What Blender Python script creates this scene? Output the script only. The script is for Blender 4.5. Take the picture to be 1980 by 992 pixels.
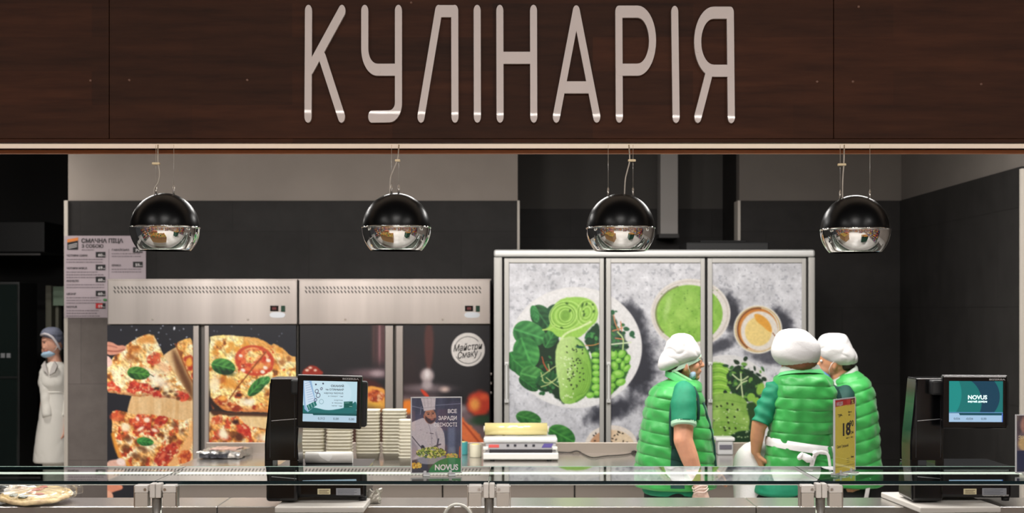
import bpy, bmesh, math, random
import numpy as np
from mathutils import Vector, Matrix

for _o in list(bpy.data.objects):
    bpy.data.objects.remove(_o)
SC = bpy.context.scene
COL = SC.collection

# ------------------------------------------------------------------ camera
F = 2750.0                 # focal length in pixels of the 1980 wide frame
CX, HY = 990.0, 600.0      # vanishing point of the depth direction
CAMZ = 1.78
cam_d = bpy.data.cameras.new('camera')
cam = bpy.data.objects.new('camera', cam_d)
COL.objects.link(cam)
cam.location = (0, 0, CAMZ)
cam.rotation_euler = (math.pi / 2, 0, 0)
cam_d.sensor_width = 36.0
cam_d.lens = F * 36.0 / 1980.0
cam_d.shift_y = (HY - 496.0) / 1980.0
cam_d.clip_end = 200
cam_d.dof.use_dof = True
cam_d.dof.focus_distance = 4.75
cam_d.dof.aperture_fstop = 5.6
SC.camera = cam

# ------------------------------------------------------------------ world, exposure
SC.view_settings.view_transform = 'Standard'
SC.view_settings.look = 'None'
SC.view_settings.exposure = 0.0
SC.view_settings.gamma = 1.0
SC.view_settings.use_curve_mapping = False
SC.cycles.transparent_max_bounces = 24
SC.cycles.max_bounces = 10
SC.cycles.glossy_bounces = 6
SC.cycles.caustics_reflective = False
SC.cycles.caustics_refractive = False
SC.cycles.sample_clamp_indirect = 4.0
world = bpy.data.worlds.new('world')
SC.world = world
world.use_nodes = True
world.node_tree.nodes['Background'].inputs[0].default_value = (0.95, 0.95, 0.96, 1)
world.node_tree.nodes['Background'].inputs[1].default_value = 0.04


def area(name, loc, size, power, color=(1, 1, 1), rot=(0, 0, 0), spread=180):
    l = bpy.data.lights.new(name, 'AREA')
    l.shape = 'RECTANGLE'
    l.size, l.size_y = size
    l.energy = power
    l.color = color
    l.spread = math.radians(spread)
    o = bpy.data.objects.new(name, l)
    COL.objects.link(o)
    o.location = loc
    o.rotation_euler = rot
    return o


# lamps of the kitchen ceiling (z 3.4, above what the fascia lets one see)
for lx, pw in ((-2.6, 54), (-0.4, 66), (1.9, 64)):
    area('kitchen_ceiling_lamp', (lx, 7.4, 3.36), (1.2, 0.5), pw, (1, 0.97, 0.93))
for lx, pw in ((-1.6, 44), (0.9, 60)):
    area('kitchen_ceiling_lamp', (lx, 5.9, 3.36), (1.2, 0.5), pw, (1, 0.97, 0.93))
# added unseen fill lights, turned to the back wall to brighten it
for lx, pw, tl in ((-2.9, 15, 80), (-1.2, 15, 80), (1.0, 12, 68)):
    area('wall_fill_light', (lx, 6.6, 3.05), (0.5, 0.25), pw, (1, 0.95, 0.9), (math.radians(tl), 0, 0), 130)
sl_ = bpy.data.lights.new('partition_fill_spot', 'SPOT')  # added unseen spot that brightens the lower left partition
sl_.energy = 200
sl_.spot_size = math.radians(17)
sl_.spot_blend = 0.9
sl_.shadow_soft_size = 0.06
sl_.color = (1, 0.95, 0.9)
so_ = bpy.data.objects.new('partition_fill_spot', sl_)
COL.objects.link(so_)
so_.location = (-2.3, 6.3, 3.05)
so_.rotation_euler = (Vector((-3.42, 11.2, 0.8)) - Vector((-2.3, 6.3, 3.05))).to_track_quat('-Z', 'Y').to_euler()
area('back_room_lamp', (-4.3, 10.9, 3.2), (0.5, 0.3), 34, (1, 0.96, 0.9))
# lamps of the shop ceiling
for ly in (0.2, -2.4):
    for lx in (-4.0, 0.0, 4.0):
        area('shop_ceiling_lamp', (lx, ly, 4.3), (1.6, 0.4), 125, (1, 0.96, 0.92))
for ly in (-9.5, -12.6):
    area('shop_ceiling_lamp', (0.0, ly, 4.3), (12.0, 0.14), 210, (1, 0.96, 0.92), (0, 0, -0.1))

# ------------------------------------------------------------------ helpers


def X(px, d):
    return (px - CX) * d / F


def Z(py, d):
    return CAMZ - (py - HY) * d / F


def P(px, py, d):
    return Vector(((px - CX) * d / F, d, CAMZ - (py - HY) * d / F))


def lin(c):
    out = []
    for v in c[:3]:
        v = v / 255.0
        out.append(v / 12.92 if v <= 0.04045 else ((v + 0.055) / 1.055) ** 2.4)
    return tuple(out) + (1.0,)


MATS = {}


def mat(name, col=(128, 128, 128), rough=0.5, metal=0.0, emit=None, strength=0.0, noise=0.0, nscale=20.0,
        stretch=(1, 1, 1), bump=0.0, bscale=60.0, coat=0.0, spec=0.5, sheen=0.0, trans=0.0, alpha=1.0, sss=0.0):
    """Principled material, colour in sRGB 0-255, optional noise variation and bump."""
    if name in MATS:
        return MATS[name]
    m = bpy.data.materials.new(name)
    m.use_nodes = True
    nt = m.node_tree
    b = nt.nodes['Principled BSDF']
    c = lin(col)
    b.inputs['Base Color'].default_value = c
    b.inputs['Roughness'].default_value = rough
    b.inputs['Metallic'].default_value = metal
    b.inputs['Specular IOR Level'].default_value = spec
    b.inputs['Coat Weight'].default_value = coat
    b.inputs['Coat Roughness'].default_value = 0.05
    b.inputs['Sheen Weight'].default_value = sheen
    b.inputs['Transmission Weight'].default_value = trans
    b.inputs['Alpha'].default_value = alpha
    if sss:
        b.inputs['Subsurface Weight'].default_value = sss
        b.inputs['Subsurface Radius'].default_value = (0.01, 0.004, 0.002)
    if emit is not None:
        b.inputs['Emission Color'].default_value = lin(emit)
        b.inputs['Emission Strength'].default_value = strength
    if noise or bump:
        tc = nt.nodes.new('ShaderNodeTexCoord')
        mp = nt.nodes.new('ShaderNodeMapping')
        mp.inputs['Scale'].default_value = stretch
        nt.links.new(tc.outputs['Object'], mp.inputs['Vector'])
    if noise:
        n = nt.nodes.new('ShaderNodeTexNoise')
        n.inputs['Scale'].default_value = nscale
        n.inputs['Detail'].default_value = 5
        nt.links.new(mp.outputs[0], n.inputs['Vector'])
        r = nt.nodes.new('ShaderNodeValToRGB')
        r.color_ramp.elements[0].position = 0.3
        r.color_ramp.elements[1].position = 0.7
        r.color_ramp.elements[0].color = tuple(max(0, v * (1 - noise)) for v in c[:3]) + (1,)
        r.color_ramp.elements[1].color = tuple(min(1, v * (1 + noise)) for v in c[:3]) + (1,)
        nt.links.new(n.outputs['Fac'], r.inputs['Fac'])
        nt.links.new(r.outputs[0], b.inputs['Base Color'])
    if bump:
        n2 = nt.nodes.new('ShaderNodeTexNoise')
        n2.inputs['Scale'].default_value = bscale
        n2.inputs['Detail'].default_value = 4
        nt.links.new(mp.outputs[0], n2.inputs['Vector'])
        bp = nt.nodes.new('ShaderNodeBump')
        bp.inputs['Strength'].default_value = bump
        bp.inputs['Distance'].default_value = 0.01
        nt.links.new(n2.outputs['Fac'], bp.inputs['Height'])
        nt.links.new(bp.outputs[0], b.inputs['Normal'])
    MATS[name] = m
    return m


def glass_mat(name, tint=(235, 248, 242), f0=0.04, rough=0.0, power=5.0, dirt=0.0):
    """Thin clear sheet: transparent, with a mirror that strengthens towards grazing view."""
    if name in MATS:
        return MATS[name]
    m = bpy.data.materials.new(name)
    m.use_nodes = True
    nt = m.node_tree
    nt.nodes.remove(nt.nodes['Principled BSDF'])
    out = nt.nodes['Material Output']
    tr = nt.nodes.new('ShaderNodeBsdfTransparent')
    tr.inputs[0].default_value = lin(tint)
    gl = nt.nodes.new('ShaderNodeBsdfGlossy')
    gl.inputs['Roughness'].default_value = rough
    gl.inputs[0].default_value = (0.95, 0.97, 0.96, 1)
    lw = nt.nodes.new('ShaderNodeLayerWeight')
    lw.inputs['Blend'].default_value = 0.5
    pw = nt.nodes.new('ShaderNodeMath')
    pw.operation = 'POWER'
    pw.inputs[1].default_value = power
    nt.links.new(lw.outputs['Facing'], pw.inputs[0])
    mr = nt.nodes.new('ShaderNodeMath')
    mr.operation = 'MULTIPLY_ADD'
    mr.inputs[1].default_value = 1 - f0
    mr.inputs[2].default_value = f0
    nt.links.new(pw.outputs[0], mr.inputs[0])
    mx = nt.nodes.new('ShaderNodeMixShader')
    nt.links.new(mr.outputs[0], mx.inputs[0])
    nt.links.new(tr.outputs[0], mx.inputs[1])
    nt.links.new(gl.outputs[0], mx.inputs[2])
    nt.links.new(mx.outputs[0], out.inputs['Surface'])
    MATS[name] = m
    return m


def attr_mat(name, rough=0.45, coat=0.0, emit=0.0):
    """Printed or displayed picture: colours live on the print's own vertices."""
    if name in MATS:
        return MATS[name]
    m = bpy.data.materials.new(name)
    m.use_nodes = True
    nt = m.node_tree
    b = nt.nodes['Principled BSDF']
    a = nt.nodes.new('ShaderNodeAttribute')
    a.attribute_name = 'ink'
    b.inputs['Roughness'].default_value = rough
    b.inputs['Coat Weight'].default_value = coat
    if emit:
        b.inputs['Base Color'].default_value = (0.01, 0.01, 0.012, 1)
        nt.links.new(a.outputs['Color'], b.inputs['Emission Color'])
        b.inputs['Emission Strength'].default_value = emit
    else:
        nt.links.new(a.outputs['Color'], b.inputs['Base Color'])
    MATS[name] = m
    return m


class MB:
    """Collects shapes in world coordinates, builds ONE mesh object."""

    def __init__(self):
        self.bm = bmesh.new()

    def _setmi(self, faces, mi):
        for f in faces:
            f.material_index = mi

    def box(self, x0, x1, y0, y1, z0, z1, bev=0.0, mi=0, seg=2, rz=0.0, rx=0.0, ry=0.0):
        b = bmesh.new()
        bmesh.ops.create_cube(b, size=1.0)
        c = Vector(((x0 + x1) / 2, (y0 + y1) / 2, (z0 + z1) / 2))
        for v in b.verts:
            v.co = Vector((v.co.x * (x1 - x0), v.co.y * (y1 - y0), v.co.z * (z1 - z0)))
        if bev > 0:
            bmesh.ops.bevel(b, geom=b.edges[:], offset=min(bev, 0.49 * min(abs(x1 - x0), abs(y1 - y0), abs(z1 - z0))),
                            segments=seg, affect='EDGES', profile=0.5)
        R = Matrix.Rotation(rz, 3, 'Z') @ Matrix.Rotation(rx, 3, 'X') @ Matrix.Rotation(ry, 3, 'Y')
        for v in b.verts:
            v.co = R @ v.co + c
        for f in b.faces:
            f.material_index = mi
        self._merge(b)
        return self

    def _merge(self, b):
        vm = {v: self.bm.verts.new(v.co) for v in b.verts}
        for f in b.faces:
            g = self.bm.faces.new([vm[v] for v in f.verts])
            g.material_index = f.material_index
        b.free()

    def loft(self, rings, mi=0, cap0=True, cap1=True, closed=True, mis=None):
        bm = self.bm
        vr = [[bm.verts.new(p) for p in r] for r in rings]
        n = len(vr[0])
        for k in range(len(vr) - 1):
            for i in range(n if closed else n - 1):
                j = (i + 1) % n
                try:
                    f = bm.faces.new((vr[k][i], vr[k][j], vr[k + 1][j], vr[k + 1][i]))
                    f.material_index = mis(k, i) if mis else mi
                    f.smooth = True
                except ValueError:
                    pass
        if closed and cap0:
            f = bm.faces.new(vr[0][::-1]); f.material_index = mi
        if closed and cap1:
            f = bm.faces.new(vr[-1]); f.material_index = mi
        return self

    def cyl(self, p0, p1, r0, r1=None, n=16, mi=0, cap=True):
        p0, p1 = Vector(p0), Vector(p1)
        r1 = r0 if r1 is None else r1
        d = (p1 - p0).normalized()
        a = d.orthogonal().normalized()
        b = d.cross(a)
        rings = []
        for p, r in ((p0, r0), (p1, r1)):
            rings.append([p + (a * math.cos(t) + b * math.sin(t)) * r for t in [2 * math.pi * i / n for i in range(n)]])
        return self.loft(rings, mi, cap, cap)

    def tube(self, pts, r, n=8, mi=0):
        pts = [Vector(p) for p in pts]
        rings = []
        up = None
        for i, p in enumerate(pts):
            d = (pts[min(i + 1, len(pts) - 1)] - pts[max(i - 1, 0)]).normalized()
            if up is None:
                a = d.orthogonal().normalized()
            else:
                a = (up - d * up.dot(d)).normalized()
            up = a
            b = d.cross(a)
            rr = r[i] if isinstance(r, (list, tuple)) else r
            rings.append([p + (a * math.cos(t) + b * math.sin(t)) * rr for t in [2 * math.pi * k / n for k in range(n)]])
        return self.loft(rings, mi)

    def capsule(self, p0, p1, r0, r1, n=14, m=4):
        p0, p1 = Vector(p0), Vector(p1)
        d = p1 - p0
        d = d.normalized() if d.length > 1e-6 else Vector((0, 0, 1))
        a = d.orthogonal().normalized()
        b = d.cross(a)
        rings = []
        for k in range(m + 1):
            t = math.pi / 2 * (k / m)
            rr = max(r0 * math.sin(t), r0 * 0.02)
            rings.append((p0 - d * r0 * math.cos(t), rr))
        for k in range(m + 1):
            t = math.pi / 2 * (k / m)
            rr = max(r1 * math.cos(t), r1 * 0.02)
            rings.append((p1 + d * r1 * math.sin(t), rr))
        R = [[c + (a * math.cos(q) + b * math.sin(q)) * rr for q in [2 * math.pi * i / n for i in range(n)]] for c, rr in rings]
        return self.loft(R)

    def ell(self, c, r, rot=None, n=20, m=12, mi=0):
        c = Vector(c)
        R = rot or Matrix.Identity(3)
        rings = []
        for k in range(m + 1):
            t = math.pi * k / m
            s, z = max(math.sin(t), 0.01), -math.cos(t)
            rings.append([c + R @ Vector((r[0] * s * math.cos(q), r[1] * s * math.sin(q), r[2] * z)) for q in [2 * math.pi * i / n for i in range(n)]])
        return self.loft(rings, mi)

    def lathe(self, prof, c, n=32, mi=0, cap0=False, cap1=False):
        c = Vector(c)
        rings = [[c + Vector((r * math.cos(q), r * math.sin(q), z)) for q in [2 * math.pi * i / n for i in range(n)]] for r, z in prof]
        return self.loft(rings, mi, cap0, cap1)

    def prism(self, poly, y0, y1, mi=0, mi_side=None):
        """poly: (x, z) points; extruded along y from y0 (front) to y1."""
        bm = self.bm
        a = sum(poly[i][0] * poly[(i + 1) % len(poly)][1] - poly[(i + 1) % len(poly)][0] * poly[i][1] for i in range(len(poly)))
        if a < 0:
            poly = poly[::-1]
        f0 = [bm.verts.new((x, y0, z)) for x, z in poly]
        f1 = [bm.verts.new((x, y1, z)) for x, z in poly]
        f = bm.faces.new(f0); f.material_index = mi
        f = bm.faces.new(f1[::-1]); f.material_index = mi
        n = len(poly)
        for i in range(n):
            j = (i + 1) % n
            f = bm.faces.new((f0[j], f0[i], f1[i], f1[j]))
            f.material_index = mi if mi_side is None else mi_side
        return self

    def quad(self, pts, mi=0):
        f = self.bm.faces.new([self.bm.verts.new(p) for p in pts])
        f.material_index = mi
        return self

    def disp(self, fn):
        for v in self.bm.verts:
            v.co = fn(v.co)
        return self

    def build(self, name, mats, parent=None, label=None, smooth=False, autosmooth=None, recalc=True):
        if recalc:
            bmesh.ops.recalc_face_normals(self.bm, faces=self.bm.faces[:])
        me = bpy.data.meshes.new(name)
        self.bm.to_mesh(me)
        self.bm.free()
        return link(name, me, mats, parent, label, smooth)


def link(name, me, mats, parent=None, label=None, smooth=False):
    o = bpy.data.objects.new(name, me)
    COL.objects.link(o)
    if not isinstance(mats, (list, tuple)):
        mats = [mats]
    if len(me.materials):
        me.materials.clear()
    for m in mats:
        me.materials.append(m)
    if smooth:
        for p in me.polygons:
            p.use_smooth = True
    if parent is not None:
        o.parent = parent
        o.matrix_parent_inverse = world_of(parent).inverted()
    if label:
        o['label'] = label
    return o


def world_of(o):
    if o.parent is None:
        return Matrix.LocRotScale(o.location, o.rotation_euler, o.scale)
    return world_of(o.parent) @ o.matrix_parent_inverse @ Matrix.LocRotScale(o.location, o.rotation_euler, o.scale)


def thing(name, label, cat, loc, group=None):
    o = bpy.data.objects.new(name, None)
    COL.objects.link(o)
    o.location = loc
    o.empty_display_size = 0.1
    return tag(o, label, cat, group)


def tag(o, label, cat, group=None, kind=None):
    o['label'] = label
    o['category'] = cat
    if group:
        o['group'] = group
    if kind:
        o['kind'] = kind
    return o


def struct(o, label=None):
    o['kind'] = 'structure'
    if label:
        o['label'] = label
    return o


def copy_tree(root, loc, label, group=None):
    c = root.copy()
    COL.objects.link(c)
    c.location = loc
    c['label'] = label
    if group:
        c['group'] = group
    _copy_children(root, c)
    return c


def _copy_children(a, b):
    for ch in list(a.children):
        k = ch.copy()
        COL.objects.link(k)
        k.parent = b
        _copy_children(ch, k)


FONT = bpy.data.fonts.load('<builtin>')


def text_mesh(s, size, bold=0.0, shear=0.0, align='LEFT', spacing=1.0, extrude=0.0004, line=1.0):
    cu = bpy.data.curves.new('txt', 'FONT')
    cu.body = s
    cu.font = FONT
    cu.size = size
    cu.offset = bold * size
    cu.shear = shear
    cu.align_x = align
    cu.space_character = spacing
    cu.space_line = line
    cu.extrude = extrude
    cu.resolution_u = 3
    o = bpy.data.objects.new('txt', cu)
    COL.objects.link(o)
    bpy.context.view_layer.update()
    dg = bpy.context.evaluated_depsgraph_get()
    me = bpy.data.meshes.new_from_object(o.evaluated_get(dg))
    bpy.data.objects.remove(o)
    bpy.data.curves.remove(cu)
    return me


def text(name, s, loc, size, m, parent, bold=0.0, yaw=0.0, shear=0.0, align='LEFT', spacing=1.0, xs=1.0, line=1.0, tilt=0.0, roll=0.0, extrude=0.0004, fit=None):
    """Text standing upright, facing the -y side; loc = baseline start; fit = wanted width."""
    me = text_mesh(s, size, bold, shear, align, spacing, extrude, line)
    if fit:
        xsv = [v.co.x for v in me.vertices]
        xs = fit / (max(xsv) - min(xsv))
    M = Matrix.Translation(Vector(loc)) @ Matrix.Rotation(yaw, 4, 'Z') @ Matrix.Rotation(math.pi / 2 + tilt, 4, 'X') @ Matrix.Rotation(roll, 4, 'Z') @ Matrix.Diagonal((xs, 1, 1, 1))
    me.transform(M)
    me.name = name
    return link(name, me, m, parent)


def smooth_interp(ys, vals, q):
    """Catmull-Rom-ish interpolation of columns."""
    ys = np.asarray(ys, float)
    vals = np.asarray(vals, float)
    q = np.asarray(q, float)
    m = np.zeros_like(vals)
    for i in range(len(ys)):
        a, b = max(i - 1, 0), min(i + 1, len(ys) - 1)
        m[i] = (vals[b] - vals[a]) / (ys[b] - ys[a])
    k = np.clip(np.searchsorted(ys, q, side='right') - 1, 0, len(ys) - 2)
    h = (ys[k + 1] - ys[k])
    t = (q - ys[k]) / h
    h = h[:, None]
    t = t[:, None]
    return ((2 * t ** 3 - 3 * t ** 2 + 1) * vals[k] + (t ** 3 - 2 * t ** 2 + t) * h * m[k] + (-2 * t ** 3 + 3 * t ** 2) * vals[k + 1] + (t ** 3 - t ** 2) * h * m[k + 1])


def nz(p, s=1.0, seed=0):
    from mathutils import noise
    return noise.noise(Vector(p) * s + Vector((seed * 7.3, seed * 3.1, seed * 5.7)))


def slices(mb, rows, d0, step=2.0, n=48, ex=2.3, fn=None, cap0=True, cap1=True, mis=None, dyc=None):
    """Body of revolution-like loft whose silhouette follows rows of (py, pxL, pxR, ry[, dy]); fn displaces (p, u, v, normal)."""
    ys = [r[0] for r in rows]
    vals = [[r[1], r[2], r[3], (r[4] if len(r) > 4 else 0.0)] for r in rows]
    q = np.arange(ys[0], ys[-1] + 1e-6, step)
    V = smooth_interp(ys, vals, q)
    rings = []
    for py, (l, r, ry, dy) in zip(q, V):
        cx = (l + r) / 2
        rx = abs(r - l) / 2 * d0 / F
        c = P(cx, py, d0)
        ring = []
        for i in range(n):
            t = 2 * math.pi * i / n
            ct, st = math.cos(t), math.sin(t)
            e = 2.0 / ex
            x = math.copysign(abs(ct) ** e, ct) * rx
            y = math.copysign(abs(st) ** e, st) * ry
            p = c + Vector((x, y + dy, 0))
            if fn:
                nn = Vector((ct / max(rx, 1e-3), st / max(ry, 1e-3), 0)).normalized()
                p = fn(p, i / n, py, nn)
            ring.append(p)
        rings.append(ring)
    mb.loft(rings, 0, cap0, cap1, mis=mis)
    return mb


def remesh(mb, name, m, parent, voxel=0.005, smooth_it=4, label=None, factor=0.5):
    """Fuse overlapping solids collected in mb into one continuous skin."""
    bmesh.ops.recalc_face_normals(mb.bm, faces=mb.bm.faces[:])
    me = bpy.data.meshes.new('tmp')
    mb.bm.to_mesh(me)
    mb.bm.free()
    o = bpy.data.objects.new('tmp', me)
    COL.objects.link(o)
    r = o.modifiers.new('r', 'REMESH')
    r.mode = 'VOXEL'
    r.voxel_size = voxel
    s = o.modifiers.new('s', 'SMOOTH')
    s.iterations = smooth_it
    s.factor = factor
    bpy.context.view_layer.update()
    dg = bpy.context.evaluated_depsgraph_get()
    me2 = bpy.data.meshes.new_from_object(o.evaluated_get(dg))
    bpy.data.objects.remove(o)
    bpy.data.meshes.remove(me)
    me2.name = name
    return link(name, me2, m, parent, label, smooth=True)
# ------------------------------------------------------------------ room materials


def brick_mat(name, c1, c2, mortar, w, h, msize, rough, noise=0.25, nstretch=(1, 1, 1), nscale=6, coat=0.0, bias=0.0, spec=0.5):
    m = bpy.data.materials.new(name)
    m.use_nodes = True
    nt = m.node_tree
    b = nt.nodes['Principled BSDF']
    b.inputs['Roughness'].default_value = rough
    b.inputs['Coat Weight'].default_value = coat
    b.inputs['Specular IOR Level'].default_value = spec
    tc = nt.nodes.new('ShaderNodeTexCoord')
    sx = nt.nodes.new('ShaderNodeSeparateXYZ')
    cb = nt.nodes.new('ShaderNodeCombineXYZ')
    ad = nt.nodes.new('ShaderNodeMath')
    nt.links.new(tc.outputs['Object'], sx.inputs[0])
    nt.links.new(sx.outputs[0], ad.inputs[0])
    nt.links.new(sx.outputs[1], ad.inputs[1])
    nt.links.new(ad.outputs[0], cb.inputs[0])
    nt.links.new(sx.outputs[2], cb.inputs[1])
    br = nt.nodes.new('ShaderNodeTexBrick')
    br.inputs['Color1'].default_value = lin(c1)
    br.inputs['Color2'].default_value = lin(c2)
    br.inputs['Mortar'].default_value = lin(mortar)
    br.inputs['Scale'].default_value = 1.0
    br.inputs['Mortar Size'].default_value = msize
    br.inputs['Brick Width'].default_value = w
    br.inputs['Row Height'].default_value = h
    br.inputs['Bias'].default_value = bias
    nt.links.new(cb.outputs[0], br.inputs['Vector'])
    mp = nt.nodes.new('ShaderNodeMapping')
    mp.inputs['Scale'].default_value = nstretch
    nt.links.new(tc.outputs['Object'], mp.inputs[0])
    n = nt.nodes.new('ShaderNodeTexNoise')
    n.inputs['Scale'].default_value = nscale
    n.inputs['Detail'].default_value = 7
    n.inputs['Roughness'].default_value = 0.65
    nt.links.new(mp.outputs[0], n.inputs['Vector'])
    mr = nt.nodes.new('ShaderNodeMapRange')
    mr.inputs['From Min'].default_value = 0.3
    mr.inputs['From Max'].default_value = 0.7
    mr.inputs['To Min'].default_value = 1 - noise
    mr.inputs['To Max'].default_value = 1 + noise
    nt.links.new(n.outputs['Fac'], mr.inputs['Value'])
    mx = nt.nodes.new('ShaderNodeVectorMath')
    mx.operation = 'SCALE'
    nt.links.new(br.outputs['Color'], mx.inputs[0])
    nt.links.new(mr.outputs[0], mx.inputs['Scale'])
    nt.links.new(mx.outputs[0], b.inputs['Base Color'])
    MATS[name] = m
    return m


TILE = brick_mat('dark_wall_tile', (44, 42, 41), (41, 39, 38), (36, 34, 33), 1.2, 0.6, 0.004, 0.6, 0.18, (1, 1, 1), 5, spec=0.2)
WOOD = brick_mat('brown_wood_laminate', (60, 32, 18), (46, 25, 14), (43, 23, 13), 0.62, 0.105, 0.0, 0.55, 0.34, (1.6, 1, 16), 2.2, spec=0.12)
PLASTER = mat('grey_wall_paint', (150, 140, 132), 0.85, noise=0.06, nscale=3)
CEILM = mat('dark_ceiling_paint', (70, 68, 66), 0.9)
SHOPCEIL = mat('shop_ceiling_paint', (28, 28, 29), 0.9)
FLOORM = mat('pale_floor_tile', (212, 207, 200), 0.3, noise=0.05, nscale=4)
ALU = mat('brushed_aluminium', (190, 188, 184), 0.35, 0.85, noise=0.05, nscale=30)
TRIMM = mat('pale_corner_trim', (196, 188, 178), 0.5)
DARK = mat('black_back_room_wall', (30, 29, 29), 0.8)
BLACKP = mat('glossy_black_plastic', (10, 10, 12), 0.16, spec=0.5)
BLACKM = mat('matt_black_plastic', (14, 14, 16), 0.5)
WHITEP = mat('white_plastic', (225, 222, 216), 0.4)
STEEL = mat('brushed_stainless_steel', (196, 190, 184), 0.28, 0.92, noise=0.04, nscale=6, stretch=(1, 1, 40))
STEELH = mat('brushed_stainless_worktop', (205, 200, 194), 0.24, 0.9, noise=0.05, nscale=5, stretch=(1, 30, 1))
CHROME = mat('polished_chrome', (235, 235, 235), 0.02, 1.0)
GLOSSBLACK = mat('black_lacquer', (9, 9, 10), 0.3, spec=0.2)

# ------------------------------------------------------------------ room shell
DW = 11.2
ZT = Z(388, DW)
struct(MB().box(-7, 7, -14, 16, -0.1, 0).build('floor', FLOORM))
struct(MB().box(-7, 7, 4.75, 16, 3.4, 3.5).build('ceiling', CEILM))
struct(MB().box(-9, 9, -14, 4.72, 4.5, 4.6).build('ceiling_shop', SHOPCEIL))


PLAST2 = mat('dimmed_wall_paint', (112, 105, 99), 0.85, noise=0.06, nscale=3)  # wall paint darkened to show the dimmer light on this side
PLAST3 = mat('shaded_recess_paint', (74, 71, 68), 0.85, noise=0.06, nscale=3)  # wall paint darkened further, the shade of the recess put into colour


def two_tone(name, x0, x1, y0, y1, pl=PLASTER):
    b = MB()
    b.box(x0, x1, y0, y1, 0, ZT, 0, 0)
    e = 0.012
    b.box(x0 + (e if x1 - x0 < 0.5 else 0), x1 - (0 if x1 - x0 < 0.5 else 0), y0 + e, y1, ZT, 3.42, 0, 1)
    return struct(b.build(name, [TILE, pl]))


XL = X(131, DW)
XA, XB = X(1001, DW), X(1430, DW)
XR = X(1740, DW)
TILEL = brick_mat('lightened_wall_tile', (118, 110, 106), (112, 104, 100), (100, 93, 90), 1.2, 0.6, 0.003, 0.55, 0.12, (1, 1, 1), 6, spec=0.25)
two_tone('wall_back_left', XL, XA, DW, DW + 0.16)
struct(MB().box(XL, X(330, DW), DW - 0.008, DW, 0, Z(600, DW), 0.001).build('added_lightened_panel', TILEL))  # added panel, its lighter tone stands for light on the lower partition
two_tone('wall_back_right', XB, XR + 0.1, DW, DW + 0.16, PLAST2)
two_tone('wall_recess', XA - 0.3, XB + 0.3, 12.1, 12.2, PLAST3)
struct(MB().box(XA - 0.1, XA, DW + 0.16, 12.1, 0, 3.42).build('wall_recess_left', TILE))
struct(MB().box(XB, XB + 0.1, DW + 0.16, 12.1, 0, 3.42).build('wall_recess_right', TILE))
b = MB()
b.box(XR, XR + 0.14, 8.53, DW, 0, ZT, 0, 0)
b.box(XR + 0.012, XR + 0.14, 8.53, DW, ZT, 3.42, 0, 1)
struct(b.build('wall_right', [TILE, PLAST2]))
struct(MB().box(-6.6, XL + 0.6, 14.4, 14.5, 0, 3.42).build('wall_back_room', DARK))
struct(MB().box(-5.6, -5.5, 4.8, 14.4, 0, 3.42).build('wall_left', DARK))
struct(MB().box(XL + 0.5, XL + 0.6, DW + 0.16, 14.4, 0, 3.42).build('wall_back_room_side', DARK))
struct(MB().box(6.9, 7.0, -14, 16, 0, 3.42).build('wall_far_right', PLASTER))
struct(MB().box(-9, 9, -14.1, -14, 0, 4.6).build('wall_shop', PLASTER))
b = MB(); b.box(XL - 0.026, XL + 0.004, DW - 0.012, DW + 0.17, 0, ZT, 0.002); struct(b.build('trim_1', TRIMM))
b = MB(); b.box(XA - 0.004, XA + 0.016, DW - 0.012, DW + 0.17, 0, ZT, 0.002); struct(b.build('trim_2', TRIMM))
b = MB(); b.box(XB - 0.016, XB + 0.006, DW - 0.012, DW + 0.17, 0, ZT, 0.002); struct(b.build('trim_3', TRIMM))
b = MB(); b.box(XR - 0.012, XR + 0.16, 8.49, 8.53, 0, Z(326, 8.5), 0.002); struct(b.build('trim_4', TRIMM))

# things of the dark back room behind the partition
t = thing('storage_hood', 'dark metal extractor hood high on the wall of the dark back room', 'hood', (-4.5, 13.2, Z(490, 13.2)))
b = MB(); b.box(-5.3, X(86, 13.2), 13.2, 14.0, Z(488, 13.2), Z(428, 13.2), 0.01); b.build('canopy', mat('hood_metal', (22, 22, 23), 0.5, 0.3), t)
b = MB(); b.box(-5.3, X(80, 13.2), 13.17, 13.2, Z(494, 13.2), Z(490, 13.2), 0.003); b.build('edge_strip', mat('hood_edge', (90, 88, 88), 0.4, 0.8), t)
t = thing('upright_cooler', 'tall cooler with dark green glass door in the dark back room', 'cooler', (-4.9, 12.6, 0))
b = MB(); b.box(-5.4, X(36, 12.6), 12.62, 13.1, 0, Z(545, 12.6), 0.01); b.build('cabinet', mat('cooler_black', (16, 17, 17), 0.5), t)
b = MB(); b.box(-5.38, X(34, 12.6), 12.6, 12.62, 0.1, Z(550, 12.6), 0.004); k = b.build('glass_door', mat('dark_green_glass', (14, 24, 22), 0.08, coat=0.5), t)
b = MB(); b.box(-5.38, X(34, 12.6), 12.585, 12.6, Z(731, 12.6), Z(728, 12.6), 0.003); b.build('crossbar', mat('cooler_bar', (60, 62, 62), 0.3, 0.8), k)
b = MB()
for u in (2, 13):
    b.box(X(u, 12.6), X(u + 8, 12.6), 12.59, 12.598, Z(692, 12.6), Z(683, 12.6), 0.003)
b.build('sticker', mat('cooler_sticker', (120, 122, 125), 0.5), k)
d = struct(MB().box(X(88, 14.2), X(99, 14.2), 14.2, 14.38, 0, Z(552, 14.2), 0.004).build('door_1', mat('beige_door_frame', (150, 148, 132), 0.6)))
b = MB(); b.box(X(107, 14.2), X(113, 14.2), 14.2, 14.3, 0, Z(590, 14.2), 0.004); struct(b.build('trim_5', MATS['beige_door_frame']))
o = MB().box(X(103, 14.15), X(124, 14.15), 14.14, 14.4, Z(591, 14.15), Z(554, 14.15), 0.003).build('notice_board', mat('pale_green_sheet', (170, 196, 170), 0.6))
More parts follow.
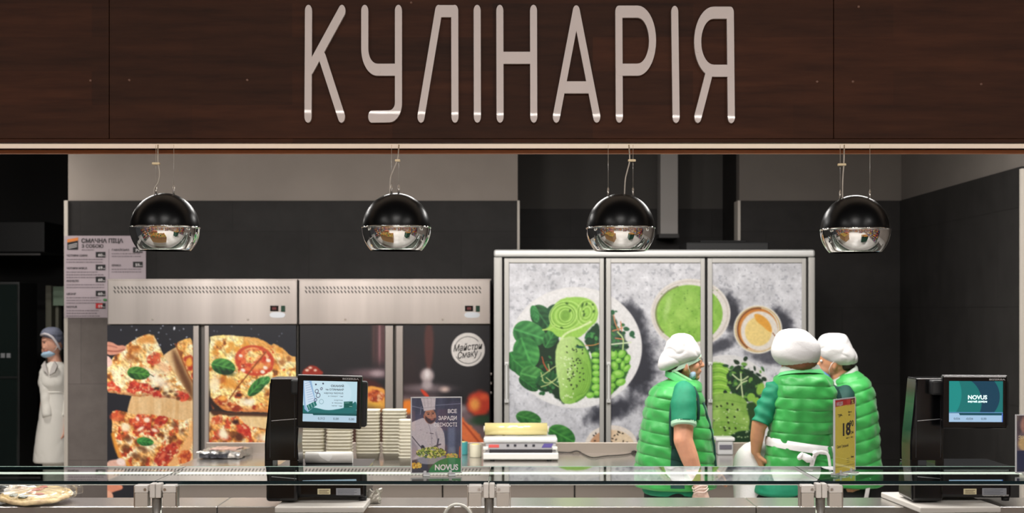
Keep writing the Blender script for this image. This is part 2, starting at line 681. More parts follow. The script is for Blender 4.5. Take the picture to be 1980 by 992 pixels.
tag(o, 'pale green notice board beside the beige door frame in the back room', 'notice board')

# duct in the recess and tray on top of the salad cabinet
t = thing('air_duct', 'grey square air duct hanging in the dark wall recess', 'duct', (X(1291, 11.8), 11.9, Z(458, 11.8)))
b = MB(); b.box(X(1277, 11.8), X(1311, 11.8), 11.8, 12.05, Z(457, 11.8), 3.4, 0.004); b.build('shaft', mat('duct_sheet', (165, 160, 156), 0.6, 0.1), t)
b = MB(); b.box(X(1274, 11.8), X(1313, 11.8), 11.79, 12.06, Z(458, 11.8) - 0.01, Z(452, 11.8), 0.003); b.build('collar', mat('duct_collar', (60, 58, 57), 0.6, 0.1), t)

# ------------------------------------------------------------------ fascia with the big letters
DF = 4.40
ZF0 = Z(276, DF)
sign = thing('shop_sign', 'wide dark brown wooden fascia with large pale letters above the counter', 'sign', (0, DF, ZF0))
xs = [-2.7, X(211, DF), X(1612, DF), 2.7]
for i in range(3):
    b = MB()
    b.box(xs[i] + 0.001, xs[i + 1] - 0.001, DF, DF + 0.03, Z(268, DF), 3.3, 0.0012)
    b.build('panel', WOOD, sign)
b = MB(); b.box(-2.7, 2.7, DF - 0.002, DF + 0.03, ZF0, Z(268.6, DF), 0.001); b.build('bottom_edge', WOOD, sign)
b = MB(); b.box(-2.7, 2.7, DF + 0.02, DF + 0.34, ZF0 + 0.012, ZF0 + 0.03); b.box(-2.7, 2.7, 4.68, 4.72, ZF0 + 0.012, 3.3); b.build('soffit', WOOD, sign, 'brown wooden underside')
b = MB(); b.box(-2.7, 2.7, 4.70, 4.722, ZF0 - 0.0006, ZF0 + 0.0125, 0.002); b.build('rear_edge', mat('lit_brown_edge', (170, 105, 66), 0.5), sign, 'brown edge band coloured as if lit')  # orange tone paints the light caught by the rear edge
b = MB(); b.box(-2.7, 2.7, DF + 0.032, DF + 0.172, ZF0 + 0.002, ZF0 + 0.012, 0.001)
b.build('light_strip', mat('soffit_light', (240, 225, 210), 0.5, emit=(255, 226, 200), strength=0.42), sign, 'pale warm light strip')
for px, py in ((175, 156), (250, 155), (478, 155), (1580, 158), (1649, 158), (1897, 163), (1660, 13), (795, 5)):
    c = P(px, py, DF)
    b = MB()
    b.lathe([(0.0045, 0), (0.0043, 0.002), (0.002, 0.003), (0.0, 0.0032)], (0, 0, 0), 10)
    vs = b.bm.verts[-40:]
    for v in vs:
        v.co = Vector((v.co.x, -v.co.z, v.co.y)) + c
    b.build('screw_cap', mat('brown_screw_cap', (104, 72, 58), 0.5), sign)

LETTER = mat('pale_letter_acrylic', (206, 194, 190), 0.6, coat=0.7, spec=0.3)
LETTER.node_tree.nodes['Principled BSDF'].inputs['Coat Roughness'].default_value = 0.015
SQ = 23.2 / 13.6


def stroke_letter(strokes, tops=()):
    """strokes: polylines in photo pixels; every stroke is 13.6 px wide and 23.2 px tall with round ends."""
    r = 6.8
    b = MB()
    k = 0
    for s in strokes:
        pts = [(x, y / SQ) for x, y in s]
        for (xa, ya), (xb, yb) in zip(pts[:-1], pts[1:]):
            dx, dy = xb - xa, yb - ya
            a0 = math.atan2(dy, dx)
            poly = []
            for i in range(13):
                a = a0 + math.pi / 2 + math.pi * i / 12
                poly.append((xa + r * math.cos(a), ya + r * math.sin(a)))
            for i in range(13):
                a = a0 - math.pi / 2 + math.pi * i / 12
                poly.append((xb + r * math.cos(a), yb + r * math.sin(a)))
            yy = DF - 0.012 - 0.00012 * (k % 12)
            b.prism([(X(px, DF), Z(py * SQ, DF)) for px, py in poly], yy, DF)
            k += 1
    return b


def arc(cx, cy, rx, ry, a0, a1, n=10):
    return [(cx + rx * math.cos(math.radians(a0 + (a1 - a0) * i / n)), cy + ry * math.sin(math.radians(a0 + (a1 - a0) * i / n))) for i in range(n + 1)]


T, B = 22.5, 226.5
letters = [
    ('K', [[(597.5, T), (596.5, B)], [(662, T), (601, 134)], [(624, 112), (661, B)]]),
    ('U', [[(706, T)] + [(706, 95)] + arc(730, 95, 24, 41, 180, 90)[1:] + [(730, 136), (771, 136)], [(771, T), (771, 200)] + arc(753, 200, 18, 26, 0, 90)[1:] + [(719.5, B)]]),
    ('L', [[(814.5, B), (848.5, T)], [(848.5, 23), (879.5, 23)], [(879.5, T), (880, B)]]),
    ('I', [[(922.8, T), (923.2, B)]]),
    ('N', [[(966.5, T), (967, B)], [(1031.5, T), (1032, B)], [(967, 113), (1031, 113)]]),
    ('A', [[(1114, T + 1), (1075.5, B)], [(1114, T + 1), (1153.5, B)], [(1088, 170), (1140, 170)]]),
    ('R', [[(1196, 24), (1197, B)], [(1196, 24), (1232, 24)] + arc(1232, 80, 29, 56, -90, 90, 18)[1:] + [(1197, 136)]]),
    ('I', [[(1303.8, T + 2), (1306.5, B + 0.5)]]),
    ('Y', [[(1411, 26), (1413, B + 1)], [(1411, 26), (1379, 26)] + arc(1379, 82, 31, 56, 270, 90, 18)[1:] + [(1412, 138)], [(1371, 140), (1348.5, B + 0.5)]]),
]
for nm, st in letters:
    stroke_letter(st).build('letter', LETTER, sign)

# ------------------------------------------------------------------ pendant lamps
DL = 4.47
RL = 66.5 * DL / F


def pendant(px, py0, wires, cable, clip, label):
    cz = Z(py0 + 65, DL)
    cx = X(px, DL)
    ztop = ZF0 + 0.0012
    t = thing('pendant_lamp', label, 'lamp', (cx, DL, cz), 'chrome pendant lamps under the fascia')
    b = MB()
    prof = [(RL * 0.985 * math.cos(a), RL * 1.0 * math.sin(a)) for a in [math.radians(q) for q in range(0, 91, 5)]]
    prof[-1] = (0.0005, prof[-1][1])
    b.lathe([(RL * 0.985, -0.003)] + prof, (cx, DL, cz), 56)
    b.build('dome', GLOSSBLACK, t, 'glossy black dome', smooth=True)
    b = MB()
    q0, q1 = 0.0, -42.0
    prof = [(RL * 0.99, 0.002), (RL * 1.012, 0.0)]
    for k in range(15):
        a = math.radians(q0 + (q1 - q0) * k / 14)
        prof.append((RL * 1.005 * math.cos(a), RL * 1.005 * math.sin(a) * 0.98))
    zr = prof[-1]
    prof.append((zr[0] - 0.0025, zr[1] - 0.001))
    b.lathe(prof, (cx, DL, cz), 64)
    b.build('reflector', CHROME, t, 'mirror chrome lower bowl', smooth=True)
    b = MB()
    prof = [(zr[0] - 0.0025, zr[1] - 0.001)]
    for k in range(12):
        a = math.radians(q1 + (88 - q1) * (k + 1) / 12)
        prof.append((RL * 0.95 * math.cos(a), RL * 0.95 * math.sin(a)))
    b.lathe(prof, (cx, DL, cz), 40)
    b.build('inner_shade', BLACKM, t, smooth=True)
    b = MB(); b.cyl((cx, DL, cz + RL * 0.93), (cx, DL, cz + 0.03), 0.016, 0.016, 14); b.ell((cx, DL, cz + 0.01), (0.022, 0.022, 0.028), None, 16, 10); b.build('bulb', mat('frosted_bulb', (200, 198, 190), 0.4), t, smooth=True)
    for wx in wires:
        x = X(wx, DL)
        dx = x - cx
        zb = cz + math.sqrt(max(RL ** 2 - dx * dx, 0))
        b = MB(); b.cyl((x, DL, zb), (x, DL, ztop), 0.0006, None, 6)
        w = b.build('suspension_wire', ALU, t)
        b = MB(); b.cyl((x, DL, zb - 0.004), (x, DL, zb + 0.024), 0.0032, 0.0028, 10); b.cyl((x, DL, zb + 0.024), (x, DL, zb + 0.028), 0.0018, 0.001, 10); b.build('ferrule', STEEL, w, smooth=True)
    pts = [P(x, y, DL - 0.006) for x, y in cable]
    pts[0].z = ztop
    sm = []
    for i in range(len(pts) - 1):
        p0, p1, p2, p3 = pts[max(i - 1, 0)], pts[i], pts[i + 1], pts[min(i + 2, len(pts) - 1)]
        for k in range(6):
            u = k / 6
            sm.append(0.5 * ((2 * p1) + (p2 - p0) * u + (2 * p0 - 5 * p1 + 4 * p2 - p3) * u * u + (3 * p1 - p0 - 3 * p2 + p3) * u ** 3))
    sm.append(pts[-1])
    b = MB(); b.tube(sm, 0.0021, 8); b.build('power_cable', mat('clear_grey_cable', (176, 168, 158), 0.4), t, smooth=True)
    b = MB(); b.box(X(clip[0], DL), X(clip[1], DL), DL - 0.011, DL + 0.002, Z(clip[2] + 2.5, DL), Z(clip[2] - 2, DL), 0.002); b.build('cable_clip', mat('cream_clip', (215, 196, 160), 0.4), t)


pendant(319, 375, (301.5, 336), [(305.5, 280), (305.5, 312), (308.5, 335), (306, 352), (299, 364), (296.5, 380)], (295, 310, 316.5), 'chrome and black pendant lamp above the menu poster')
pendant(766.5, 375, (757, 771), [(771.5, 280), (768.5, 308), (761, 328), (755, 345), (753.5, 378)], (764, 774, 310.5), 'chrome and black pendant lamp with close wires before the plain wall')
pendant(1200, 376, (1176, 1224), [(1216, 280), (1217.5, 310), (1213, 330), (1209, 348), (1207.5, 378)], (1214, 1229, 310.5), 'chrome and black pendant lamp next to the grey air duct')
pendant(1653.5, 379, (1624.5, 1682), [(1632.5, 280), (1631.5, 318), (1629.5, 348), (1629, 386)], (1619, 1635, 318.5), 'chrome and black pendant lamp nearest the dark side wall')

# ------------------------------------------------------------------ glass shelf on top of the display counter
ZS = 1.264
SY0, SY1 = 4.30, 4.70
GL = glass_mat('clear_shelf_glass', (236, 246, 241), 0.04)
GLP = bpy.data.materials.new('plain_clear_glass'); GLP.use_nodes = True
_n = GLP.node_tree; _n.nodes.remove(_n.nodes['Principled BSDF']); _t = _n.nodes.new('ShaderNodeBsdfTransparent'); _t.inputs[0].default_value = lin((244, 250, 247)); _n.links.new(_t.outputs[0], _n.nodes['Material Output'].inputs[0])
GEDGE = mat('dark_green_glass_edge', (2, 26, 32), 0.25, spec=0.3)
GLIP = mat('pale_edge_highlight', (205, 205, 198), 0.3)
bx = [-2.1, X(300.5, SY0), X(945, SY0), X(1588, SY0), 2.1]
labels = ['clear glass shelf pane over the wrapped pizza', 'clear glass shelf pane carrying the chef picture stand', 'clear glass shelf pane in front of the worker seen in profile', 'clear glass shelf pane carrying the yellow price card']
for i in range(4):
    x0, x1 = bx[i] + 0.0012, bx[i + 1] - 0.0012
    t = thing('glass_shelf', labels[i], 'glass shelf', ((x0 + x1) / 2, 4.5, ZS - 0.012), 'glass shelf panes on the counter')
    b = MB()
    zt, zb = ZS, ZS - 0.0105
    b.quad([(x0, SY0, zt), (x1, SY0, zt), (x1, SY1, zt), (x0, SY1, zt)], 0)
    b.quad([(x0, SY0, zb), (x1, SY0, zb), (x1, SY1, zb), (x0, SY1, zb)], 1)
    b.quad([(x0, SY0, zt), (x1, SY0, zt), (x1, SY0, zb), (x0, SY0, zb)], 2)
    b.quad([(x0, SY1, zt), (x1, SY1, zt), (x1, SY1, zb), (x0, SY1, zb)], 2)
    b.quad([(x0, SY0, zt), (x0, SY1, zt), (x0, SY1, zb), (x0, SY0, zb)], 2)
    b.quad([(x1, SY0, zt), (x1, SY1, zt), (x1, SY1, zb), (x1, SY0, zb)], 2)
    b.build('pane', [GL, GLP, GEDGE], t, recalc=False)
    b = MB(); b.box(x0, x1, SY0 - 0.0004, SY0 + 0.004, zb - 0.0022, zb, 0.0008); b.build('edge_highlight', GLIP, t, 'pale strip drawn as the lower edge highlight')  # thin pale strip painted as the highlight under the glass edge
    b = MB(); b.box(x0, x1, SY1 - 0.003, SY1 + 0.0005, ZS - 0.001, ZS + 0.0006, 0.0004); b.build('rear_edge', mat('pale_glass_rear', (170, 200, 190), 0.3), t)
rail = MB()
rail.cyl((-2.1, 4.672, 1.245), (2.1, 4.672, 1.245), 0.0036, None, 12)
o = rail.build('tube_light', mat('white_light_tube', (245, 245, 240), 0.4, emit=(255, 250, 240), strength=2.2), smooth=True)
tag(o, 'slim white light tube running under the rear edge of the glass shelf', 'light tube')

BR = mat('pale_grey_bracket', (202, 196, 190), 0.4)
BR2 = mat('beige_grey_clamp', (176, 167, 158), 0.45)
blab = ['pale clamp bracket with steel post between wrapped pizza and label scale', 'pale clamp bracket with steel post below the heat sealer', 'pale clamp bracket with steel post below the yellow price card']
for k, bxp in enumerate((300.5, 945.5, 1588.5)):
    D0 = 4.262
    t = thing('shelf_bracket', blab[k], 'bracket', (X(bxp, D0), D0 + 0.018, 0.9), 'shelf brackets along the counter')
    b = MB(); b.cyl((X(bxp, D0), D0 + 0.018, 0.903), (X(bxp, D0), D0 + 0.018, Z(955, D0)), 0.0145, None, 20); b.build('post', STEEL, t, smooth=True)
    b = MB(); b.box(X(bxp - 11, D0), X(bxp - 0.4, D0), D0 - 0.004, D0 + 0.034, Z(963, D0), Z(935, D0), 0.003); b.box(X(bxp + 0.4, D0), X(bxp + 11, D0), D0 - 0.004, D0 + 0.034, Z(963, D0), Z(935, D0), 0.003)
    b.build('collar', BR, t)
    for s in (-1, 1):
        xa, xb = sorted((X(bxp + s * 11, D0), X(bxp + s * 40, D0)))
        xa2, xb2 = sorted((X(bxp + s * 14, D0), X(bxp + s * 40, D0)))
        b = MB()
        b.box(xa2, xb2, D0 - 0.006, D0 + 0.034, Z(953, D0), Z(938, D0), 0.003, 0)
        b.box(*sorted((X(bxp + s * 9, D0), X(bxp + s * 16, D0))), D0 + 0.005, D0 + 0.03, Z(950, D0), Z(943, D0), 0.001, 0)
        b.box(xa2 + 0.001, xb2 - 0.001, D0 - 0.004, D0 + 0.032, Z(980, D0), Z(953, D0), 0.002, 1)
        k2 = b.build('clamp', [BR, BR2], t)
        b = MB(); b.cyl((X(bxp + s * 19, D0), D0 - 0.009, Z(946, D0)), (X(bxp + s * 19, D0), D0 - 0.004, Z(946, D0)), 0.004, None, 12); b.build('clamp_screw', STEEL, k2)
        b = MB(); b.box(*sorted((X(bxp + s * 40, D0), X(bxp + s * 42, D0))), D0, D0 + 0.03, Z(981, D0), Z(940, D0), 0.0005); b.build('side_plate', STEEL, k2)
    b = MB(); b.box(X(bxp - 38, D0), X(bxp + 38, D0), D0 + 0.034, D0 + 0.08, ZS - 0.0195, ZS - 0.0128, 0.002); b.build('support_pad', BR, t)
    if k == 1:
        b = MB(); b.cyl((X(944, D0), D0 + 0.08, 1.243), (X(944, D0), D0 + 0.3, 1.243), 0.006, 0.005, 10); b.build('support_rod', STEEL, t, smooth=True)

# ------------------------------------------------------------------ display counter under the shelf
WY0, WY1, WZ = 5.36, 5.62, 1.04
cx_ = [-3.3, X(432, 5.48), X(1452, 5.48), 3.3]
cl = ['stainless display counter section with the wrapped pizza on it', 'stainless display counter section carrying the label scale with pale screen', 'stainless display counter section carrying the label scale with teal screen']
for i in range(3):
    x0, x1 = cx_[i] + 0.001, cx_[i + 1] - 0.001
    t = thing('display_counter', cl[i], 'counter', ((x0 + x1) / 2, 5.0, 0), 'sections of the display counter')
    b = MB(); b.box(x0, x1, WY0, WY1, WZ - 0.06, WZ, 0.003); b.build('worktop', STEELH, t)
    b = MB(); b.box(x0, x1, WY0 + 0.02, WY1 - 0.02, 0.1, WZ - 0.06); b.build('rear_cabinet', STEEL, t)
    b = MB(); b.box(x0, x1, 4.36, WY0 + 0.02, 0.72, 0.76, 0.004); b.build('display_deck', STEELH, t)
    b = MB(); b.box(x0, x1, 4.262, 4.36, 0.1, 0.90, 0.006); b.build('front_panel', mat('dark_front_panel', (60, 58, 56), 0.5), t)
    b = MB(); b.box(x0, x1, 4.40, WY1 - 0.06, 0, 0.1); b.build('plinth', BLACKM, t)
# ------------------------------------------------------------------ printed pictures, painted as ink values on the vertices of each print


def _hash(ix, iy, seed):
    h = (ix.astype(np.int64) * 374761393 + iy.astype(np.int64) * 668265263 + seed * 974634721) & 0x7fffffff
    h = ((h ^ (h >> 13)) * 1274126177) & 0x7fffffff
    h = h ^ (h >> 16)
    return (h & 0xffff) / 65535.0


def vnoise(x, y, seed=0):
    ix, iy = np.floor(x), np.floor(y)
    fx, fy = x - ix, y - iy
    fx, fy = fx * fx * (3 - 2 * fx), fy * fy * (3 - 2 * fy)
    a, b = _hash(ix, iy, seed), _hash(ix + 1, iy, seed)
    c, d = _hash(ix, iy + 1, seed), _hash(ix + 1, iy + 1, seed)
    return (a + (b - a) * fx) * (1 - fy) + (c + (d - c) * fx) * fy


def fbm(x, y, s, seed=0, o=3):
    t, amp, tot = 0, 1.0, 0
    for k in range(o):
        t = t + amp * vnoise(x / s * 2 ** k, y / s * 2 ** k, seed + k * 17)
        tot += amp
        amp *= 0.5
    return t / tot


def sstep(a, b, v):
    t = np.clip((v - a) / (b - a), 0, 1)
    return t * t * (3 - 2 * t)


def chaikin(pts, n=2, closed=True):
    p = np.array(pts, float)
    for _ in range(n):
        if closed:
            q = np.roll(p, -1, 0)
            p = np.stack([0.75 * p + 0.25 * q, 0.25 * p + 0.75 * q], 1).reshape(-1, 2)
        else:
            a, b = p[:-1], p[1:]
            m = np.stack([0.75 * a + 0.25 * b, 0.25 * a + 0.75 * b], 1).reshape(-1, 2)
            p = np.concatenate([p[:1], m, p[-1:]])
    return p


class Canvas:
    def __init__(self, x0, y0, x1, y1, step=1.0, bg=(0, 0, 0)):
        self.nx = int(round((x1 - x0) / step)) + 1
        self.ny = int(round((y1 - y0) / step)) + 1
        self.X, self.Y = np.meshgrid(np.linspace(x0, x1, self.nx), np.linspace(y0, y1, self.ny))
        self.C = np.zeros((self.ny, self.nx, 3)) + np.array(bg, float)
        self.rng = random.Random(int(x0 * 7 + y0))

    def put(self, a, col):
        c = np.asarray(col, float)
        a = np.clip(a, 0, 1)[..., None]
        self.C = self.C * (1 - a) + c * a

    def sd_poly(self, pts):
        X_, Y_ = self.X, self.Y
        d = np.full(X_.shape, 1e9)
        ins = np.zeros(X_.shape, bool)
        n = len(pts)
        for i in range(n):
            ax, ay = pts[i]
            bx_, by_ = pts[(i + 1) % n]
            ex, ey = bx_ - ax, by_ - ay
            L = ex * ex + ey * ey + 1e-9
            t = np.clip(((X_ - ax) * ex + (Y_ - ay) * ey) / L, 0, 1)
            d = np.minimum(d, (X_ - ax - t * ex) ** 2 + (Y_ - ay - t * ey) ** 2)
            c = ((ay > Y_) != (by_ > Y_)) & (X_ < ex * (Y_ - ay) / (ey if abs(ey) > 1e-9 else 1e-9) + ax)
            ins ^= c
        d = np.sqrt(d)
        return np.where(ins, -d, d)

    def poly(self, pts, col, soft=1.2, jit=0.0, js=8, alpha=1.0, sm=2, seed=0):
        p = chaikin(pts, sm) if sm else np.array(pts, float)
        d = self.sd_poly(p)
        if jit:
            d = d + (fbm(self.X, self.Y, js, seed + 5) - 0.5) * 2 * jit
        self.put(alpha * sstep(soft, -soft, d), col)
        return d

    def ell_d(self, cx, cy, rx, ry, rot=0):
        c, s = math.cos(math.radians(rot)), math.sin(math.radians(rot))
        u = ((self.X - cx) * c + (self.Y - cy) * s) / rx
        v = (-(self.X - cx) * s + (self.Y - cy) * c) / ry
        r = np.sqrt(u * u + v * v)
        return (r - 1) * min(rx, ry), u, v

    def ell(self, cx, cy, rx, ry, col, rot=0, soft=1.0, jit=0.0, js=8, alpha=1.0, seed=0):
        d, u, v = self.ell_d(cx, cy, rx, ry, rot)
        if jit:
            d = d + (fbm(self.X, self.Y, js, seed + 3) - 0.5) * 2 * jit
        self.put(alpha * sstep(soft, -soft, d), col)

    def ring(self, cx, cy, rx, ry, w, col, rot=0, soft=0.8, alpha=1.0, a0=None, a1=None):
        d, u, v = self.ell_d(cx, cy, rx, ry, rot)
        m = sstep(soft, -soft, np.abs(d) - w / 2)
        if a0 is not None:
            ang = np.degrees(np.arctan2(v, u)) % 360
            m = m * (((ang - a0) % 360) < ((a1 - a0) % 360))
        self.put(alpha * m, col)

    def line(self, pts, w, col, soft=0.7, alpha=1.0, sm=2):
        p = chaikin(pts, sm, False) if sm else np.array(pts, float)
        d = np.full(self.X.shape, 1e9)
        for (ax, ay), (bx_, by_) in zip(p[:-1], p[1:]):
            ex, ey = bx_ - ax, by_ - ay
            t = np.clip(((self.X - ax) * ex + (self.Y - ay) * ey) / (ex * ex + ey * ey + 1e-9), 0, 1)
            d = np.minimum(d, (self.X - ax - t * ex) ** 2 + (self.Y - ay - t * ey) ** 2)
        self.put(alpha * sstep(soft, -soft, np.sqrt(d) - w / 2), col)

    def leaf(self, cx, cy, L, W, ang, dark, light, point=1.0, veins=True, alpha=1.0, seed=0):
        c, s = math.cos(math.radians(ang)), math.sin(math.radians(ang))
        u = ((self.X - cx) * c + (self.Y - cy) * s) / (L / 2)
        v = (-(self.X - cx) * s + (self.Y - cy) * c) / (W / 2)
        prof = np.sqrt(np.clip(1 - u * u, 0, 1)) * (1 - 0.25 * point * np.clip(u, -1, 1))
        d = (np.abs(v) - prof) * (W / 2)
        m = sstep(1.0, -1.0, d) * (np.abs(u) < 1.02)
        n = fbm(self.X, self.Y, W * 0.35, seed + 9)
        t = np.clip(0.25 + 0.9 * (n - 0.3) + 0.35 * np.sin((np.abs(v) * 2.0 - u * 3.2) * 4.0) * 0.5 - 0.25 * v, 0, 1)
        col = np.array(dark)[None, None] * (1 - t[..., None]) + np.array(light)[None, None] * t[..., None]
        self.put(m * alpha, col)
        if veins:
            self.put(m * alpha * sstep(0.13, 0.03, np.abs(v)) * 0.55, np.array(light) * 1.15)

    def grain(self, amt=0.06, s=3.0, seed=0):
        self.C *= (1 + (fbm(self.X, self.Y, s, seed, 2) - 0.5) * 2 * amt)[..., None]

    def mesh(self, name, d, parent, m, yoff=0.0, frame=None, label=None, gain=1.0):
        """frame: (origin, ux, uz) maps pixel offsets from the canvas corner to the world; default: plane at depth d."""
        if frame is None:
            wx = (self.X - CX) * d / F
            wz = CAMZ - (self.Y - HY) * d / F
            wy = np.full(self.X.shape, d + yoff)
        else:
            o, ux, uz = frame
            a, b_ = self.X - self.X[0, 0], self.Y - self.Y[0, 0]
            wx = o[0] + a * ux[0] + b_ * uz[0]
            wy = o[1] + a * ux[1] + b_ * uz[1]
            wz = o[2] + a * ux[2] + b_ * uz[2]
        co = np.stack([wx, wy, wz], -1).reshape(-1, 3).astype(np.float32)
        i = np.arange((self.ny - 1) * (self.nx - 1))
        r, c = i // (self.nx - 1), i % (self.nx - 1)
        k = r * self.nx + c
        q = np.stack([k, k + self.nx, k + self.nx + 1, k + 1], -1).astype(np.int32)
        me = bpy.data.meshes.new(name)
        me.vertices.add(len(co))
        me.vertices.foreach_set('co', co.ravel())
        me.loops.add(q.size)
        me.polygons.add(len(q))
        me.polygons.foreach_set('loop_start', np.arange(0, q.size, 4, dtype=np.int32))
        me.polygons.foreach_set('vertices', q.ravel())
        me.update()
        me.validate()
        s = np.clip(self.C / 255.0, 0, 1)
        l = np.where(s <= 0.04045, s / 12.92, ((s + 0.055) / 1.055) ** 2.4) * gain
        rgba = np.concatenate([l.reshape(-1, 3), np.ones((len(co), 1))], 1).astype(np.float32)
        at = me.attributes.new('ink', 'FLOAT_COLOR', 'POINT')
        at.data.foreach_set('color', rgba.ravel())
        return link(name, me, m, parent, label)


PRINT = attr_mat('printed_vinyl', 0.42)
PAPER = attr_mat('printed_paper', 0.55)


def cheese(cv, seed, red=0.62, brown=0.6, base=((250, 226, 168), (240, 186, 100))):
    x, y = cv.X, cv.Y
    n = sstep(0.3, 0.7, fbm(x, y, 16, seed))[..., None]
    c = np.array(base[0]) * (1 - n) + np.array(base[1]) * n

    def over(c, m, col):
        return c * (1 - m[..., None]) + np.array(col, float) * m[..., None]
    f1, f2, f3 = fbm(x, y, 9, seed + 31), fbm(x, y, 14, seed + 57, 3), fbm(x, y, 11, seed + 83, 4)
    c = over(c, 0.6 * sstep(0.54, 0.74, f1), (253, 244, 216))
    c = over(c, 0.75 * sstep(brown - 0.06, brown + 0.10, f2), (226, 160, 78))
    c = over(c, 0.75 * sstep(brown + 0.04, brown + 0.18, f2), (178, 98, 38))
    c = over(c, 0.7 * sstep(brown + 0.14, brown + 0.22, f2), (104, 54, 24))
    c = over(c, 0.8 * sstep(red, red + 0.07, f3), (214, 96, 48))
    c = over(c, 0.6 * sstep(red + 0.08, red + 0.15, f3), (168, 40, 26))
    # soft relief of the melted cheese in the picture
    gx = np.gradient(fbm(x, y, 6, seed + 7, 3), axis=1) - np.gradient(fbm(x, y, 6, seed + 7, 3), axis=0)
    c = c * (1 + np.clip(gx * 1.4, -0.16, 0.12))[..., None]
    c = c * (1 + 0.22 * (fbm(x, y, 4, seed + 11, 2) - 0.5))[..., None]
    return c


def tomato(cv, cx, cy, rx, ry, rot=0, seed=0, deep=(176, 38, 28), hi=(226, 96, 54)):
    n = sstep(0.25, 0.75, fbm(cv.X, cv.Y, 7, seed))[..., None]
    col = np.array(deep) * (1 - n) + np.array(hi) * n
    k = (0.75 * sstep(0.60, 0.74, fbm(cv.X, cv.Y, 6, seed + 3)))[..., None]
    col = col * (1 - k) + np.array((244, 200, 150)) * k
    k = (0.5 * sstep(0.62, 0.76, fbm(cv.X, cv.Y, 5, seed + 6)))[..., None]
    col = col * (1 - k) + np.array((110, 30, 20)) * k
    cv.ell(cx, cy, rx, ry, col, rot, 2.0, 4.5, 7, seed=seed)


def flecks(cv, pts, r=1.1, col=(190, 196, 214)):
    for px, py in pts:
        cv.ell(px, py, r * cv.rng.uniform(0.7, 1.4), r * cv.rng.uniform(0.8, 1.7), col, cv.rng.uniform(0, 90), 0.8, alpha=cv.rng.uniform(0.4, 1))


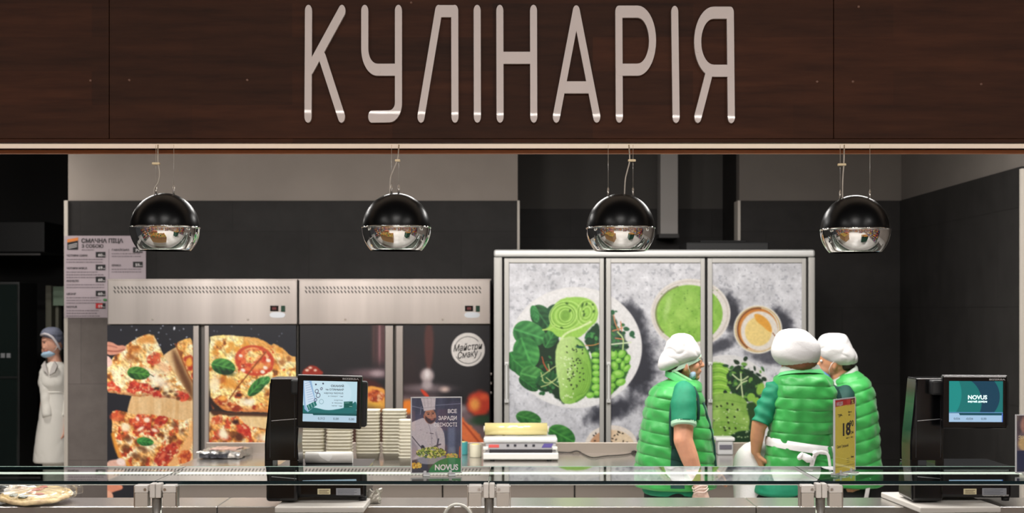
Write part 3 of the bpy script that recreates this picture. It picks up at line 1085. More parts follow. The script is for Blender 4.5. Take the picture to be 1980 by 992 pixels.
def pizza_door_one():
    cv = Canvas(207.5, 629, 373, 1045, 1.0, (20, 21, 31))
    flecks(cv, [(234, 638), (264, 638), (255, 631), (263, 653), (307, 643), (311, 635), (315, 630), (337, 635), (355, 636), (305, 655), (310, 667), (331, 667), (336, 665), (329, 656), (361, 652), (347, 639), (290, 640), (322, 646)])
    cv.ell(337, 635, 1.6, 3.4, (226, 230, 240), 10, 0.8)
    # board
    n = fbm(cv.X, cv.Y * 0.16, 7, 4)[..., None]
    wood = np.array((206, 158, 100)) * (1 - n) + np.array((246, 218, 172)) * n
    cv.poly([(316, 687), (330, 677), (345, 669), (375, 660), (375, 905), (300, 900), (250, 850), (245, 800), (253, 768), (270, 730)], wood, 1.2, sm=1)
    cv.poly([(334, 674), (346, 690), (360, 720), (374, 748), (374, 778), (352, 742), (338, 706), (333, 690)], (96, 54, 26), 7, alpha=0.92)
    cv.poly([(339, 664), (355, 656), (375, 652), (375, 742), (362, 720), (350, 690)], cheese(cv, 21, 0.58), 1.3, 0.8)
    cv.poly([(352, 688), (375, 686), (375, 716), (362, 714)], (178, 48, 28), 3, 3)
    cv.ell(366, 700, 6, 8, (236, 166, 66), 0, 3, 2)
    cv.line([(339, 665), (350, 690), (362, 720), (374, 741)], 2.4, (150, 76, 26), 1.5)
    # held slice
    sl = [(295, 644), (270, 651), (252, 662), (232, 678), (214, 696), (204, 720), (204, 757), (226, 761), (246, 764), (270, 768), (290, 765), (310, 767), (330, 770), (350, 773), (371, 776), (371, 770), (345, 733), (316, 687), (306, 664)]
    c1 = cheese(cv, 3, 0.72, 0.56, ((250, 232, 186), (240, 206, 140)))
    d = cv.poly(sl, c1, 1.2, 1.0, 6, sm=1)
    cv.put(sstep(-9, -1, d) * sstep(1, -1, d) * 0.55 * (cv.Y > 752), (140, 62, 26))
    cv.put(sstep(7, 0, np.abs((cv.X - 204) * 0.62 + (cv.Y - 720) * 0.79 - 0)) * 0, (0, 0, 0))
    cv.poly([(262, 655), (295, 645), (303, 664), (285, 664), (268, 664)], (218, 138, 52), 4, 3, alpha=0.8)
    cv.ell(262, 676, 12, 8, (204, 120, 48), 0, 6, 3, alpha=0.8)
    cv.ell(254, 692, 11, 7, (150, 84, 36), 20, 6, 3, alpha=0.8)
    tomato(cv, 297, 693, 13, 13, 0, 5, (196, 66, 40), (224, 104, 66))
    cv.ell(318, 712, 14, 9, (236, 176, 130), 30, 6, 3, alpha=0.7)
    cv.ell(305, 735, 28, 10, (253, 246, 226), 35, 8, 3, alpha=0.8)
    for q in ((214, 744, 10, 6), (222, 752, 12, 5), (266, 748, 20, 9), (286, 752, 16, 8), (302, 762, 12, 5), (256, 754, 10, 7)):
        tomato(cv, *q, 10, int(q[0]), (176, 34, 28), (226, 90, 58))
    tomato(cv, 352, 766, 13, 9, 20, 44, (190, 44, 32), (226, 96, 60))
    for q in ((318, 760), (330, 757), (340, 764), (326, 766), (345, 770), (300, 752)):
        cv.ell(q[0], q[1], 4, 3, (86, 46, 22), 0, 2, 2, alpha=0.8)
    cv.ell(302, 751, 3.2, 2.4, (40, 34, 26))
    cv.ell(306, 752, 2, 2.6, (40, 34, 26))
    cv.leaf(268, 722, 44, 25, 8, (14, 56, 22), (92, 158, 62), 0.4, seed=3)
    cv.line([(289, 723), (297, 728)], 1.6, (36, 56, 24))
    cv.ell(255, 717, 5, 4, (120, 176, 84), 10, 3, alpha=0.5)
    # upper hand
    cv.poly([(204, 660), (218, 662), (228, 669), (238, 667), (246, 672), (238, 680), (222, 687), (204, 686)], (214, 148, 124), 1.2)
    cv.line([(204, 678), (226, 680), (240, 676)], 2.4, (150, 78, 62), 1.5)
    cv.line([(206, 668), (216, 669), (226, 672)], 1.6, (160, 92, 78), 1.5)
    cv.poly([(204, 686), (213, 691), (218, 700), (213, 709), (204, 711)], (238, 200, 190), 1.2)
    # lower slice
    lo = [(215, 796), (228, 793), (245, 797), (262, 803), (285, 800), (310, 804), (328, 808), (345, 813), (360, 812), (376, 806), (376, 912), (300, 912), (250, 906), (236, 893), (227, 880), (221, 856), (216, 838), (217, 816)]
    cv.poly(lo, cheese(cv, 41, 0.60, 0.50, ((250, 224, 176), (236, 176, 104))), 1.2, 1.4, 6, sm=1)
    cv.line([(218, 840), (224, 866), (234, 888), (250, 902)], 6, (224, 146, 52), 3)
    cv.ell(228, 806, 13, 10, (206, 82, 46), 0, 4, 4, alpha=0.75)
    cv.ell(243, 826, 8, 8, (250, 236, 206), 0, 4, 2, alpha=0.8)
    tomato(cv, 275, 818, 18, 18, 0, 61)
    tomato(cv, 310, 815, 14, 9, -20, 62)
    tomato(cv, 292, 834, 16, 8, 10, 63, (150, 34, 28))
    for q in ((272, 829, 7, 3, -30), (284, 812, 6, 5, 0), (299, 832, 6, 3, 20), (266, 810, 5, 3, 60)):
        cv.ell(q[0], q[1], q[2], q[3], (252, 228, 200), q[4], 2)
    for q in ((243, 868, 8, 8), (262, 882, 9, 7), (275, 868, 10, 5), (280, 890, 8, 6), (312, 842, 6, 4), (330, 848, 5, 4), (352, 833, 4, 5), (338, 822, 7, 6), (246, 848, 8, 6)):
        cv.ell(q[0], q[1], q[2], q[3], (92, 44, 18), 20, 4, 3, alpha=0.75)
    cv.poly([(322, 902), (344, 876), (366, 842), (372, 812), (376, 812), (376, 858), (340, 905)], (236, 176, 112), 2, 1.5)
    tomato(cv, 322, 877, 31, 13, -40, 71, (158, 34, 26), (208, 70, 44))
    cv.ell(314, 882, 9, 3, (232, 130, 90), -45, 2, alpha=0.7)
    tomato(cv, 358, 884, 16, 12, -40, 73, (176, 56, 30), (232, 130, 60))
    cv.leaf(281, 854, 33, 17, 8, (16, 84, 34), (86, 170, 80), 0.4, seed=8)
    # lower hand
    cv.poly([(204, 893), (222, 888), (236, 890), (246, 899), (242, 912), (222, 924), (204, 930)], (226, 178, 160), 1.5)
    cv.ell(234, 893, 9, 7, (246, 222, 214), 20, 2)
    cv.poly([(204, 930), (222, 934), (237, 938), (238, 946), (222, 950), (204, 958)], (222, 140, 110), 1.2)
    cv.poly([(204, 948), (212, 948), (219, 956), (219, 966), (204, 972)], (230, 168, 140), 1.2)
    cv.grain(0.05)
    return cv


def pizza_door_two():
    cv = Canvas(405, 629, 572, 1045, 1.0, (22, 24, 34))
    flecks(cv, [(448, 631), (414, 640), (420, 641), (540, 650), (536, 660), (500, 647), (486, 636), (545, 645), (503, 654)], 1.0, (120, 124, 140))
    po = [(404, 652), (418, 648), (450, 648), (470, 651), (490, 652), (510, 658), (524, 669), (531, 664), (548, 675), (562, 688), (574, 692), (574, 802), (540, 798), (500, 797), (465, 796), (434, 794), (418, 783), (404, 764)]
    c = cheese(cv, 5, 0.74, 0.58, ((250, 230, 164), (246, 206, 120)))
    d = cv.poly(po, c, 1.2, 1.4, 6, sm=1)
    cv.put(sstep(-26, -2, d) * sstep(0.5, -0.5, d) * 0.6 * (cv.Y < 700) * (cv.X > 470), (214, 134, 54))
    cv.put(sstep(-14, -1, d) * sstep(0.5, -0.5, d) * 0.7 * (cv.Y > 770), (196, 92, 36))
    for q in ((424, 664), (447, 666), (441, 677), (457, 676), (416, 681), (478, 664), (475, 670), (500, 670), (540, 676)):
        cv.ell(q[0], q[1], 6, 5, (222, 150, 52), 0, 4, 3, alpha=0.85)
    cv.ell(545, 700, 7, 7, (150, 74, 28), 0, 4, 3, alpha=0.7)
    cv.ell(536, 711, 8, 6, (230, 152, 60), 0, 4, 3, alpha=0.8)
    cv.ell(558, 693, 4, 5, (150, 84, 40), 0, 3, 2, alpha=0.8)
    # tomato slice
    tomato(cv, 493, 700, 36, 26, 8, 15, (198, 58, 36), (230, 116, 66))
    cv.ring(492, 697, 35, 27, 5, (196, 62, 36), 10, 1.4, 0.85)
    cv.poly([(474, 682), (494, 675), (510, 682), (500, 692), (490, 705), (474, 700)], cheese(cv, 99, 0.66), 4, 4)
    cv.ell(505, 708, 15, 6, (240, 178, 96), -8, 4, 3, alpha=0.8)
    for q in ((519, 697), (508, 719), (465, 688), (513, 711), (470, 716)):
        cv.ell(q[0], q[1], 4, 3, (250, 232, 214), 20, 1.5, 1)
    cv.ell(440, 740, 18, 10, (224, 144, 48), 20, 6, 4, alpha=0.85)
    cv.ell(428, 736, 6, 5, (170, 84, 34), 0, 4, 2, alpha=0.8)
    cv.ell(415, 742, 9, 14, (253, 240, 206), 10, 6, 3, alpha=0.8)
    cv.line([(514, 681), (490, 710), (478, 726), (462, 745), (444, 771)], 2.6, (140, 72, 30), 1.0)
    for q in ((461, 764, 8, 6, 0), (430, 774, 14, 8, 10), (414, 780, 7, 8, 0), (448, 782, 10, 6, 0), (456, 790, 9, 5, 0), (493, 788, 5, 4, 0)):
        tomato(cv, *q, int(q[0]), (150, 46, 22), (226, 116, 50))
    cv.ell(462, 764, 5, 3, (70, 26, 14), 0, 2, 1)
    cv.ell(430, 770, 8, 5, (244, 176, 80), 0, 3, 2)
    cv.ell(478, 778, 12, 7, (253, 244, 220), 0, 5, 3, alpha=0.9)
    cv.poly([(404, 764), (418, 782), (434, 795), (425, 800), (404, 780)], (40, 22, 14), 3)
    cv.leaf(432, 709, 47, 31, 14, (12, 58, 24), (88, 160, 72), 0.1, seed=13)
    cv.ell(440, 721, 14, 5, (10, 34, 18), 12, 3, alpha=0.7)
    cv.leaf(497, 748, 48, 22, -46, (16, 64, 26), (84, 164, 74), -0.3, seed=17)
    cv.leaf(514, 736, 20, 15, -40, (24, 96, 44), (118, 190, 100), 0.2, seed=18)
    # second pizza below
    n = fbm(cv.X, cv.Y * 0.3, 9, 4)[..., None]
    wood = np.array((226, 186, 124)) * (1 - n) + np.array((246, 224, 180)) * n
    cv.poly([(420, 797), (470, 800), (520, 801), (574, 806), (574, 850), (404, 850), (404, 796)], wood, 2, sm=0)
    cv.poly([(404, 790), (430, 797), (520, 799), (574, 804), (574, 808), (470, 804), (438, 805), (412, 806)], (66, 32, 16), 3, alpha=0.95)
    cv.poly([(404, 812), (418, 803), (432, 802), (448, 808), (462, 804), (470, 818), (485, 826), (500, 826), (516, 832), (540, 828), (574, 836), (574, 915), (404, 915)], cheese(cv, 52, 0.56, 0.52, ((250, 216, 156), (236, 160, 80))), 1.5, 2, 6)
    tomato(cv, 420, 812, 12, 8, -20, 91, (196, 70, 40), (232, 130, 80))
    tomato(cv, 474, 834, 14, 11, 30, 93, (186, 36, 28), (222, 84, 56))
    cv.ell(456, 816, 6, 5, (60, 22, 14), 0, 3, 2)
    cv.ell(462, 846, 9, 7, (90, 40, 20), 0, 4, 2)
    cv.ell(432, 840, 10, 9, (252, 238, 206), 20, 5, 3)
    cv.ell(520, 848, 20, 10, (252, 240, 206), 0, 7, 4)
    cv.grain(0.05)
    return cv


def wine_door_one():
    cv = Canvas(580, 629, 744, 1045, 1.2, (23, 20, 25))
    s = sstep(712, 736, cv.X) * sstep(722, 690, cv.Y)
    cv.put(s * 0.75, (104, 66, 68))
    cv.put(sstep(4, 0, np.abs(cv.X - 734)) * sstep(716, 680, cv.Y) * 0.6, (176, 128, 134))
    cv.put(sstep(5, 0, np.abs(cv.X - 722)) * sstep(716, 680, cv.Y) * 0.4, (110, 70, 60))
    cv.ell(726, 722, 46, 9, (140, 110, 116), 0, 8, alpha=0.75)
    cv.ell(730, 722, 12, 6, (190, 170, 174), 0, 5, alpha=0.7)
    cv.poly([(640, 732), (744, 732), (744, 800), (640, 800)], (66, 20, 20), 5)
    cv.poly([(690, 752), (712, 746), (730, 748), (748, 752), (748, 800), (690, 800)], (230, 158, 70), 2, 2)
    tomato(cv, 726, 766, 18, 11, 10, 5, (150, 50, 24), (226, 120, 60))
    cv.ell(718, 784, 20, 7, (240, 186, 70), 0, 4, 3)
    cv.poly([(584, 722), (590, 710), (604, 705), (618, 712), (628, 726), (584, 730)], (150, 38, 20), 2, 2)
    for q in ((594, 716), (610, 716), (600, 711)):
        cv.ell(q[0], q[1], 3, 2, (236, 200, 180), 0, 1.5, 1)
    cv.poly([(570, 760), (660, 770), (760, 800), (760, 1060), (570, 1060)], (74, 48, 38), 14, sm=0)
    cv.grain(0.05)
    return cv


def wine_door_two():
    cv = Canvas(780, 629, 946, 1045, 1.2, (22, 19, 24))
    s = sstep(840, 795, cv.X) * sstep(632, 700, cv.Y)
    cv.put(s * 0.35, (66, 34, 34))
    cv.poly([(819, 625), (840, 625), (837, 715), (822, 715)], (84, 42, 38), 4, alpha=0.9)
    cv.ell(826, 726, 13, 14, (176, 160, 160), 0, 5)
    cv.ell(826, 724, 5, 8, (226, 216, 216), 0, 4)
    cv.ell(824, 751, 44, 8, (128, 112, 116), 0, 7, alpha=0.85)
    cv.ell(826, 744, 10, 9, (170, 156, 158), 0, 5)
    cv.ell(860, 753, 8, 5, (206, 180, 170), 0, 5)
    cv.poly([(770, 764), (840, 764), (900, 785), (960, 850), (960, 1060), (770, 1060)], (112, 92, 96), 10, sm=0)
    cv.poly([(770, 800), (960, 870), (960, 1060), (770, 1060)], (70, 52, 50), 20, sm=0)
    cv.poly([(776, 774), (800, 772), (800, 800), (776, 800)], (232, 128, 40), 5)
    cv.poly([(811, 752), (820, 754), (832, 768), (822, 768)], (206, 62, 36), 2)
    cv.ell(890, 790, 14, 6, (140, 130, 134), 0, 6)
    cv.ell(927, 780, 24, 24, (196, 58, 34), 0, 6, 3)
    cv.ell(918, 782, 10, 12, (238, 156, 74), 0, 7)
    cv.ell(936, 768, 8, 6, (226, 90, 50), 0, 5)
    cv.ell(932, 812, 22, 9, (34, 66, 40), -8, 6)
    cv.poly([(886, 800), (904, 818), (928, 842), (942, 862), (928, 870), (886, 850)], (226, 116, 66), 3, 3)
    cv.line([(896, 818), (932, 862)], 3, (170, 66, 40), 2)
    cv.ell(905, 676, 32.5, 32.5, (226, 220, 215), 0, 0.8)
    cv.ring(905, 677, 26, 26, 1.2, (70, 66, 66), 0, 0.5, 1, 200, 320)
    cv.ring(905, 677, 26, 26, 1.2, (70, 66, 66), 0, 0.5, 1, 10, 150)
    cv.grain(0.04)
    return cv


def concrete(cv, seed=7):
    n = fbm(cv.X, cv.Y, 26, seed, 4)
    m = fbm(cv.X, cv.Y, 9, seed + 3, 3)
    cv.C = (np.array((214, 214, 220)) + ((n - 0.5) * 46 + (m - 0.5) * 40)[..., None])
    cv.put(sstep(0.62, 0.75, fbm(cv.X, cv.Y, 6, seed + 9)) * 0.5, (150, 152, 162))
    low = sstep(640, 900, cv.Y) * 0.35  # tone sinks downward, fall-off of the light put into the print
    cv.put(low, (160, 160, 168))


def shade(cv, cx, cy, rx, ry, rot, a, seed):
    d, u, v = cv.ell_d(cx, cy, rx, ry, rot)
    r = np.sqrt(u * u + v * v) + (fbm(cv.X, cv.Y, 10, seed) - 0.5) * 0.5
    cv.put(sstep(1.08, 0.35, r) * a, (38, 39, 50))


def salad_scene(x0, x1):
    cv = Canvas(x0, 509, x1, 1045, 1.0)
    concrete(cv)
    R = random.Random(5)
    # soft dark shadows of the photographed crockery
    shade(cv, 1236, 700, 44, 100, -4, 0.97, 3)
    shade(cv, 1222, 610, 26, 44, -35, 0.9, 4)
    shade(cv, 1180, 795, 70, 26, -20, 0.9, 5)
    shade(cv, 1414, 610, 30, 60, -25, 0.95, 6)
    shade(cv, 1395, 668, 50, 16, -25, 0.8, 7)
    shade(cv, 1512, 625, 26, 44, -30, 0.9, 8)
    shade(cv, 1245, 860, 20, 40, 10, 0.9, 9)
    shade(cv, 1490, 690, 60, 22, 10, 0.7, 10)
    # big plate
    cv.ell(1113, 672, 128, 117, (228, 226, 226), 0, 1.2)
    cv.ring(1113, 672, 118, 107, 14, (236, 235, 236), 0, 5, 0.6)
    DK, MD, LT = (14, 48, 26), (28, 92, 46), (82, 158, 84)
    cv.poly([(1030, 640), (1055, 600), (1080, 640), (1083, 700), (1084, 755), (1096, 783), (1080, 776), (1064, 756), (1040, 752), (1018, 738), (1006, 700)], (16, 46, 26), 2, 3)
    cv.leaf(1047, 613, 52, 40, 55, (18, 62, 34), (66, 128, 74), -0.2, seed=31)
    cv.leaf(1034, 607, 34, 16, 75, (34, 108, 54), (80, 162, 90), 0.2, False, seed=32)
    cv.leaf(1068, 598, 26, 16, -35, (16, 56, 36), (44, 96, 60), 0.2, seed=33)
    cv.leaf(1024, 646, 66, 48, 18, (28, 88, 44), (84, 166, 88), 0.5, seed=34)
    cv.leaf(1066, 652, 46, 26, -60, (22, 74, 38), (70, 146, 74), 0.3, seed=35)
    cv.leaf(1018, 682, 62, 50, 70, (30, 96, 46), (84, 168, 84), 0.2, seed=36)
    cv.leaf(997, 700, 44, 34, 60, (24, 86, 42), (60, 140, 66), 0.2, seed=37)
    cv.leaf(1012, 712, 54, 34, 40, (26, 90, 42), (70, 150, 70), 0.2, seed=38)
    cv.leaf(1030, 728, 50, 40, 15, (34, 96, 44), (92, 168, 86), 0.2, seed=39)
    cv.leaf(1022, 742, 44, 22, 35, (20, 72, 34), (56, 128, 60), 0.2, seed=40)
    cv.leaf(1058, 738, 46, 38, -20, (14, 52, 28), (44, 112, 58), 0.2, seed=41)
    for _ in range(34):
        px, py = R.uniform(1040, 1080), R.uniform(690, 762)
        cv.ell(px, py, R.uniform(2, 5), R.uniform(1.5, 3.5), R.choice([(18, 56, 30), (34, 92, 48), (58, 124, 66)]), R.uniform(0, 180), 1)
    for pts in ([(1048, 690), (1053, 708), (1062, 718)], [(1050, 700), (1058, 716)]):
        cv.line(pts, 2, (168, 82, 50))
    for pts in ([(1046, 728), (1055, 722), (1068, 712), (1078, 706)], [(1048, 735), (1056, 742), (1072, 736), (1080, 726)], [(1046, 748), (1060, 744), (1074, 734)], [(1056, 730), (1068, 740), (1080, 748)], [(1046, 720), (1050, 736)], [(1063, 718), (1060, 704)]):
        cv.line(pts, 1.5, (196, 208, 140))
    # courgette ribbons
    zz = [(1064, 606), (1072, 588), (1086, 577), (1108, 574), (1132, 575), (1150, 585), (1157, 602), (1154, 622), (1140, 634), (1128, 648), (1112, 656), (1090, 654), (1076, 650), (1068, 640), (1052, 638), (1064, 630)]
    cv.poly(zz, (156, 206, 88), 1.4, 1)
    for k in range(12):
        cv.ring(1092 + 2 * math.sin(k), 610, 8 + 3.4 * k, 9 + 2.6 * k, 1.8, (196, 230, 136) if k % 2 else (112, 164, 60), -20, 0.8, 0.7 if k < 8 else 0.0)
    for k in range(8):
        cv.ring(1134, 604, 5 + 2.8 * k, 8 + 3.4 * k, 1.5, (200, 232, 140) if k % 2 else (124, 172, 66), 15, 0.8, 0.6 if k < 6 else 0.0)
    cv.ell(1093, 610, 8, 11, (122, 172, 66), 20, 3)
    for q in ((1096, 587, 3, 2), (1126, 590, 2, 5), (1134, 588, 2, 3), (1129, 609, 2, 4), (1102, 601, 2, 3), (1086, 634, 3, 2), (1146, 589, 2, 2), (1148, 602, 2, 3), (1128, 602, 2, 2)):
        cv.ell(q[0], q[1], q[2], q[3], (64, 104, 36), 20, 1)
    cv.line([(1142, 622), (1120, 634), (1098, 642), (1086, 652), (1080, 672)], 4, (214, 234, 168))
    cv.line([(1050, 638), (1064, 636), (1074, 628)], 3, (176, 214, 110))
    # greens beside
    cv.poly([(1128, 650), (1145, 630), (1160, 622), (1160, 680), (1150, 690), (1138, 676)], (20, 60, 34), 2, 3)
    for _ in range(20):
        cv.ell(R.uniform(1128, 1158), R.uniform(634, 682), R.uniform(2, 5), R.uniform(2, 4), R.choice([(36, 104, 56), (70, 144, 74), (22, 70, 44)]), R.uniform(0, 180), 1)
    cv.line([(1132, 668), (1146, 668), (1158, 664)], 1.6, (206, 140, 80))
    # avocado
    av = [(1073, 684), (1078, 664), (1092, 652), (1112, 650), (1128, 662), (1140, 686), (1147, 712), (1146, 740), (1136, 764), (1112, 780), (1092, 782), (1082, 772), (1081, 742), (1075, 716)]
    g = sstep(1075, 1145, cv.X + (cv.Y - 700) * 0.3)[..., None]
    avc = np.array((190, 220, 140)) * (1 - g) + np.array((132, 186, 72)) * g
    d = cv.poly(av, avc, 1.3, 0.8)
    for k in range(7):
        cv.line([(1104 + 5 * k, 668 + 6 * k), (1118 + 4 * k, 706 + 5 * k), (1116 + 2.5 * k, 742 + 3 * k), (1096 + 4 * k, 778 - 2.5 * k)], 1.2, (92, 144, 46), 0.8, 0.25 + 0.09 * k)
    cv.put(sstep(-5, -1, d) * sstep(1, -1, d) * 0.7 * (cv.X > 1112), (60, 118, 40))
    for _ in range(46):
        px, py = R.gauss(1110, 9), R.uniform(664, 752)
        cv.ell(px, py, 1.9, 1.2, (28, 40, 22), R.uniform(0, 180), 0.6)
    for _ in range(30):
        px, py = R.gauss(1098, 9), R.uniform(690, 770)
        cv.ell(px, py, 2.2, 1.2, (226, 240, 196), R.uniform(0, 180), 0.8, alpha=0.8)
    cv.ell(1121, 671, 8, 2.6, (22, 78, 56), 5, 1)
    # beans
    cv.poly([(1142, 690), (1150, 678), (1185, 668), (1212, 676), (1218, 700), (1214, 725), (1200, 745), (1185, 760), (1165, 768), (1148, 770), (1136, 764), (1146, 740)], (44, 100, 34), 1.5, 1)
    for k, q in enumerate(((1151, 686, 8, 5, 0), (1152, 698, 8, 5, 5), (1152, 710, 7, 6, 0), (1153, 722, 8, 6, 0), (1152, 735, 8, 7, 10), (1152, 749, 9, 7, -20), (1141, 764, 8, 6, -10), (1154, 760, 6, 5, 0), (1186, 686, 8, 10, 10), (1202, 684, 9, 7, -50), (1196, 697, 6, 5, 0), (1213, 694, 6, 9, 20), (1188, 707, 7, 9, -20), (1204, 706, 4, 9, 10), (1212, 712, 9, 5, -45), (1195, 723, 12, 8, 0), (1184, 731, 7, 9, 30), (1200, 739, 10, 7, -20), (1184, 746, 6, 6, 0), (1180, 756, 6, 8, 20))):
        cv.ell(q[0], q[1], q[2], q[3], (118, 190, 62), q[4], 1.0)
        cv.ell(q[0] - 1, q[1] - 1.5, q[2] * 0.6, q[3] * 0.5, (168, 222, 110), q[4], 2)
    # sprouts on the right half of the plate
    cv.poly([(1178, 600), (1188, 612), (1196, 640), (1210, 650), (1216, 680), (1196, 672), (1178, 676)], (24, 62, 38), 2, 4, alpha=0.8)
    for _ in range(26):
        cv.ell(R.uniform(1178, 1212), R.uniform(628, 680), R.uniform(2, 5), R.uniform(2, 4), R.choice([(30, 84, 46), (64, 130, 70), (20, 56, 36)]), R.uniform(0, 180), 1)
    for pts in ([(1186, 604), (1188, 622), (1196, 640)], [(1200, 622), (1202, 640)], [(1184, 640), (1204, 634)], [(1190, 654), (1206, 656)]):
        cv.line(pts, 2, (214, 140, 100))
    cv.line([(1180, 666), (1200, 664), (1220, 662)], 2.4, (222, 234, 200))
    cv.line([(1194, 642), (1206, 654), (1204, 676)], 2.2, (200, 226, 150))
    for q in ((1211, 636, 6, 4), (1222, 646, 5, 6), (1184, 604, 5, 5), (1225, 652, 3, 2), (1191, 602, 3, 2)):
        cv.ell(q[0], q[1], q[2], q[3], (36, 96, 58), 10, 1, 1)
    # loose spinach and sesame bowl
    cv.leaf(1022, 809, 50, 28, 14, (20, 78, 34), (70, 140, 62), 0.1, seed=51)
    cv.leaf(1086, 842, 56, 38, 28, (20, 82, 34), (78, 152, 66), 0.1, seed=52)
    cv.ell(1182, 862, 51, 40, (226, 216, 206), 0, 1.2)
    gg = sstep(1150, 1200, cv.X)[..., None]
    cv.ell(1183, 864, 44, 33, np.array((196, 150, 116)) * (1 - gg) + np.array((228, 206, 176)) * gg, 0, 1.5)
    for q in ((1148, 842), (1152, 838), (1150, 852), (1184, 848), (1188, 842), (1194, 840), (1198, 836), (1204, 838), (1191, 850), (1205, 853), (1212, 855), (1182, 854), (1195, 835)):
        cv.ell(q[0], q[1], 2.2, 1.4, (50, 40, 32), R.uniform(0, 180), 0.7)
    # green soup
    cv.ell(1335, 606, 77, 67, (228, 222, 216), 0, 1.2)
    cv.ring(1335, 606, 72, 62, 3, (206, 196, 186), 0, 1.5, 0.7)
    n = fbm(cv.X, cv.Y, 16, 77)[..., None]
    cv.ell(1332, 607, 65, 56, np.array((116, 172, 54)) * (1 - n) + np.array((176, 218, 106)) * n, 0, 1.2)
    cv.ring(1334, 607, 66, 57, 3, (116, 120, 76), 0, 1.5, 0.8, 140, 250)
    for _ in range(60):
        cv.ell(R.uniform(1275, 1390), R.uniform(560, 655), R.uniform(0.6, 1.6), R.uniform(0.6, 1.6), (84, 134, 40), 0, 0.8, alpha=0.7)
    cv.ell(1290, 596, 5, 22, (200, 230, 150), 14, 4, 2, alpha=0.6)
    # oil cup
    cv.ell(1465, 637, 47, 47, (226, 220, 208), 0, 1.2)
    cv.ring(1465, 637, 43, 43, 2.5, (210, 176, 110), 0, 1, 0.8)
    cv.ell(1465, 637, 39, 41, (206, 132, 56), 0, 1.2)
    cv.ring(1465, 637, 39, 41, 3.5, (120, 62, 24), 0, 1.4, 0.85, 120, 280)
    cv.ell(1468, 640, 36, 38, (232, 224, 214), 0, 2)
    cv.ell(1466, 641, 26, 28, (240, 212, 136), 0, 2)
    cv.poly([(1456, 606), (1472, 608), (1488, 622), (1494, 644), (1484, 640), (1474, 630), (1462, 622)], (230, 164, 62), 2)
    cv.line([(1494, 644), (1500, 652)], 2, (150, 84, 40))
    # plate with greens lower right
    cv.ell(1405, 810, 104, 124, (222, 220, 220), 0, 1.2)
    cv.poly([(1370, 702), (1395, 700), (1412, 716), (1420, 745), (1400, 775), (1370, 780)], (140, 196, 70), 2, 3)
    for k in range(9):
        cv.line([(1372, 706 + 8 * k), (1392, 702 + 8 * k), (1412, 714 + 7 * k)], 2, (190, 228, 120) if k % 2 else (84, 136, 44), 0.8, 0.7)
    cv.poly([(1402, 722), (1424, 704), (1450, 716), (1470, 730), (1478, 750), (1466, 775), (1436, 778), (1412, 760)], (24, 56, 30), 2, 4)
    for _ in range(60):
        cv.ell(R.uniform(1402, 1476), R.uniform(704, 776), R.uniform(2, 7), R.uniform(2, 4), R.choice([(26, 66, 34), (60, 110, 54), (110, 160, 70), (18, 44, 28)]), R.uniform(0, 180), 1)
    for pts in ([(1432, 722), (1433, 745), (1436, 768)], [(1416, 724), (1432, 738), (1446, 728)], [(1424, 752), (1433, 740), (1444, 736)]):
        cv.line(pts, 2.4, (206, 220, 170))
    for q in ((1441, 694, 4, 5), (1477, 733, 6, 4), (1424, 700, 6, 4)):
        cv.ell(q[0], q[1], q[2], q[3], (24, 50, 28), 30, 1, 1)
    for q in ((1452, 768, 8, 8), (1462, 776, 7, 8), (1470, 752, 7, 12)):
        cv.ell(q[0], q[1], q[2], q[3], (140, 190, 74), 20, 1.5)
    g = fbm(cv.X, cv.Y, 18, 88)[..., None]
    cv.poly([(1370, 768), (1400, 758), (1432, 764), (1448, 782), (1452, 815), (1446, 842), (1410, 862), (1370, 870)], np.array((108, 156, 56)) * (1 - g) + np.array((168, 204, 108)) * g, 1.5, 1.5)
    cv.poly([(1440, 780), (1460, 775), (1468, 800), (1462, 840), (1446, 835), (1450, 810)], (36, 72, 32), 2, 1)
    cv.poly([(1404, 846), (1430, 832), (1456, 832), (1470, 850), (1465, 880), (1410, 880)], (22, 56, 28), 2, 1)
    for y in (776, 792, 818):
        cv.line([(1374, y), (1405, y - 3), (1440, y + 4)], 1.6, (96, 146, 52), 1, 0.6)
    for q in ((1386, 786), (1394, 785), (1406, 780), (1416, 782), (1406, 792), (1426, 792), (1380, 813), (1406, 807), (1420, 806), (1408, 817), (1400, 827), (1410, 828), (1422, 828), (1402, 832)):
        cv.ell(q[0], q[1], 2.4, 1.8, (34, 48, 24), R.uniform(0, 90), 0.7)
    for _ in range(40):
        cv.ell(R.uniform(1374, 1446), R.uniform(790, 852), 1.6, 1.2, (214, 232, 180), 0, 0.8, alpha=0.7)
    # bottom: the concrete goes on
    cv.grain(0.05)
    return cv
# ------------------------------------------------------------------ two steel upright fridges with food pictures
HEADM = mat('brushed_steel_hood', (206, 197, 191), 0.32, 0.8, noise=0.14, nscale=1.3, stretch=(4, 1, 0.3))  # broad vertical bands in the colour stand for reflections in the steel
SLOT = mat('dark_vent_slot', (20, 19, 18), 0.7)
SIDEM = mat('fridge_side_steel', (120, 116, 112), 0.4, 0.7)


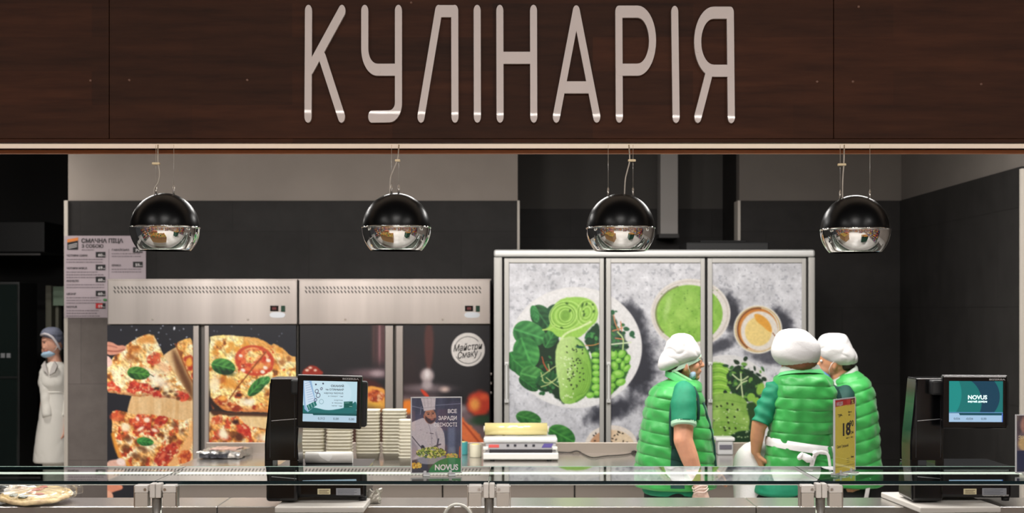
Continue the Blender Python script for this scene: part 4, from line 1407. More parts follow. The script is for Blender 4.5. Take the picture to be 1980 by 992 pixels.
def fridge(x0, x1, doors, cvs, label, scr, ctl):
    D = 10.4
    zt, zh = Z(541, D), Z(627, D)
    t = thing('upright_fridge', label, 'fridge', (X((x0 + x1) / 2, D), D + 0.37, 0), 'steel upright fridges with pictured doors')
    b = MB(); b.box(X(x0, D), X(x1, D), D + 0.05, D + 0.74, 0.1, zt - 0.004, 0.004); b.build('body', SIDEM, t)
    b = MB(); b.box(X(x0 + 0.5, D), X(x1 - 0.5, D), D - 0.012, D + 0.06, zh, zt, 0.006); h = b.build('hood', HEADM, t, 'brushed steel hood')
    b = MB(); b.box(X(x0 - 0.5, D), X(x1 + 0.5, D), D - 0.016, D + 0.05, zt - 0.004, zt + 0.006, 0.002); b.build('top_cap', HEADM, h)
    b = MB()
    for row in range(2):
        for k in range(50):
            px = x0 + 12 + k * 6.85
            py = 554 + row * 7.5
            sl = 3.2
            pts = [(px, py), (px + 2.4, py), (px + 2.4 + sl, py + 5.4), (px + sl, py + 5.4)]
            b.prism([(X(a, D), Z(c, D)) for a, c in pts], D - 0.0125, D - 0.011)
    b.build('vent', SLOT, h, 'slanted vent slots')
    for s in scr:
        c = P(s, 618, D)
        b = MB()
        b.cyl((c.x, D - 0.018, c.z), (c.x, D - 0.01, c.z), 0.007, 0.009, 12)
        b.build('screw', mat('bright_screw', (220, 214, 204), 0.25, 0.9), h)
    b = MB(); b.box(X(ctl, D), X(ctl + 16, D), D - 0.017, D - 0.01, Z(602, D), Z(591, D), 0.002); dd = b.build('control_display', mat('display_black', (16, 14, 15), 0.2), h)
    b = MB(); b.box(X(ctl + 4, D), X(ctl + 12, D), D - 0.0175, D - 0.0165, Z(599, D), Z(594, D)); b.build('digits', mat('dim_red_digits', (60, 14, 14), 0.5, emit=(150, 20, 20), strength=0.2), dd)
    b = MB(); b.box(X(ctl + 21, D), X(ctl + 29, D), D - 0.019, D - 0.01, Z(603, D), Z(591, D), 0.002); b.build('power_switch', mat('green_switch', (24, 62, 44), 0.3), h)
    pts = []
    for i in range(24):
        a = 2 * math.pi * i / 24
        ex = math.copysign(abs(math.cos(a)) ** 0.55, math.cos(a))
        pts.append((X(ctl + 14 + 15 * ex, D), Z(609 + 5.6 * math.sin(a), D)))
    b = MB(); b.prism(pts, D - 0.0155, D - 0.01); b.build('maker_badge', mat('pale_badge', (222, 226, 232), 0.3), h)
    for (d0, d1, p0, p1), cv in zip(doors, cvs):
        b = MB(); b.box(X(d0, D), X(d1, D), D, D + 0.05, 0.14, Z(629, D), 0.004); dr = b.build('door', mat('fridge_door_edge', (40, 38, 38), 0.4), t)
        s0, s1 = (p1, d1) if d1 - p1 > p0 - d0 else (d0, p0)
        b = MB(); b.box(X(s0 + 0.6, D), X(s1 - 0.6, D), D - 0.014, D + 0.01, 0.16, Z(630, D), 0.005); b.build('handle_strip', HEADM, dr, 'polished vertical handle strip')
        b = MB()
        for py in (727, 900):
            b.box(X(s0 + 3, D), X(s1 - 3, D), D - 0.02, D - 0.012, Z(py + 3, D), Z(py, D), 0.002)
        cv.mesh('picture', D, dr, PRINT, -0.0012)
    b = MB(); b.box(X(x0 + 4, D), X(x1 - 4, D), D + 0.1, D + 0.7, 0, 0.1); b.build('plinth', BLACKM, t)
    return t


f1 = fridge(208, 575.5, [(207.5, 385.5, 207.5, 373), (395, 573, 405, 572)], [pizza_door_one(), pizza_door_two()], 'steel upright fridge with pizza slices pictured on both doors', (296, 480), 523)
f2 = fridge(577.5, 949, [(579.5, 761, 580, 744), (765, 947.5, 780, 946)], [wine_door_one(), wine_door_two()], 'steel upright fridge with dark wine glass pictures and a round white badge', (668, 856), 899)
_d2 = [c for c in f2.children if c.name.startswith('door')][1]
_ink = mat('badge_ink', (40, 38, 38), 0.5)
text('badge_lettering', 'Майстри', P(876, 680, 10.396), 0.066, _ink, _d2, 0.012, shear=0.35, fit=57 * 10.4 / F, roll=0.10)
text('badge_lettering', 'Смаку', P(884, 694, 10.396), 0.066, _ink, _d2, 0.012, shear=0.35, fit=40 * 10.4 / F, roll=0.14)
for k in range(3):
    b = MB()
    b.box(X(948.5, 10.38), X(951, 10.38), 10.36, 10.39, Z(725 + k * 18, 10.38), Z(721 + k * 18, 10.38), 0.001)
    b.build('hinge', STEEL, f2)

# ------------------------------------------------------------------ three-door cabinet with salad pictures
D = 10.0
zt = Z(483, D)
ALUF = mat('satin_aluminium_frame', (188, 186, 182), 0.42, 0.5)
ALUL = mat('pale_aluminium_rail', (214, 214, 212), 0.4, 0.3)
cab = thing('salad_cabinet', 'tall aluminium framed cabinet with green salad pictures on three doors', 'cabinet', (X(1265, D), D + 0.35, 0))
b = MB(); b.box(X(957, D), X(1573, D), D + 0.05, D + 0.72, 0.08, zt - 0.02, 0.004); b.build('body', mat('cabinet_shadow_gap', (26, 26, 28), 0.6), cab)
b = MB(); b.box(X(955, D), X(1574.5, D), D - 0.03, D + 0.74, Z(497, D), zt, 0.016, seg=4); b.build('top_rail', ALUL, cab, 'rounded pale top rail')
for xa, xb in ((955, 971), (1562, 1574.5)):
    b = MB(); b.box(X(xa, D), X(xb, D), D - 0.025, D + 0.06, 0.08, Z(497.5, D), 0.006); b.box(X(xa, D) + 0.012, X(xb, D) - 0.012, D - 0.028, D, 0.08, Z(499, D), 0.002); b.build('side_post', ALUF, cab)
for d0, d1 in ((975, 1167.5), (1171.5, 1362.5), (1367.5, 1558)):
    px0, px1 = d0 + 9.5, d1 - 8.5
    b = MB()
    zt_, zb_ = Z(499.5, D), 0.12
    b.box(X(d0, D), X(px0, D), D - 0.02, D + 0.04, zb_, zt_, 0.004)
    b.box(X(px1, D), X(d1, D), D - 0.02, D + 0.04, zb_, zt_, 0.004)
    b.box(X(px0, D) - 0.002, X(px1, D) + 0.002, D - 0.02, D + 0.04, Z(508.5, D), zt_, 0.004)
    b.box(X(px0, D) - 0.002, X(px1, D) + 0.002, D - 0.02, D + 0.04, zb_, zb_ + 0.035, 0.004)
    dr = b.build('door', ALUF, cab)
    salad_scene(px0, px1).mesh('picture', D, dr, PRINT, -0.008, gain=0.93)
    b = MB(); b.box(X(d0 + 2.5, D), X(d0 + 6.5, D), D - 0.05, D - 0.036, Z(775, D), Z(703, D), 0.003)
    for py in (703, 775):
        b.box(X(d0 + 0.5, D), X(d0 + 8.5, D), D - 0.05, D - 0.018, Z(py + 3, D), Z(py - 3, D), 0.003)
    b.build('handle', ALUL, dr)
b = MB(); b.box(X(960, D), X(1570, D), D + 0.02, D + 0.7, 0, 0.08); b.build('plinth', BLACKM, cab)

o = MB().box(X(1322, 10.3), X(1480, 10.3), 10.15, 10.6, zt + 0.001, Z(470, 10.3), 0.01).box(X(1350, 10.3), X(1440, 10.3), 10.2, 10.5, Z(470.5, 10.3), Z(466, 10.3), 0.008).build('storage_tray', mat('black_storage_tray', (14, 14, 15), 0.6))
tag(o, 'flat black tray lying on top of the salad cabinet', 'tray')

# ------------------------------------------------------------------ menu board on the partition
DP = DW - 0.02
menu = thing('menu_poster', 'pale menu poster with pizza names and black price boxes on the dark wall', 'poster', (X(204, DP), DP, Z(615, DP)))
MB().box(X(124.5, DP), X(282, DP), DP, DP + 0.006, Z(614.5, DP), Z(456, DP), 0.001).build('sheet', mat('mauve_grey_paper', (178, 164, 170), 0.6, noise=0.03, nscale=8), menu)
INK = mat('black_ink', (26, 24, 26), 0.6)
INK2 = mat('grey_ink', (110, 100, 106), 0.6)
PW = mat('price_white', (220, 214, 214), 0.6)
dp = DP - 0.0012
b = MB(); b.prism([(X(u, dp), Z(v, dp)) for u, v in ((130, 463), (151, 459), (151, 483), (130, 483))], dp, DP); lg = b.build('logo', INK, menu)
b = MB(); b.prism([(X(u, dp), Z(v, dp)) for u, v in ((130, 463), (151, 459), (151, 465), (130, 469))], dp - 0.0005, dp); b.build('logo_band', mat('orange_ink', (220, 130, 60), 0.6), lg)
for q in range(3):
    b = MB(); b.prism([(X(u, dp), Z(v, dp)) for u, v in ((132, 474 + q * 3), (149, 470 + q * 3), (149, 471 + q * 3), (132, 475 + q * 3))], dp - 0.0005, dp); b.build('logo_stroke', PW, lg)


def dashes(x, y, w, h, seed, parent, m):
    # writing too small to read: a line of short ink marks
    rr = random.Random(seed)
    b = MB()
    u = x
    while u < x + w:
        n = rr.uniform(1.5, 5)
        b.box(X(u, dp), X(min(u + n, x + w), dp), dp, DP, Z(y, dp), Z(y - h, dp))
        u += n + rr.uniform(0.6, 1.3)
    b.build('small_print', m, parent)


text('heading', 'СМАЧНА ПІЦА', P(157, 469.5, dp), 0.046, INK, menu, 0.034, fit=81 * DP / F)
text('heading', 'З СОБОЮ', P(157.5, 479, dp), 0.036, INK, menu, 0.026, fit=42 * DP / F)
dashes(158, 484, 24, 1.6, 77, menu, INK2)
MB().box(X(210, dp), X(210.5, dp), dp, DP, Z(560, dp), Z(482, dp)).build('column_rule', INK2, menu)
rows = [(128.5, 496, 'ЧОТИРИ СИРИ', 40, '60', 185, 487), (128.5, 520.5, "ЧОТИРИ М'ЯСА", 40, '69', 185, 511.5), (128.5, 545, 'АНЖЕЛО', 24, '60', 185, 535), (128.5, 570, 'ЦЕЗАР', 18, '60', 185, 562), (128.5, 595, 'NOVUS', 20, '59', 185, 586), (216, 485, 'ГАВАЙСЬКА', 34, '79', 257, 478), (216, 515, 'ЕРИКА', 18, '55', 257, 506)]
for k, (x, y, nm, w, pr, bx_, by_) in enumerate(rows):
    text('pizza_name', nm, P(x, y, dp), 0.021, INK, menu, 0.026, fit=w * DP / F)
    b = MB(); b.box(X(bx_, dp), X(bx_ + 19, dp), dp, DP, Z(by_ + 11, dp), Z(by_, dp), 0)
    if k == 4:
        b.box(X(bx_, dp) - 0.0005, X(bx_ + 13, dp), dp - 0.0003, dp, Z(by_ + 10, dp), Z(by_ + 0.5, dp), 0, 1)
    pb = b.build('price_box', [INK, mat('red_ink', (190, 34, 38), 0.6)], menu)
    text('price', pr, P(bx_ + 4.5, by_ + 8.5, dp - 0.001), 0.028, PW, pb, 0.02, fit=8.5 * DP / F)
    text('price', 'ГРН', P(bx_ + 13.5, by_ + 8.8, dp - 0.001), 0.01, PW, pb, 0.02, fit=4.5 * DP / F)
    rr = random.Random(k)
    for q in range(3 if k in (1, 3, 4) else 2):
        dashes(x, y + 6.5 + 5.2 * q, rr.uniform(58, 74) if x < 200 else rr.uniform(48, 60), 1.7, k * 9 + q, menu, INK2)
b = MB(); b.ell(P(203, 580, dp), (0.016, 0.001, 0.012), None, 10, 6); b.build('basil_print', mat('green_ink', (70, 130, 74), 0.6), menu)
# ------------------------------------------------------------------ steel worktable in front of the fridges
TZ = 0.86
TY0, TY1 = 8.28, 9.16
TX0, TX1 = -1.97, 1.93
TABM = mat('worktable_steel', (205, 198, 192), 0.2, 0.85, noise=0.04, nscale=4, stretch=(1, 20, 1))
tab = thing('steel_worktable', 'long stainless worktable with raised back edge in front of the fridges', 'worktable', (0, 8.7, 0))
MB().box(TX0, TX1, TY0, TY1, TZ - 0.04, TZ, 0.004).build('tabletop', TABM, tab)
MB().box(TX0, TX1, TY1, TY1 + 0.02, TZ - 0.04, TZ + 0.068, 0.003).build('back_upstand', mat('upstand_steel', (178, 166, 156), 0.4, 0.7), tab)
PAN = mat('taupe_steel_panel', (122, 113, 106), 0.45, 0.3)
xs_ = np.linspace(TX0 + 0.02, TX1 - 0.02, 6)
for i in range(5):
    MB().box(xs_[i] + 0.004, xs_[i + 1] - 0.004, TY0 + 0.03, TY0 + 0.06, 0.14, TZ - 0.045, 0.004).build('door', PAN, tab)
MB().box(TX0 + 0.02, TX1 - 0.02, TY0 + 0.06, TY1, 0.12, TZ - 0.042).build('body', mat('worktable_body', (60, 58, 56), 0.5), tab)
for lx in (TX0 + 0.08, TX1 - 0.08):
    for ly in (TY0 + 0.12, TY1 - 0.08):
        MB().cyl((lx, ly, 0), (lx, ly, 0.13), 0.02).build('leg', STEEL, tab)


def TD(py, z=TZ):
    return (CAMZ - z) * F / (py - HY)


# stacks of clear food containers
TUB = mat('cloudy_clear_plastic', (246, 240, 222), 0.3, spec=0.5, sss=0.0)
_m = TUB.node_tree.nodes['Principled BSDF']
_m.inputs['Alpha'].default_value = 0.78
proto = None
NEST = 0.0200


def tub_mesh(w, dp, h=0.05):
    b = MB()
    def ring(sx, sy, z, k=24):
        out = []
        for i in range(k):
            a = 2 * math.pi * i / k
            ex = 0.35
            out.append(Vector((sx * math.copysign(abs(math.cos(a)) ** ex, math.cos(a)), sy * math.copysign(abs(math.sin(a)) ** ex, math.sin(a)), z)))
        return out
    w2, d2 = w / 2, dp / 2
    b.loft([ring(w2 * 0.80, d2 * 0.80, 0.001), ring(w2 * 0.84, d2 * 0.82, 0.0), ring(w2 * 0.95, d2 * 0.94, h * 0.88), ring(w2 * 0.99, d2 * 0.985, h * 0.9), ring(w2, d2, h), ring(w2 * 0.97, d2 * 0.96, h), ring(w2 * 0.93, d2 * 0.92, h * 0.87), ring(w2 * 0.825, d2 * 0.805, 0.0015)], 0, True, True)
    return b


tubs = tub_mesh(0.155, 0.125).build('food_container', TUB, smooth=False)
tubs.data.name = 'food_container'
first = True
for px, base, top, sc, lab, grp in ((606, 891, 790, 1.0, 'clear plastic food container in the stack hidden behind the lit scale screen', 'containers behind the screen'),
                               (657, 893, 792, 1.02, 'clear plastic food container in the stack behind the paper roll', 'containers behind the paper roll'),
                               (712, 889, 788, 0.98, 'clear plastic food container in the stack right beside the scale screen', 'containers beside the screen'),
                               (763, 889, 787, 0.97, 'clear plastic food container in the tall stack before the steel door strips', 'containers before the door strips'),
                               (789, 899, 806, 0.72, 'clear plastic food container in the short stack touching the chef picture stand', 'containers beside the chef picture')):
    d = TD(base)
    x = X(px, d)
    hgt = CAMZ - (top - HY) * d / F - TZ
    n = max(3, int((hgt - 0.05) / NEST) + 1)
    rr = random.Random(px)
    for k in range(n):
        if first:
            o = tubs
            first = False
        else:
            o = tubs.copy()
            COL.objects.link(o)
        o.location = (x + rr.uniform(-0.0005, 0.0005), d, TZ + k * NEST)
        o.scale = (sc, sc, 1)
        tag(o, lab, 'food container', grp)

# foil package
FOIL = mat('crumpled_foil', (205, 204, 200), 0.22, 0.9, bump=0.9, bscale=22)


def crumple(mb, amp, s, seed=0):
    return mb.disp(lambda p: p + Vector((nz(p, s, seed), nz(p, s, seed + 1), nz(p, s, seed + 2))) * amp)


def gridbox(x0, x1, y0, y1, z0, z1, n=(22, 12, 4)):
    b = MB()
    bmesh.ops.create_cube(b.bm, size=1)
    bmesh.ops.subdivide_edges(b.bm, edges=b.bm.edges[:], cuts=9, use_grid_fill=True)
    for v in b.bm.verts:
        v.co = Vector(((v.co.x + 0.5) * (x1 - x0) + x0, (v.co.y + 0.5) * (y1 - y0) + y0, (v.co.z + 0.5) * (z1 - z0) + z0))
    return b


d0, d1 = TD(888), TD(862)
pk = thing('foil_package', 'flat foil wrapped food package lying on the worktable below the pizza pictures', 'package', (X(424, d0), (d0 + 9.0) / 2, TZ))
b = gridbox(X(381, d0), X(462, d0), d0, d0 + 0.30, TZ + 0.006, TZ + 0.048)
crumple(b, 0.010, 26, 3)
b.disp(lambda p: Vector((p.x + 0.10 * (p.y - d0), p.y, max(p.z, TZ + 0.001))))
b.build('foil_wrap', FOIL, pk)
b = gridbox(X(386, d0), X(440, d0), d0 - 0.012, d0 + 0.02, TZ + 0.008, TZ + 0.034)
crumple(b, 0.006, 40, 5)
b.disp(lambda p: Vector((p.x, p.y, max(p.z, TZ + 0.001))))
b.build('folded_flap', mat('dark_foil_flap', (70, 72, 78), 0.25, 0.8, bump=0.6, bscale=40), pk, 'dark folded foil flap')
b = gridbox(X(398, d0), X(450, d0), d0 + 0.07, d0 + 0.24, TZ + 0.050, TZ + 0.056)
crumple(b, 0.006, 30, 8)
b.disp(lambda p: Vector((p.x + 0.10 * (p.y - d0), p.y, p.z)))
b.build('window', mat('pale_pink_window', (196, 160, 148), 0.25, noise=0.3, nscale=30), pk, 'pale pink clear window')

# rolls of tape
for px, m1, lab in ((894, mat('teal_tape', (70, 150, 152), 0.35), 'teal roll of tape beside the cream roll on the worktable'), (919.5, mat('cream_tape', (226, 220, 196), 0.45), 'cream white roll of tape standing beside the heat sealer')):
    d = TD(884 if px > 900 else 879)
    x = X(px, d)
    r = 0.037 if px > 900 else 0.034
    t = thing('tape_roll', lab, 'tape', (x, d, TZ))
    b = MB(); b.lathe([(r * 0.62, 0.002), (r, 0.0), (r * 1.01, 0.004), (r * 1.01, 0.078), (r, 0.082), (r * 0.62, 0.080)], (x, d, TZ), 32, cap0=False); b.build('tape', m1, t, smooth=False)
    b = MB(); b.lathe([(r * 0.62, 0.0), (r * 0.62, 0.083), (r * 0.52, 0.083), (r * 0.52, 0.0)], (x, d, TZ), 28); b.build('core', mat('yellow_card_core', (216, 196, 110), 0.6), t)

# heat sealer
d = TD(892)
hs = thing('heat_sealer', 'white vacuum sealing machine with a yellowish film roll on the worktable', 'sealer', (X(1007, d), d + 0.1, TZ))
WH = mat('sealer_white', (228, 226, 220), 0.3)
for px in (952, 1062):
    for yy in (d + 0.03, d + 0.2):
        b = MB(); b.cyl((X(px, d), yy, TZ), (X(px, d), yy, TZ + 0.02), 0.014); b.build('foot', BLACKM, hs)
b = MB(); b.box(X(934, d), X(1080, d), d, d + 0.24, Z(889, d), Z(876, d), 0.006); b.build('base', WH, hs)
b = MB(); b.box(X(946, d), X(1068, d), d + 0.005, d + 0.1, Z(877, d), Z(869, d), 0.002); b.build('sealing_bar', mat('sealer_dark_strip', (46, 44, 48), 0.3), hs, 'dark sealing bar')
b = MB(); b.box(X(939, d), X(1075, d), d + 0.012, d + 0.2, Z(876, d), Z(850, d), 0.004); pn = b.build('control_panel', mat('sealer_grey_panel', (186, 184, 188), 0.3, 0.3), hs)
fz = d + 0.0115
b = MB(); b.box(X(945, d), X(965, d), fz - 0.001, fz + 0.002, Z(866, d), Z(860, d), 0.0008); b.build('red_sticker', mat('coral_red_label', (216, 92, 88), 0.4), pn)
b = MB(); b.prism([(X(u, d), Z(v, d)) for u, v in ((1047, 866), (1052, 858), (1070, 858), (1066, 866))], fz - 0.001, fz + 0.002); b.build('purple_sticker', mat('violet_label', (96, 84, 150), 0.4), pn)
for px in (982, 996, 1017, 1032):
    b = MB(); b.box(X(px - 2.6, d), X(px + 2.6, d), fz - 0.002, fz + 0.002, Z(864, d), Z(859.5, d), 0.001); b.build('button', mat('sealer_button', (44, 44, 54), 0.4), pn)
b = MB(); b.box(X(935, d), X(1078, d), d + 0.004, d + 0.2, Z(857, d), Z(846, d), 0.012, seg=4)
crumple(b, 0.002, 30, 2)
b.build('lid', mat('sealer_clear_lid', (236, 238, 238), 0.12, 0.2, bump=0.4, bscale=18), hs, 'shiny pale lid', smooth=True)
for px in (938, 1072):
    b = MB(); b.box(X(px - 4, d), X(px + 6, d), d - 0.004, d + 0.03, Z(870, d), Z(864, d), 0.003); b.build('latch', WH, hs)
t = thing('film_roll', 'yellowish roll of vacuum film resting on the sealing machine', 'film roll', (X(998, d), d + 0.14, Z(845, d)))
b = MB(); rad = 12.2 * d / F; cz = Z(833, d); b.cyl((X(937, d), d + 0.13, cz), (X(1059, d), d + 0.13, cz), rad, None, 28); b.build('film', mat('yellow_clear_film', (232, 216, 150), 0.12, 0.15, coat=0.5), t, smooth=False)
b = MB(); b.cyl((X(1059, d), d + 0.13, cz), (X(1062, d), d + 0.13, cz), rad * 0.5, None, 20); b.cyl((X(934.5, d), d + 0.13, cz), (X(937, d), d + 0.13, cz), rad * 0.5, None, 20); b.build('core', mat('white_card_core', (226, 222, 210), 0.6), t)
# cable of the sealer
pts = [(1078, 874), (1090, 875), (1102, 875.5), (1112, 872), (1118, 872), (1128, 878), (1140, 884), (1150, 885.5), (1170, 881.5), (1190, 881), (1210, 879), (1224, 876), (1232, 874), (1226, 871), (1220, 875), (1226, 880), (1240, 882)]
ps = chaikin(pts, 2, False)
b = MB()
lp = [P(x, y, min(TD(y, TZ + 0.0055), TY1 - 0.008)) for x, y in ps]
lp[0] = Vector((X(1078, d), d + 0.05, TZ + 0.02))
b.tube(lp, 0.0036, 8)
o = b.build('power_cable', mat('black_rubber', (18, 17, 18), 0.5), smooth=True)
tag(o, 'black power cable winding over the worktable from the sealing machine', 'cable')
# clear box near the worker
d = TD(880)
t = thing('clear_box', 'small clear plastic box with dark label on the worktable between the workers', 'box', (X(1402, d), d + 0.06, TZ))
b = MB(); b.box(X(1388, d), X(1418, d), d, d + 0.12, TZ, Z(853, d), 0.008); b.build('tub', mat('frosted_clear_plastic', (206, 206, 206), 0.25, alpha=0.8), t)
b = MB(); b.box(X(1384, d), X(1421, d), d - 0.006, d + 0.126, Z(853, d), Z(846, d), 0.006); b.build('lid', mat('frosted_lid', (214, 214, 212), 0.25), t)
b = MB(); b.box(X(1391, d), X(1415, d), d - 0.003, d + 0.002, Z(869, d), Z(860, d), 0.001); b.build('label', mat('slate_label', (96, 94, 104), 0.4), t)

# ------------------------------------------------------------------ label scales on white boards
PLATE = mat('grey_rating_plate', (140, 142, 148), 0.4)
CREAM = mat('cream_label', (206, 196, 160), 0.5)
SCREEN = attr_mat('lit_screen', 0.15, emit=0.9)


def screen_one():
    cv = Canvas(587, 735, 691, 814, 0.5, (196, 228, 240))
    cv.poly([(580, 794), (691, 790), (691, 800), (580, 802)], (30, 104, 106), 0.5, sm=0)
    cv.poly([(580, 780), (612, 788), (640, 790), (662, 788), (680, 780), (691, 770), (691, 800), (580, 800)], (34, 112, 112), 0.6)
    cv.ell(636, 758, 44, 33, (206, 234, 246), 0, 0.8)
    cv.poly([(584, 735), (602, 735), (612, 775), (597, 796), (590, 790)], (150, 186, 222), 0.6, sm=0)
    cv.poly([(588, 736), (598, 736), (613, 782), (598, 794), (592, 782)], (214, 232, 248), 0.5, sm=0)
    for k in range(9):
        cv.line([(590 + 0.9 * k, 741 + 4.4 * k), (599 + 1.1 * k, 738 + 4.4 * k)], 0.8, (146, 170, 206), 0.4, sm=0)
    cv.poly([(594, 783), (611, 774), (614, 782), (598, 793)], (36, 116, 110), 0.5, sm=0)
    for k in range(3):
        cv.line([(597 + 5 * k, 782 - 2.6 * k), (600 + 5 * k, 789 - 2.6 * k)], 0.8, (190, 226, 224), 0.4, sm=0)
    for q in ((611, 742, 1.6), (625, 740, 1.6)):
        cv.ell(q[0], q[1], q[2], q[2], (60, 62, 84), 0, 0.5)
    for q in ((613, 755, 3), (616, 763, 3.6), (611, 772, 2.4), (622, 750, 1.8)):
        cv.ring(q[0], q[1], q[2], q[2] * 1.2, 1.0, (70, 62, 92), 20, 0.4)
    cv.ring(622.5, 775, 4, 4.4, 0.7, (120, 160, 170), 0, 0.4)
    cv.poly([(666, 774), (683, 773), (683, 785), (666, 786)], (20, 92, 84), 0.4, sm=0)
    cv.line([(668, 776.5), (676, 776)], 0.8, (150, 200, 190), 0.4, sm=0)
    cv.line([(677, 783), (682, 783)], 0.8, (170, 210, 200), 0.4, sm=0)
    cv.poly([(580, 797), (700, 797), (700, 801), (580, 801)], (18, 84, 86), 0.4, sm=0)
    cv.poly([(580, 799), (606, 799), (608, 802), (700, 802), (700, 820), (580, 820)], (186, 214, 232), 0.4, sm=0)
    return cv


def screen_two():
    cv = Canvas(587, 735, 691, 814, 0.5, (18, 126, 120))
    cv.poly([(587, 735), (700, 735), (700, 800), (587, 800)], (20, 118, 116), 0.5, sm=0)
    cv.ell(570, 760, 41, 52, (24, 146, 140), 0, 0.6)
    cv.ell(634, 764, 52, 52, (14, 70, 92), 0, 0.6, alpha=0.0)
    d1, u, v = cv.ell_d(640, 765, 45, 46)
    d2, u, v = cv.ell_d(608, 776, 42, 48)
    cv.put(sstep(0.6, -0.6, d1) * sstep(-0.6, 0.6, d2), (14, 66, 90))
    cv.poly([(580, 796), (700, 796), (700, 801), (580, 801)], (14, 78, 92), 0.4, sm=0)
    cv.poly([(580, 797), (606, 797), (608, 801), (700, 801), (700, 820), (580, 820)], (172, 206, 236), 0.4, sm=0)
    cv.put(sstep(688.5, 689.5, cv.X) * (cv.Y > 797), (90, 130, 216))
    cv.put(sstep(796.6, 796, np.abs(cv.Y - 0) * 1.0) * (cv.Y > 795), (120, 170, 230))
    return cv


def scale(off, roll, cv, label, zb, board_rot, texts):
    def x(px, d):
        return X(px + off, d)
    DB = 5.34
    t = thing('label_scale', label, 'scale', (x(612, DB), DB + 0.12, zb), 'black label scales on the counter')
    # foot print and base housing
    b = MB()
    for px in (536, 700):
        for yy in (DB + 0.03, DB + 0.25):
            b.cyl((x(px, DB), yy, zb), (x(px, DB), yy, zb + 0.016), 0.014, 0.017, 14)
    b.build('foot', BLACKM, t)
    b = MB(); b.box(x(528, DB), x(708, DB), DB, DB + 0.28, zb + 0.014, Z(904, DB) - 0.002, 0.012, seg=3); base = b.build('base', BLACKP, t)
    b = MB(); b.box(x(535, DB), x(703, DB), DB - 0.001, DB + 0.01, Z(937, DB), Z(935.5, DB), 0.0005); b.build('housing_seam', mat('black_seam', (4, 4, 4), 0.8), base)
    b = MB(); b.box(x(614, DB), x(639, DB), DB - 0.0015, DB + 0.001, Z(956, DB), Z(945, DB), 0.0004); k1 = b.build('maker_label', CREAM, base)
    b = MB(); b.box(x(650, DB), x(697, DB), DB - 0.0015, DB + 0.001, Z(957.5, DB), Z(944, DB), 0.0004); k2 = b.build('rating_plate', PLATE, base)
    b = MB()
    for q in range(4):
        b.box(x(653, DB), x(690 - 5 * (q % 2), DB), DB - 0.0022, DB - 0.0014, Z(947.5 + 2.7 * q, DB), Z(946.7 + 2.7 * q, DB))
    b.build('plate_print', mat('plate_print_grey', (84, 86, 96), 0.5), k2)
    b = MB()
    for q in range(3):
        b.box(x(617, DB), x(636 - 3 * (q % 2), DB), DB - 0.0022, DB - 0.0014, Z(948.5 + 2.7 * q, DB), Z(947.5 + 2.7 * q, DB))
    b.build('label_print', mat('label_print_brown', (90, 70, 50), 0.5), k1)
    b = MB(); b.box(x(533, DB), x(711, DB), DB - 0.01, DB + 0.30, Z(902, DB) - 0.006, Z(902, DB) - 0.002, 0.002); b.build('weighing_pan', mat('dark_pan_steel', (96, 98, 102), 0.2, 0.9), t)
    # printer housing with the curved column
    b = MB(); b.box(x(514, 5.29), x(575, 5.29), 5.29, 5.48, zb + 0.006, Z(908, 5.29), 0.012, seg=3); b.build('printer_housing', BLACKP, t)
    prof = [(905, 512, 580), (890, 511.5, 577), (860, 511.5, 575), (835, 513, 576.5), (808, 516, 578.5), (780, 519, 580), (750, 521.5, 581), (734, 523, 581.5), (731, 524.5, 580.5)]
    b = MB()
    rings = []
    for py, l, r in prof:
        d0, d1 = 5.30, 5.42
        bv = 0.006
        ring = [(l, d0, bv), (l, d0, -bv), (r, d0, -bv), (r, d0, bv), (r, d1, -bv), (l, d1, -bv)]
        z = Z(py, d0)
        xl, xr = x(l, d0), x(r, d0)
        rings.append([Vector((xl, d0 + bv, z)), Vector((xl + bv, d0, z)), Vector((xr - bv, d0, z)), Vector((xr, d0 + bv, z)), Vector((xr, d1, z)), Vector((xl, d1, z))])
    legs = [[p.copy() for p in r] for r in rings]
    b.loft(rings[1:], 0)
    col = b.build('column', BLACKP, t, 'glossy black column')
    for p in col.data.polygons:
        p.use_smooth = False
    for l, r in ((511.5, 527), (560, 577)):
        b = MB(); b.box(x(l, 5.30), x(r, 5.30), 5.302, 5.42, Z(912, 5.30), Z(889, 5.30), 0.003); b.build('column_leg', BLACKP, col)
    b = MB(); b.prism([(x(u, 5.30), Z(v, 5.30)) for u, v in ((525, 813.2), (575, 809), (575, 810.2), (525, 814.4))], 5.2992, 5.301); b.build('silver_crease', mat('silver_line', (205, 205, 208), 0.3, 0.6), col)
    b = MB(); b.box(x(524, 5.30), x(581, 5.30), 5.298, 5.42, Z(733.5, 5.30), Z(731.5, 5.30), 0.001); b.build('silver_crease', MATS['silver_line'], col)
    b = MB()
    for px in (521.5, 569):
        b.box(x(px, 5.30), x(px + 1.2, 5.30), 5.2985, 5.301, Z(885, 5.30), Z(740, 5.30), 0.0004)
    b.build('panel_edge', mat('charcoal_edge', (46, 46, 50), 0.3), col)
    # screen head
    D = 5.22
    c = P(636.5 + off, 777.5, D)
    w, h = 125 * D / F, 103 * D / F
    R = Matrix.Translation(c) @ Matrix.Rotation(roll, 4, 'Y')

    def head(name, x0, x1, y0, y1, z0, z1, bev, m, parent, label=None):
        b = MB(); b.box(x0, x1, y0, y1, z0, z1, bev, seg=3)
        b.disp(lambda p: R @ p)
        return b.build(name, m, parent, label)
    hd = head('screen_housing', -w / 2, w / 2, 0, 0.028, -h / 2, h / 2, 0.006, BLACKP, t)
    head('rear_housing', -w / 2 + 0.02, w / 2 + 0.016, 0.03, 0.07, -h / 2 + 0.006, h / 2 - 0.02, 0.008, BLACKM, hd)
